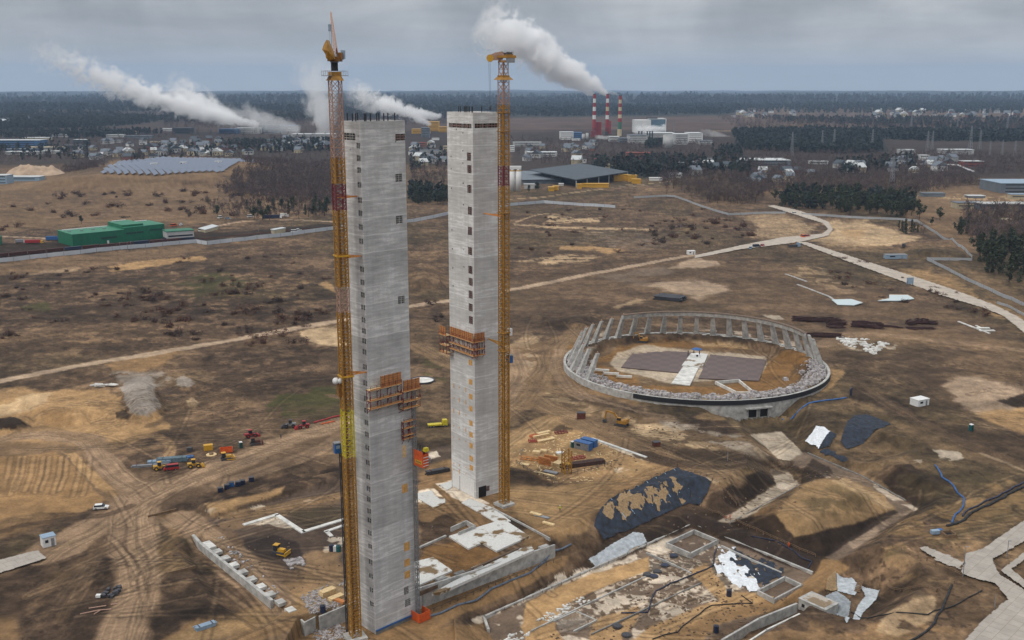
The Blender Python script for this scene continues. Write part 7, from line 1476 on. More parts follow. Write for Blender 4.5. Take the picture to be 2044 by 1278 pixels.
# far halls, left
for a in [('white-roofed blue hall at the far left edge', -60, 72, 297, 280, 40, mBW, mRW), ('beige roof hall behind the blue one at the left', 48, 92, 281, 275, 30, mCR, mRW), ('blue shed below the far left halls', 10, 62, 303, 298, 30, mBW, mRF), ('long low beige hall, far left middle row', 54, 118, 300, 294, 26, mPA, mCR), ('long pale hall in the left lower row', 12, 72, 309, 303, 25, mPA, mRW), ('pale hall right of the left lower row', 80, 114, 307, 302, 22, mPA, mRW), ('small white-roofed block left of the houses', 147, 170, 287, 279, 22, mRFD, mRW), ('long dark hall beside the white-roofed block', 125, 152, 296, 290, 20, mRFD, mRF), ('pale roof hall behind the trees at left', 106, 143, 274, 268, 30, mPA, mRF),
      ('grey row building in the left settlement', 205, 240, 285, 280, 22, mPA, mRF), ('white low block in the left settlement', 213, 245, 274, 269, 20, mPA, mRW), ('long grey hall behind the left settlement', 250, 300, 276, 271, 20, mRF, mRF), ('yellow-roofed shed in the left settlement', 256, 272, 268, 262, 15, mCR, mYE), ('dark tall hall below the long white steam', 345, 379, 267, 256, 40, mRFD, mRFD), ('pale flat hall left of the dark tall hall', 322, 346, 262, 257, 30, mPA, mRW), ('blue half of the long hall under the steam source', 438, 470, 267, 258, 40, mBW, mBW), ('white half of the long hall under the steam source', 470, 516, 267, 256, 40, mPA, mRW),
      ('grey silo block right of the steam source', 520, 560, 266, 250, 40, mRF, mRF), ('blue-roofed block right of the grey silo block', 560, 590, 263, 251, 40, mPA, mBW), ('long white roof hall left of the near crane', 582, 665, 275, 268, 50, mPA, mRW), ('second long low white hall left of the near crane', 585, 645, 284, 278, 30, mPA, mRW), ('small white sheds below the long white hall', 584, 598, 283, 276, 14, mWH, mRW), ('cream house block in the settlement', 300, 318, 290, 283, 14, mCR, mCR), ('white small block in the settlement', 278, 290, 289, 284, 12, mWH, mRW),
      ('white and blue hall at the lower far left edge', -40, 72, 362, 353, 20, mLB, mRW), ('white end block at the left edge', -30, 12, 368, 350, 20, mLB, mRW),
      # centre
      ('yellow tall plant block between the pylons', 855, 876, 262, 243, 40, mYE, mYE), ('long low yellow hall left of the yellow block', 822, 858, 267, 258, 30, mYE, mYE), ('yellow shed right of the yellow block', 876, 893, 264, 253, 30, mYE, mYE), ('grey silo block in front of the yellow plant', 841, 857, 275, 255, 30, mRF, mRF), ('white low block below the yellow plant', 862, 876, 280, 276, 15, mWH, mRW), ('red-roofed row between the pylons', 820, 850, 293, 285, 20, mBRK, mRR2), ('grey apartment row between the pylons', 838, 880, 308, 300, 18, mPA, mRF), ('cream tower house left of the far pylon', 885, 893, 303, 292, 15, mCR, mCR),
      # power station
      ('white hall left of the striped chimneys', 1118, 1145, 279, 264, 40, mWH, mRW), ('blue hall beside the white hall left of the chimneys', 1145, 1162, 279, 265, 40, mBW, mBW), ('small white and blue box in front of the blue hall', 1142, 1158, 281, 277, 12, mWH, mRW), ('pale long hall of the power station', 1291, 1346, 284, 266, 60, mPA, mRW), ('brick-striped hall right of the white tank', 1347, 1373, 289, 268, 50, mPA, mRW), ('white box hall at the right of the power station', 1374, 1402, 284, 266, 60, mWH, mRW), ('low pale wing right of the power station', 1395, 1422, 288, 281, 30, mPA, mRF), ('grey lower hall left of the power station', 1255, 1292, 286, 270, 40, mPA, mRF), ('pale shed under the chimneys', 1216, 1236, 283, 273, 30, mPA, mRW), ('blue-grey shed under the chimneys', 1236, 1252, 285, 276, 30, mRF, mRF),
      ('pale apartment row right of the back crane', 1024, 1080, 292, 284, 16, mPA, mRW), ('shorter white apartment block by the back crane', 1018, 1027, 303, 291, 16, mWH, mRW), ('long white flat hall right of the back crane', 1052, 1112, 313, 304, 30, mPA, mRW), ('red-roofed long brick building', 1251, 1298, 321, 305, 22, mBRK, mRR2), ('low red-brick house group near the pines', 1188, 1216, 330, 318, 20, mBRK, mRR2), ('cream house below the red-brick group', 1207, 1220, 336, 328, 12, mCR, mCR), ('pale terrace beside the cream house', 1222, 1245, 338, 331, 14, mPA, mCR), ('grey row roof right of the pines', 1387, 1438, 326, 317, 20, mPA, mRF), ('red-roofed small house by the pines', 1384, 1407, 345, 338, 12, mRR2, mRR2), ('white box trailer row beside the yellow stacks', 1297, 1323, 361, 355, 8, mWH, mWH), ('white container below the pines', 1337, 1361, 355, 346, 10, mWH, mRW),
      # right
      ('white flat-roofed hall with grey side in the right wood', 1484, 1576, 331, 320, 55, mRF, mRW), ('white long hall by the substation', 1884, 1941, 308, 299, 30, mPA, mRW), ('red-striped white building right of the pines', 1924, 1961, 333, 322, 20, mRR2, mRW), ('long pale roof in the right forest', 1549, 1594, 284, 279, 20, mPA, mRW), ('white and blue hall at the forest end', 1703, 1746, 297, 289, 25, mWH, mRW), ('pale small hall left of the substation', 1798, 1826, 307, 299, 20, mPA, mRW), ('white cube building near the substation', 1838, 1854, 320, 310, 16, mWH, mRW), ('blue-grey car hall near the pale pipe', 1848, 1870, 330, 322, 18, mBW, mRF), ('low pale farm roof in the right wood', 1618, 1652, 328, 322, 14, mPA, mRW), ('big blue-grey roof at the right edge', 2004, 2120, 386, 366, 60, mRF, mLB), ('ruined pale wall buildings on the bare hill', 1912, 1966, 418, 405, 16, mCR, mRF), ('long open concrete frame hall on the bare hill', 1966, 2080, 424, 407, 20, mRFD, mPA), ('small cream ruins on the slope', 1806, 1830, 398, 390, 10, mCR, mCR), ('long low ruin wall on the slope', 1782, 1830, 408, 403, 8, mCR, mPA), ('grey ruin on the bare hill', 1845, 1885, 393, 386, 14, mRF, mRF), ('pale ruin above the frame hall', 1935, 1965, 396, 391, 12, mRF, mRW), ('small blue and cream yard at the right edge', 2020, 2060, 398, 388, 10, mCR, mLB), ('pale flat slab ruin right', 1975, 2020, 442, 438, 10, mCR, mCR)]:
    bx(*a)
def tank(label, x, yb, yt, w, m, band=None, name='silo', n=1):
    X, Y, z0 = Wp(x, yb); D = math.hypot(X, Y); r = w / F * D / 2; h = zat(X, Y, yt) - z0; t = thing(name, label, 'silo', (X, Y + r, z0 - .5))
    for i in range(n):
        xx = (i - (n - 1) / 2) * 2 * r; MB().cyl((xx, 0, 0), (xx, 0, h), r * .96, r * .96, 24).build('shell', m, t, True)
        if band: MB().cyl((xx, 0, h * .88), (xx, 0, h * .93), r * .98, r * .98, 24).build('yellow_band', band, t)
    MB().box((0, 0, h + r * .3), (r * 2 * n, r * 2, r * .9)).build('head_block', m, t) if band else MB().cyl((0, 0, h), (0, 0, h + .8), r, r * .8, 24).build('roof', m, t)
    return t
tank('pair of tall white silos with yellow band right of the back crane', 1028.5, 382, 336, 12, mWH, mYE, n=2)
tank('large round white tank in front of the power station', 1335, 297, 270, 22, mPA, name='tank'); tank('first grey silo left of the chimneys', 1164.5, 280, 268, 6, mPA); tank('second grey silo left of the chimneys', 1172, 280, 266, 6, mPA)
for i in range(5): tank('%s grey silo right of the long steam source' % ['first', 'second', 'third', 'fourth', 'fifth'][i], 524 + i * 9, 264, 249, 8, mRF)
# power station block
t = thing('power_station', 'tall white and glass power station block behind low steam', 'building', Wp(1296, 265)); D = t.location.y; s_ = D / F
MB().box((-14 * s_, 20, 17), (32 * s_, 60, 38)).build('white_wing', mWH, t); o = MB().box((16 * s_, 26, 16), (30 * s_, 60, 44)).build('glass_wing', mat('glass_blue_grey', (92, 120, 138), .3, .25, .1), t)
MB().box((16 * s_, 26, 39), (31 * s_, 61, 2.5)).build('roof', mRW, t); MB().box((31.5 * s_, -5, 18), (2, 2, 42)).build('corner_post', mWH, t); MB().box((4 * s_, 0, 42), (22 * s_, 10, 3)).build('roof_plant', mDG, t)
for x in (1292, 1297, 1302, 1275, 1281): tag(bx('dark vertical duct on the front of the power station', x - 1, x + 1, 284, 262, 8, mRFD, mRFD, win=0), None, None, 'vertical ducts on the power station')
# chimneys
def chimney(label, x, yb, yt, w, cols, base=None):
    X, Y, z0 = Wp(x, yb); D = math.hypot(X, Y); h = zat(X, Y, yt) - z0; t = thing('chimney', label, 'chimney', (X, Y, z0 - 1)); n = len(cols); r = w / F * D / 2
    for i, c in enumerate(cols): a, b_ = i / n, (i + 1) / n; MB().cyl((0, 0, h * a), (0, 0, h * b_), r * (1.25 - .45 * a), r * (1.25 - .45 * b_), 20).build('band', c, t, False)
    MB().cyl((0, 0, h), (0, 0, h + 1.5), r * .86, r * .86, 20).build('rim', mDG, t); return t
mCRd = mat('chimney_red', (150, 40, 42), .7, .15, .1); mCG = mat('chimney_green', (60, 110, 88), .7, .15, .1); mCRm = mat('chimney_cream', (198, 182, 148), .7, .1, .1)
chimney('left red and white striped chimney', 1185.5, 270, 188, 6.5, [mDG, mRS, mCRd, mCRd, mWH, mCRd, mWH, mCRd, mWH, mCRd]); chimney('middle red and white striped chimney', 1211.5, 270, 188, 6.5, [mDG, mRS, mCRd, mCRd, mWH, mCRd, mCRm, mCRd, mWH, mCRd])
chimney('right chimney with green and cream lower bands', 1236.5, 272, 191, 7, [mCRm, mCRm, mCG, mCG, mCRd, mCRm, mCRd, mCRm, mCRd, mCRm, mCRd]); tag(bx('red steel duct tower beside the left chimney', 1190, 1200, 270, 244, 14, mCRd, mCRd, win=0), None); tag(bx('thin red duct beside the middle chimney', 1216, 1219, 268, 242, 8, mCRd, mCRd, win=0), None)
tag(bx('brown pipe bridge tower under the left chimney', 1180, 1191, 274, 262, 14, mRS, mRS, win=0), None)
# dark shed with open front and yellow stacks
SH = thing('open_shed', 'huge dark flat-roofed shed with open front right of the silos', 'building'); c = foot([(1060, 356), (1150, 377), (1252, 360)]); c = [c[0], c[1], c[2], c[0] + c[2] - c[1]]; cen = sum(c, Vector((0, 0))) / 4; zb_ = hz_(*c[1])
MB().prism([tuple(cen + (q - cen) * 1.03) for q in c], zb_ + 9.5, zb_ + 10.6).build('roof', mRFD, SH); MB().prism([tuple(cen + (q - cen) * .8 + (cen - c[1]) * .12) for q in c], zb_ - 1, zb_ + 9.5).build('wall', mDG, SH)
for t_ in (0, .2, .42, .62, .82, 1.0): q = c[1] + (c[2] - c[1]) * t_; MB().box((q.x, q.y, zb_ + 4.2), (1.2, 1.2, 10.6)).build('column', mPA, SH)
hall('long lower grey roof behind the silos', [(1040, 348), (1042, 368), (1120, 366)], 6, mRF, mRF, ov=2)
for i, (x0, x1, yb, yt, m, lb) in enumerate([(1160, 1215, 375, 367, mYE, 'long low yellow stack in the open shed'), (1238, 1254, 361, 349, mYE, 'yellow stack beyond the shed, leftmost'), (1254, 1271, 363, 350, mYE, 'yellow stack beyond the shed, tallest'), (1262, 1279, 367, 358, mYE, 'yellow stack beyond the shed, at the right end'), (1225, 1240, 362, 350, mYE, 'yellow stack under the shed edge'), (1152, 1161, 377, 368, mYE, 'single yellow crate at the shed corner'), (1095, 1106, 382, 374, mYE, 'yellow box left of the shed'), (1104, 1115, 380, 372, mYE, 'yellow and white box left of the shed'), (1100, 1112, 363, 353, mPA, 'white square board building before the shed'), (1116, 1125, 371, 367, mWH, 'white van body left of the shed'), (1046, 1070, 377, 368, mPA, 'low grey sheds between silos and open shed')]):
    bx(lb, x0, x1, yb, yt, 10, m, m, name='yellow_stack' if m is mYE else 'shed', cat='stack' if m is mYE else 'shed', win=0)
# houses scattered through the settlements
random.seed(21)
def in_poly(P, n, rnd=random):
    o = []; xs = [p[0] for p in P]; ys = [p[1] for p in P]
    while len(o) < n:
        x, y = rnd.uniform(min(xs), max(xs)), rnd.uniform(min(ys), max(ys)); c = False
        for i in range(len(P)):
            (ax, ay), (bx_, by) = P[i], P[(i + 1) % len(P)]
            if (ay > y) != (by > y) and x < (bx_ - ax) * (y - ay) / (by - ay) + ax: c = not c
        if c: o.append((x, y))
    return o
HS = {}
def house(kind, loc, rz, label, group, sc=1):
    wm, rm = kind
    if (wm.name, rm.name) in HS: return dup(HS[(wm.name, rm.name)], loc, rz, label, group, sc)
    t = thing('house', label, 'house', loc, rz, group); t.scale = (sc,) * 3; MB().box((0, 0, 2.2), (11, 9, 6)).build('wall', wm, t); k = MB(); k.extr([(-6.0, 5.1), (6.0, 5.1), (0, 9.0)], 9.8); k.build('roof', rm, t); MB().box((2, 1, 8.4), (.8, .8, 2)).build('chimney', mBRK, t)
    k = MB(); [k.box((x, -4.53, 3), (1.4, .1, 1.4)) for x in (-3, 0, 3)]; k.build('window', mGLS, t); HS[(wm.name, rm.name)] = t; return t
KD = [(mPA, mRFD, 'pale house with dark roof'), (mCR, mRF, 'cream house with grey roof'), (mWH, mRF, 'white house with grey roof'), (mPA, mRF, 'pale house with grey roof'), (mBRK, mRFD, 'brick house with dark roof'), (mCR, mRW, 'cream house with pale roof')]
for P, n, grp in [([(200, 283), (660, 280), (660, 300), (480, 315), (230, 322), (120, 318)], 80, 'in the settlement behind the solar field'), ([(822, 290), (893, 285), (893, 330), (822, 335)], 12, 'between the two pylons'), ([(1020, 296), (1190, 290), (1190, 335), (1100, 325), (1045, 322)], 18, 'behind the dark open shed'), ([(1500, 345), (1620, 338), (1620, 365), (1500, 372)], 12, 'in the wood beyond the bare trees'), ([(1650, 325), (1900, 318), (1900, 345), (1680, 345)], 22, 'near the pale overhead pipe'), ([(1700, 222), (2040, 224), (2040, 236), (1750, 238)], 34, 'in the far village at right'), ([(1440, 215), (1600, 225), (1560, 240), (1430, 236)], 12, 'in the far village centre right'), ([(0, 243), (60, 243), (60, 252), (0, 252)], 6, 'at the far left edge village'), ([(1280, 335), (1400, 325), (1480, 335), (1400, 352)], 10, 'between the pines and the bare wood')]:
    for x, y in in_poly(P, n):
        k = random.choice(KD); far_ = y < 260; X, Y, z_ = Wp(x, y); house(k[:2], (X, Y, z_ - .6), random.uniform(-.6, .6) + random.choice([0, 1.57]), '%s %s' % (k[2], grp), 'houses ' + grp, random.uniform(1.1, 1.8) * (1.6 if far_ else 1))
# solar field
SP = np.array([Wp(*p)[:2] for p in [(196, 349), (236, 323), (330, 316), (505, 319), (512, 326), (445, 347), (330, 351)]]); mSOL = mat('solar_panel', (104, 114, 132), .55, .2, .3)
sa, sb_ = np.array(G(200, 339)), np.array(G(508, 326)); pn = np.array([-(sb_ - sa)[1], (sb_ - sa)[0]]); pn /= np.linalg.norm(pn); du = np.array([.42, -.907]); dn = np.array([.907, .42]); n0 = (SP @ dn).min(); n1_ = (SP @ dn).max(); nn0 = n0
while nn0 < n1_:
    ts = np.arange((SP @ du).min(), (SP @ du).max(), 3.); pts = dn[None] * nn0 + du[None] * ts[:, None]; d = sdp(pts[:, 0], pts[:, 1], SP); sdm = (pts - sa) @ pn; gp_ = np.abs((nn0 - n0) / (n1_ - n0) - .36) < .012
    for side in (-1, 1):
        q = pts[(d < -1) & (sdm * side > 3)]
        if len(q) < 3 or (gp_ and side > 0): continue
        m_ = q.mean(0); zc = hz_(*m_); t = thing('solar_panel_row', 'row of grey-blue solar panels %s the service path of the hill field' % ('behind' if side > 0 else 'in front of'), 'solar panels', (*m_, zc), 0, 'solar panel rows on the hill'); k = MB(); st = max(1, len(q) // 8)
        for i in range(0, len(q) - 1, st):
            a_, b_ = q[i], q[min(i + st, len(q) - 1)]; za, zb__ = hz_(*a_) - zc, hz_(*b_) - zc; l_, h_ = -dn * 2.9, dn * 2.9; a_ = a_ - m_; b_ = b_ - m_
            k.add([(*(a_ + l_), za + 1), (*(b_ + l_), zb__ + 1), (*(b_ + h_), zb__ + 3.4), (*(a_ + h_), za + 3.4), (*(a_ + l_), za + .8), (*(b_ + l_), zb__ + .8), (*(b_ + h_), zb__ + 3.2), (*(a_ + h_), za + 3.2)], [(3, 2, 1, 0), (4, 5, 6, 7), (2, 3, 7, 6), (0, 1, 5, 4)])
        k.build('panel', mSOL, t)
    nn0 += 9
for i, x in enumerate((234, 308, 366, 436)): hut('small white substation hut %s in the solar field' % ['first from left', 'second from left', 'third from left', 'at the right end'][i], at(x, 333 - i * 2), 0, (10, 6, 4), mWH, mRW, 'site_hut')
# sand heap far left, substation, pylons
k = MB(); vs = []; X0, Y0, Z0 = Wp(60, 352); gx_, gy_ = np.meshgrid(np.linspace(-46, 46, 60), np.linspace(-28, 28, 30)); hh_ = (fbm(gx_ / 14, gy_ / 14, 4, 91) * 26 + 4) * np.clip(1 - ((gx_ / 46) ** 2 + (gy_ / 28) ** 2), 0, 1) ** .7
idx = np.arange(1800).reshape(30, 60); o = npmesh('sand_heap', np.stack([gx_ + X0, gy_ + Y0 + 20, hh_ * .8 + Z0 - .5], -1).reshape(-1, 3), np.stack([idx[:-1, :-1], idx[:-1, 1:], idx[1:, 1:], idx[1:, :-1]], -1).reshape(-1, 4), mat('pale_sand', (176, 152, 128), .95, .2, .1), smooth=True); tag(o, 'large pale sand heap at the far left edge', 'sand heap')
PYL = None
for x, yb, h in [(1580, 311, 46), (1640, 300, 42), (1664, 296, 42), (1740, 300, 44), (1850, 306, 44), (1860, 300, 40), (1936, 300, 50), (1955, 298, 40), (1780, 372, 40), (1818, 262, 50), (2010, 262, 50), (1345, 270, 36), (1910, 262, 44), (1975, 312, 30), (2000, 310, 30), (2025, 312, 30)]:
    loc = Wp(x, yb)
    if PYL is None:
        PYL = thing('power_pylon', 'grey lattice power pylon rising from the forest and substation at right', 'pylon', loc, .3, 'power pylons at right'); k = MB()
        for s1 in (-1, 1):
            for s2 in (-1, 1): k.bar((s1 * 3, s2 * 3, 0), (s1 * .5, s2 * .5, 1 * 44), .35)
        for i in range(9):
            z0_, z1_ = i * 4.9, (i + 1) * 4.9; w0, w1 = 3 - 2.5 * z0_ / 44, 3 - 2.5 * z1_ / 44
            for s2 in (-1, 1): k.bar((-w0, s2 * w0, z0_), (w1, s2 * w1, z1_), .2); k.bar((w0, s2 * w0, z0_), (-w1, s2 * w1, z1_), .2); k.bar((s2 * w0, -w0, z0_), (s2 * w1, w1, z1_), .2)
        k.build('lattice', mGY, PYL); k = MB(); [k.bar((-8 + i, 0, 30 + i * 5), (8 - i, 0, 30 + i * 5), .4) for i in range(3)]; k.build('crossarm', mGY, PYL)
    else: dup(PYL, loc, .3, None, None, h / 44)
t = thing('overhead_pipe', 'white elevated pipe curving between houses at right', 'pipe'); k = MB(); P = [at(*p) for p in ((1822, 334), (1880, 334), (1912, 336), (1932, 345), (1943, 349))]
for a, b_ in zip(P[:-1], P[1:]): k.cyl((a[0], a[1], a[2] + 5), (b_[0], b_[1], b_[2] + 5), 1.2, 1.2, 8)
k.build('pipe_run', mWH, t)
# ---------------------------------------------------------------- trees and shrubs
mPIN = mat('pine_needles', (64, 72, 50), .95, .5, .4, c2=(36, 45, 31)); mTRK = mat('bark', (84, 66, 54), .95, .3, 1); mTWG = mat('bare_twigs', (98, 80, 72), .95, .3, .4, c2=(64, 52, 50)); mTW2 = mat('reddish_twigs', (92, 66, 54), .95, .3, .4); mSHR = mat('shrub_twigs', (80, 62, 54), .95, .35, .5, c2=(58, 46, 42)); mBIR = mat('pale_twigs', (122, 106, 92), .95, .3, .4)
def leafcloud(rng, cen, rad, n, size, thin=1.0, up=0):
    V = []; Q = []
    p = rng.normal(0, 1, (n, 3)); p /= np.linalg.norm(p, axis=1)[:, None]; p *= (rng.random((n, 1)) ** .45); c = cen[rng.integers(0, len(cen), n)]; r = rad[rng.integers(0, len(rad), n)][:, None] if rad.ndim == 1 else rad
    pos = c + p * r
    for q in pos:
        a = rng.normal(0, 1, 3); a[2] += up; a /= np.linalg.norm(a); b = np.cross(a, rng.normal(0, 1, 3)); b /= np.linalg.norm(b) + 1e-9; s = size * rng.uniform(.6, 1.3)
        i = len(V); V += [q - a * s - b * s * thin, q + a * s - b * s * thin * .5, q + a * s * .8 + b * s * thin, q - a * s * .7 + b * s * thin * .8]; Q.append((i, i + 1, i + 2, i + 3))
    return np.array(V), np.array(Q)
def tree_kind(kind, seed):
    rng = np.random.default_rng(seed); h = 1.0
    if kind == 'pine':
        cen = np.array([(rng.normal(0, 1.3), rng.normal(0, 1.3), rng.uniform(4.5, 10.5)) for _ in range(9)] + [(0, 0, 11)]); V, Q = leafcloud(rng, cen, np.array([1.5, 1.9]), 330, .55, .8); return V, Q, mPIN, 'pine_tree'
    if kind == 'spruce':
        cen = np.array([(rng.normal(0, (12 - z_) * .12), rng.normal(0, (12 - z_) * .12), z_) for z_ in np.linspace(1.5, 11.5, 12)]); V, Q = leafcloud(rng, cen, np.array([1.0, 1.4]), 300, .5, .7); return V, Q, mPIN, 'pine_tree'
    if kind in ('bare', 'bare2'):
        cen = np.array([(rng.normal(0, 1.6), rng.normal(0, 1.6), rng.uniform(5, 10)) for _ in range(8)]); V, Q = leafcloud(rng, cen, np.array([1.8, 2.4]), 240, .85, .07, 1.2); return V, Q, (mTWG if kind == 'bare' else mBIR), 'bare_tree'
    cen = np.array([(rng.normal(0, .7), rng.normal(0, .7), rng.uniform(.5, 1.3)) for _ in range(5)]); V, Q = leafcloud(rng, cen, np.array([.8, 1.1]), 170, .34, .22, .8); return V, Q, (mSHR if kind == 'shrub' else mTW2), 'shrub'
PROTO = {}
def plant(kind, seed, loc, sc, label, group, rz=0):
    key = (kind, seed)
    if key in PROTO: return dup(PROTO[key], loc, rz, label, group, sc if kind[:2] != 'sh' else (sc * random.uniform(.9, 1.7), sc * random.uniform(.8, 1.5), sc * random.uniform(.6, 1.1)))
    V, Q, m, nm = tree_kind(kind, seed); t = thing(nm, label, 'shrub' if nm == 'shrub' else 'tree', loc, rz, group); t.scale = (sc,) * 3 if nm != 'shrub' else (sc * 1.5, sc * 1.1, sc * .75); npmesh('crown', V, Q, m, t)
    k = MB()
    if nm == 'shrub': [k.bar((0, 0, 0), (random.uniform(-.8, .8), random.uniform(-.8, .8), 1.4), .07) for _ in range(5)]; k.build('stem', mTRK, t)
    else:
        k.cyl((0, 0, -.5), (0, 0, 9), .3, .1, 7); rr = random.Random(seed)
        for _ in range(7): z_ = rr.uniform(3, 8); a = rr.uniform(0, 6.28); k.bar((0, 0, z_), (math.cos(a) * 2.4, math.sin(a) * 2.4, z_ + rr.uniform(1, 2.5)), .13)
        k.build('trunk', mTRK, t)
    PROTO[key] = t; return t
random.seed(77)
def grove(P, n, kinds, label, group, s0, s1):
    for x, y in sorted(in_poly(P, n), key=lambda q: q[1]):
        k = random.choice(kinds); X, Y, z_ = Wp(x, y); plant(k, random.randint(1, 3), (X, Y, z_ - .2), random.uniform(s0, s1), label, group, random.uniform(0, 6))
grove([(1545, 395), (1620, 386), (1760, 395), (1825, 408), (1845, 432), (1790, 436), (1700, 430), (1620, 424), (1550, 412)], 110, ['pine', 'pine', 'spruce', 'pine'], 'dark pine in the wood behind the grey fence', 'pines behind the grey fence', 1.0, 1.5)
grove([(1952, 505), (1990, 495), (2080, 500), (2100, 560), (2060, 575), (1990, 560), (1958, 535)], 46, ['pine', 'spruce'], 'dark dense pine in the clump at the right edge', 'pines in the clump at the right edge', 1.1, 1.6)
grove([(1905, 452), (1930, 446), (1942, 470), (1915, 475)], 7, ['spruce', 'pine'], 'dark spruce standing before the bare wood at right', 'spruces before the bare wood at right', .9, 1.2)
grove([(822, 385), (892, 392), (893, 408), (824, 408)], 32, ['spruce', 'pine'], 'dark pine in the row seen between the pylons', 'pines between the pylons', .9, 1.3)
grove([(470, 420), (520, 410), (650, 412), (660, 432), (560, 442), (480, 440)], 34, ['pine', 'spruce', 'bare'], 'tree in the loose group by the track behind the left fence', 'trees by the track behind the left fence', .8, 1.3)
grove([(1340, 375), (1400, 352), (1500, 365), (1528, 392), (1500, 412), (1420, 406), (1370, 394)], 120, ['bare', 'bare', 'bare2'], 'leafless tree in the wood beyond the pale fence', 'leafless wood beyond the pale fence', .9, 1.3)
grove([(1935, 440), (2060, 425), (2100, 490), (2000, 500), (1945, 492)], 60, ['bare', 'bare2'], 'leafless tree in the wood above the right pine clump', 'leafless wood above the right pine clump', 1.0, 1.4)
grove([(1795, 455), (1850, 462), (1840, 474), (1790, 464)], 12, ['spruce', 'bare'], 'small tree by the fence bend right of the pine wood', 'small trees by the fence bend', .6, .9)
for i, (x, y, s_, lb) in enumerate([(1835, 438, 1.3, 'big lone pine at the right end of the pine wood'), (1876, 440, 1.1, 'lone round tree on the bare slope'), (1860, 450, .7, 'small lone spruce below the round tree'), (435, 432, 1.0, 'lone dark pine left of the track group'), (1072, 384, 1.1, 'dark round tree right of the silos'), (1056, 385, .8, 'smaller dark tree beside the silos'), (163, 447, .7, 'lone dark conifer on the meadow behind the green hall'), (1331, 388, 1.2, 'lone bare tree beside the pale fence corner'), (1933, 423, .6, 'tiny dark tree before the concrete frame hall'), (1262, 362, .9, 'dark tree in front of the yellow stacks')]):
    X, Y, z_ = Wp(x, y); plant('bare' if 'bare tree' in lb else 'pine', 4 + i, (X, Y, z_ - .2), s_, lb, None)
grove([(0, 400), (300, 375), (640, 395), (560, 425), (420, 440), (200, 450), (0, 465)], 55, ['shrub', 'shrub2'], 'brown bush scattered on the meadow behind the green hall', 'bushes on the meadow', 1.6, 3.4)
grove([(180, 590), (640, 560), (660, 690), (420, 690), (250, 650)], 75, ['shrub', 'shrub2'], 'dark leafless bush on the field left of the near crane', 'bushes on the left field', .9, 2.2)
grove([(0, 540), (660, 500), (650, 570), (200, 620), (0, 690)], 50, ['shrub', 'shrub2'], 'low leafless bush on the field below the left fence', 'bushes below the left fence', .8, 1.7)
grove([(1300, 440), (1500, 440), (1500, 495), (1300, 490)], 34, ['shrub', 'shrub2'], 'reddish bush on the field beside the pale road', 'bushes beside the pale road', 1.2, 2.6)
grove([(1030, 420), (1480, 410), (1300, 500), (1030, 520)], 30, ['shrub', 'shrub2'], 'low bush on the wide field right of the back crane', 'bushes on the wide field', 1.0, 2.0)
grove([(1620, 500), (1900, 560), (1980, 640), (1700, 590)], 24, ['shrub', 'shrub2'], 'low bush on the field left of the pale concrete road', 'bushes left of the concrete road', .9, 1.8)
grove([(830, 600), (895, 600), (895, 700), (830, 690)], 6, ['shrub'], 'dark bush on the field between the pylons', 'bushes between the pylons', 1.2, 2.0)
# masses of distant trees
def mass(label, name, spec, m_by):
    rng = np.random.default_rng(hash(name) % 1000 if False else len(name) * 7)
    V_all = []; Q_all = []; off = 0
    for P, n, kind, s0, s1 in spec:
        rnd = random.Random(n + len(P)); pts = np.array(in_poly(P, n, rnd)); X = []; 
        gx, gy = [], []
        for a, b_ in pts: q = G(a, b_); gx.append(q[0]); gy.append(q[1])
        gx = np.array(gx); gy = np.array(gy); gz = hgt(gx, gy, False)
        nt = 4; tv = []
        for s in range(nt):
            r2 = np.random.default_rng(s + 50)
            if kind == 'c': cen = np.array([(r2.normal(0, 1.6), r2.normal(0, 1.6), z_) for z_ in (3, 5, 7, 9, 10)]); v, q = leafcloud(r2, cen, np.array([2.2]), 26, 1.5, .9)
            else: cen = np.array([(r2.normal(0, 1.6), r2.normal(0, 1.6), z_) for z_ in (3, 5, 7, 9)]); v, q = leafcloud(r2, cen, np.array([2.2]), 34, 1.5, .10, 1.2)
            tv.append((v, q))
        pick = rng.integers(0, nt, n); sc = rng.uniform(s0, s1, n); th = rng.uniform(0, 6.28, n)
        for s in range(nt):
            k = np.nonzero(pick == s)[0]; v, q = tv[s]
            if not len(k): continue
            co, si = np.cos(th[k])[:, None], np.sin(th[k])[:, None]; vx = v[None, :, 0] * co - v[None, :, 1] * si; vy = v[None, :, 0] * si + v[None, :, 1] * co
            W_ = np.stack([vx * sc[k, None] + gx[k, None], vy * sc[k, None] + gy[k, None], v[None, :, 2] * sc[k, None] + gz[k, None] - 1], -1).reshape(-1, 3)
            qq = (q[None] + (np.arange(len(k)) * len(v))[:, None, None]).reshape(-1, 4) + off; V_all.append(W_); Q_all.append(qq); off += len(W_)
    o = npmesh(name, np.concatenate(V_all), np.concatenate(Q_all), m_by); return tag(o, label, 'forest', None, 'stuff')
mFAR = mat('far_conifers', (46, 56, 52), .95, .4, .05, c2=(28, 36, 36)); mFAB = mat('far_bare_wood', (96, 80, 76), .95, .35, .05, c2=(66, 56, 56))
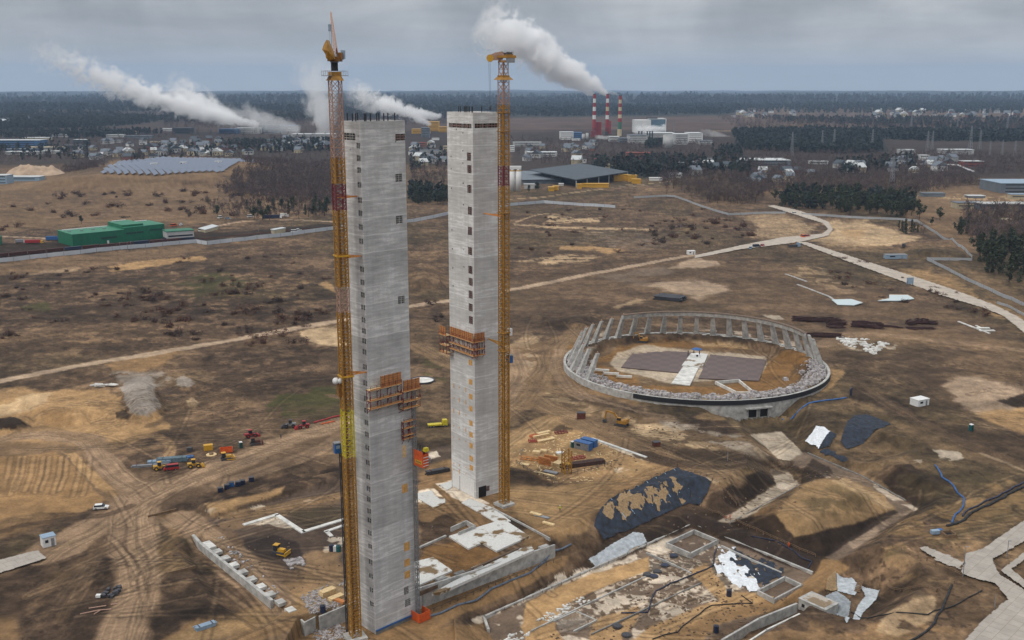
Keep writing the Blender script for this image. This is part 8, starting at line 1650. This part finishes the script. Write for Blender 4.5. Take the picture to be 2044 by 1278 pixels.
mass('dark conifer forest belts behind the settlements', 'conifer_forest', [
    ([(1460, 268), (1560, 264), (1740, 270), (1765, 302), (1700, 307), (1490, 300)], 1500, 'c', 1.2, 1.8), ([(1600, 262), (1900, 264), (2300, 270), (2300, 282), (1880, 284), (1640, 276)], 1500, 'c', 1.2, 1.9),
    ([(1180, 328), (1260, 318), (1340, 320), (1500, 332), (1500, 356), (1380, 352), (1300, 358), (1190, 345)], 420, 'c', 1, 1.5), ([(440, 285), (660, 282), (665, 300), (560, 305), (470, 300)], 200, 'c', 1, 1.4), ([(300, 290), (480, 290), (480, 312), (260, 318)], 80, 'c', .8, 1.3),
    ([(-100, 228), (200, 230), (340, 238), (250, 252), (120, 258), (-100, 264)], 1900, 'c', 1.3, 2.2), ([(0, 264), (200, 262), (330, 268), (200, 278), (0, 276)], 350, 'c', 1, 1.6), ([(820, 300), (893, 298), (893, 330), (820, 340)], 60, 'c', .8, 1.2), ([(1290, 285), (1325, 283), (1325, 295), (1290, 297)], 90, 'c', 1, 1.4),
    ([(1660, 330), (1830, 315), (1830, 340), (1680, 350)], 110, 'c', .9, 1.4), ([(-100, 206), (1015, 206), (1015, 226), (-100, 226)], 2400, 'c', 2, 3.4), ([(1015, 206), (2150, 204), (2150, 216), (1500, 214), (1440, 228), (1015, 232)], 2600, 'c', 2, 3.2), ([(1500, 236), (2100, 240), (2100, 262), (1800, 256), (1560, 246)], 600, 'c', 1.2, 2),
    ([(330, 228), (1015, 228), (1015, 236), (330, 244)], 900, 'c', 1.5, 2.4), ([(1440, 214), (2150, 214), (2150, 226), (1440, 222)], 1100, 'c', 1.6, 2.6), ([(-100, 196), (2150, 195), (2150, 206), (-100, 207)], 2600, 'c', 3, 5), ([(-50, 283), (180, 283), (180, 318), (-50, 322)], 120, 'c', .8, 1.4), ([(1560, 385), (1820, 400), (1820, 428), (1560, 418)], 110, 'c', 1, 1.4), ([(820, 378), (893, 384), (893, 402), (820, 400)], 60, 'c', 1, 1.3), ([(1420, 300), (1480, 295), (1480, 318), (1430, 322)], 70, 'c', 1, 1.5)], mFAR)
mass('leafless brown woods between the settlements', 'leafless_wood', [
    ([(480, 325), (665, 330), (665, 405), (560, 402), (430, 388), (500, 352)], 1100, 'b', .9, 1.4), ([(-50, 262), (665, 262), (665, 325), (520, 322), (230, 322), (-50, 330)], 800, 'b', .9, 1.6), ([(1015, 280), (1470, 285), (1480, 340), (1300, 356), (1200, 340), (1045, 325)], 900, 'b', .9, 1.5),
    ([(1300, 350), (1500, 345), (1700, 355), (1900, 352), (1960, 372), (1800, 392), (1600, 382), (1520, 390), (1400, 352), (1330, 378)], 1300, 'b', .9, 1.4), ([(1480, 305), (2080, 310), (2080, 350), (1900, 352), (1480, 350)], 1000, 'b', .9, 1.5), ([(110, 345), (190, 322), (210, 330), (190, 352)], 130, 'b', .9, 1.4), ([(820, 315), (893, 312), (893, 385), (820, 380)], 160, 'b', .9, 1.3),
    ([(1920, 430), (2060, 425), (2060, 485), (1940, 488)], 220, 'b', 1, 1.5), ([(1430, 236), (2080, 236), (2080, 262), (1480, 262)], 900, 'b', 1.3, 2.2), ([(330, 230), (1015, 230), (1015, 250), (330, 258)], 900, 'b', 1.4, 2.4), ([(1345, 372), (1400, 352), (1500, 362), (1528, 390), (1500, 410), (1420, 404), (1375, 392)], 330, 'b', .9, 1.3), ([(400, 405), (660, 400), (660, 430), (440, 436)], 160, 'b', .7, 1.1)], mFAB)
# ---------------------------------------------------------------- steam
def plume(label, p0, p1, D0, r0, r1, dens, bend=0, wisp=.5, scale=1, pw=.7, fade=.75, seed=0):
    """steam from photo point p0 to p1, both placed at distance D0"""
    def at3(px, py):
        v = (639 - py) / F; u = (px - 1022) / F; dy = math.cos(TH) + v * math.sin(TH); t = D0 / dy; return Vector((u * t, D0, H + (-math.sin(TH) + v * math.cos(TH)) * t))
    a, b_ = at3(*p0), at3(*p1); L_ = (b_ - a).length; s_ = D0 / F; r0 *= s_; r1 *= s_; m = bpy.data.materials.new('steam'); m.use_nodes = True; N, L, M, MIX, RAMP, NOI = nodes(m.node_tree)
    o = N('ShaderNodeOutputMaterial'); pv = N('ShaderNodeVolumePrincipled'); tc = N('ShaderNodeTexCoord'); s3 = N('ShaderNodeSeparateXYZ'); L(tc.outputs['Object'], s3.inputs[0]); x, y, z_ = s3.outputs
    t = M('DIVIDE', x, L_, clamp=True); off = M('MULTIPLY', M('MULTIPLY', t, M('SUBTRACT', 1, t)), bend * 4 * s_); zz = M('SUBTRACT', z_, off); Rr = M('ADD', r0, M('MULTIPLY', M('POWER', t, pw), r1 - r0)); rr = M('SQRT', M('ADD', M('MULTIPLY', y, y), M('MULTIPLY', zz, zz)))
    ad = N('ShaderNodeVectorMath', operation='ADD'); L(tc.outputs['Object'], ad.inputs[0]); ad.inputs[1].default_value = (seed * 371, seed * 91, 0)
    n = NOI(ad.outputs[0], .022 / scale * 3000 / D0, 6, .62, .8); core = M('SUBTRACT', 1, M('DIVIDE', rr, Rr)); amp = M('ADD', .9, M('MULTIPLY', t, wisp * 3.2))
    q = M('ADD', core, M('MULTIPLY', M('SUBTRACT', n, M('ADD', .5, M('MULTIPLY', t, wisp * .10))), M('MULTIPLY', amp, 2.2))); q = M('MULTIPLY', q, 3.5, clamp=True)
    q = M('MULTIPLY', q, M('SUBTRACT', 1, M('DIVIDE', M('SUBTRACT', t, fade), 1 - fade + .001), clamp=True)); q = M('MULTIPLY', q, M('MULTIPLY', x, .2, clamp=True)); q = M('MULTIPLY', q, M('SUBTRACT', 1.15, M('DIVIDE', rr, M('MULTIPLY', Rr, 1.9)), clamp=True))
    L(M('MULTIPLY', q, dens / s_), pv.inputs['Density']); pv.inputs['Color'].default_value = (1, 1, 1, 1); pv.inputs['Anisotropy'].default_value = 0; L(pv.outputs[0], o.inputs[1])
    k = MB(); n_ = 10; vs = []; fs = []
    for i in range(n_ + 1):
        tt = i / n_; r_ = (r0 + (r1 - r0) * tt ** pw) * 1.9; zc = bend * 4 * s_ * tt * (1 - tt); 
        for q_ in range(8): an = q_ * math.pi / 4; vs.append((tt * L_, r_ * math.cos(an), r_ * math.sin(an) + zc))
    fs = [tuple(range(8))[::-1], tuple(range(n_ * 8, n_ * 8 + 8))] + [(i * 8 + j, i * 8 + (j + 1) % 8, i * 8 + 8 + (j + 1) % 8, i * 8 + 8 + j) for i in range(n_) for j in range(8)]; k.add(vs, fs)
    o = k.build('steam', m); o.location = a; d = (b_ - a).normalized(); ax = d; ay = Vector((0, 1, 0)); ay = (ay - ax * ay.dot(ax)).normalized(); az = ax.cross(ay); o.rotation_euler = Matrix((ax, ay, az)).transposed().to_euler(); tag(o, label, 'steam', None, 'stuff'); return o
plume('big white steam plume from the striped chimneys', (1213, 189), (950, 40), 2990, 5, 52, .16, -6, .5, .75, .75, .6, 1)
plume('steam from the left striped chimney', (1186, 189), (1060, 120), 2990, 4, 26, .14, 0, .3, .8, .8, .6, 2)
plume('long white steam plume drifting left from the factory', (518, 251), (60, 95), 2900, 5, 34, .15, 14, .7, .6, .6, .35, 3)
plume('tall billow of steam above the long plume', (470, 240), (330, 160), 2950, 10, 36, .10, 8, .7, .6, .6, .5, 4)
plume('white steam plume between crane and far pylon', (882, 233), (690, 175), 2900, 5, 26, .15, 12, .6, .6, .7, .55, 5)
plume('short steam puff below the middle plume', (862, 250), (812, 226), 2700, 3, 13, .14, 0, .4, .6, .8, .5, 6)
plume('rising thin steam behind the near crane', (650, 275), (625, 110), 2850, 14, 50, .035, 0, .5, 1, .6, .4, 7)
plume('thin drifting steam left of the near crane', (600, 262), (420, 215), 2900, 12, 30, .03, 0, .6, 1, .6, .4, 8)
plume('low white steam before the power station', (1330, 256), (1262, 262), 2850, 7, 12, .15, 0, .3, .5, .8, .8, 9)
plume('small steam puff under the chimneys', (1218, 276), (1186, 272), 2600, 3, 5, .12, 0, .3, .4, .8, .7, 10)
plume('thin steam from the right chimney', (1236, 190), (1200, 180), 3000, 2, 7, .05, 0, .5, .5, .8, .5, 11)
plume('faint ground steam at the right of the power station', (1460, 276), (1395, 262), 2800, 4, 9, .05, 0, .5, .5, .8, .5, 12)
# ---------------------------------------------------------------- haze
hm = bpy.data.materials.new('haze_air'); hm.use_nodes = True; N, L, M, MIX, RAMP, NOI = nodes(hm.node_tree)
o = N('ShaderNodeOutputMaterial'); v = N('ShaderNodeVolumePrincipled'); v.inputs['Density'].default_value = HAZE; v.inputs['Color'].default_value = (.52, .72, 1, 1)
L(v.outputs[0], o.inputs[1])
hb = MB().box((0, 0, 280), (62000, 62000, 770)).build('haze', hm); hb['kind'] = 'stuff'
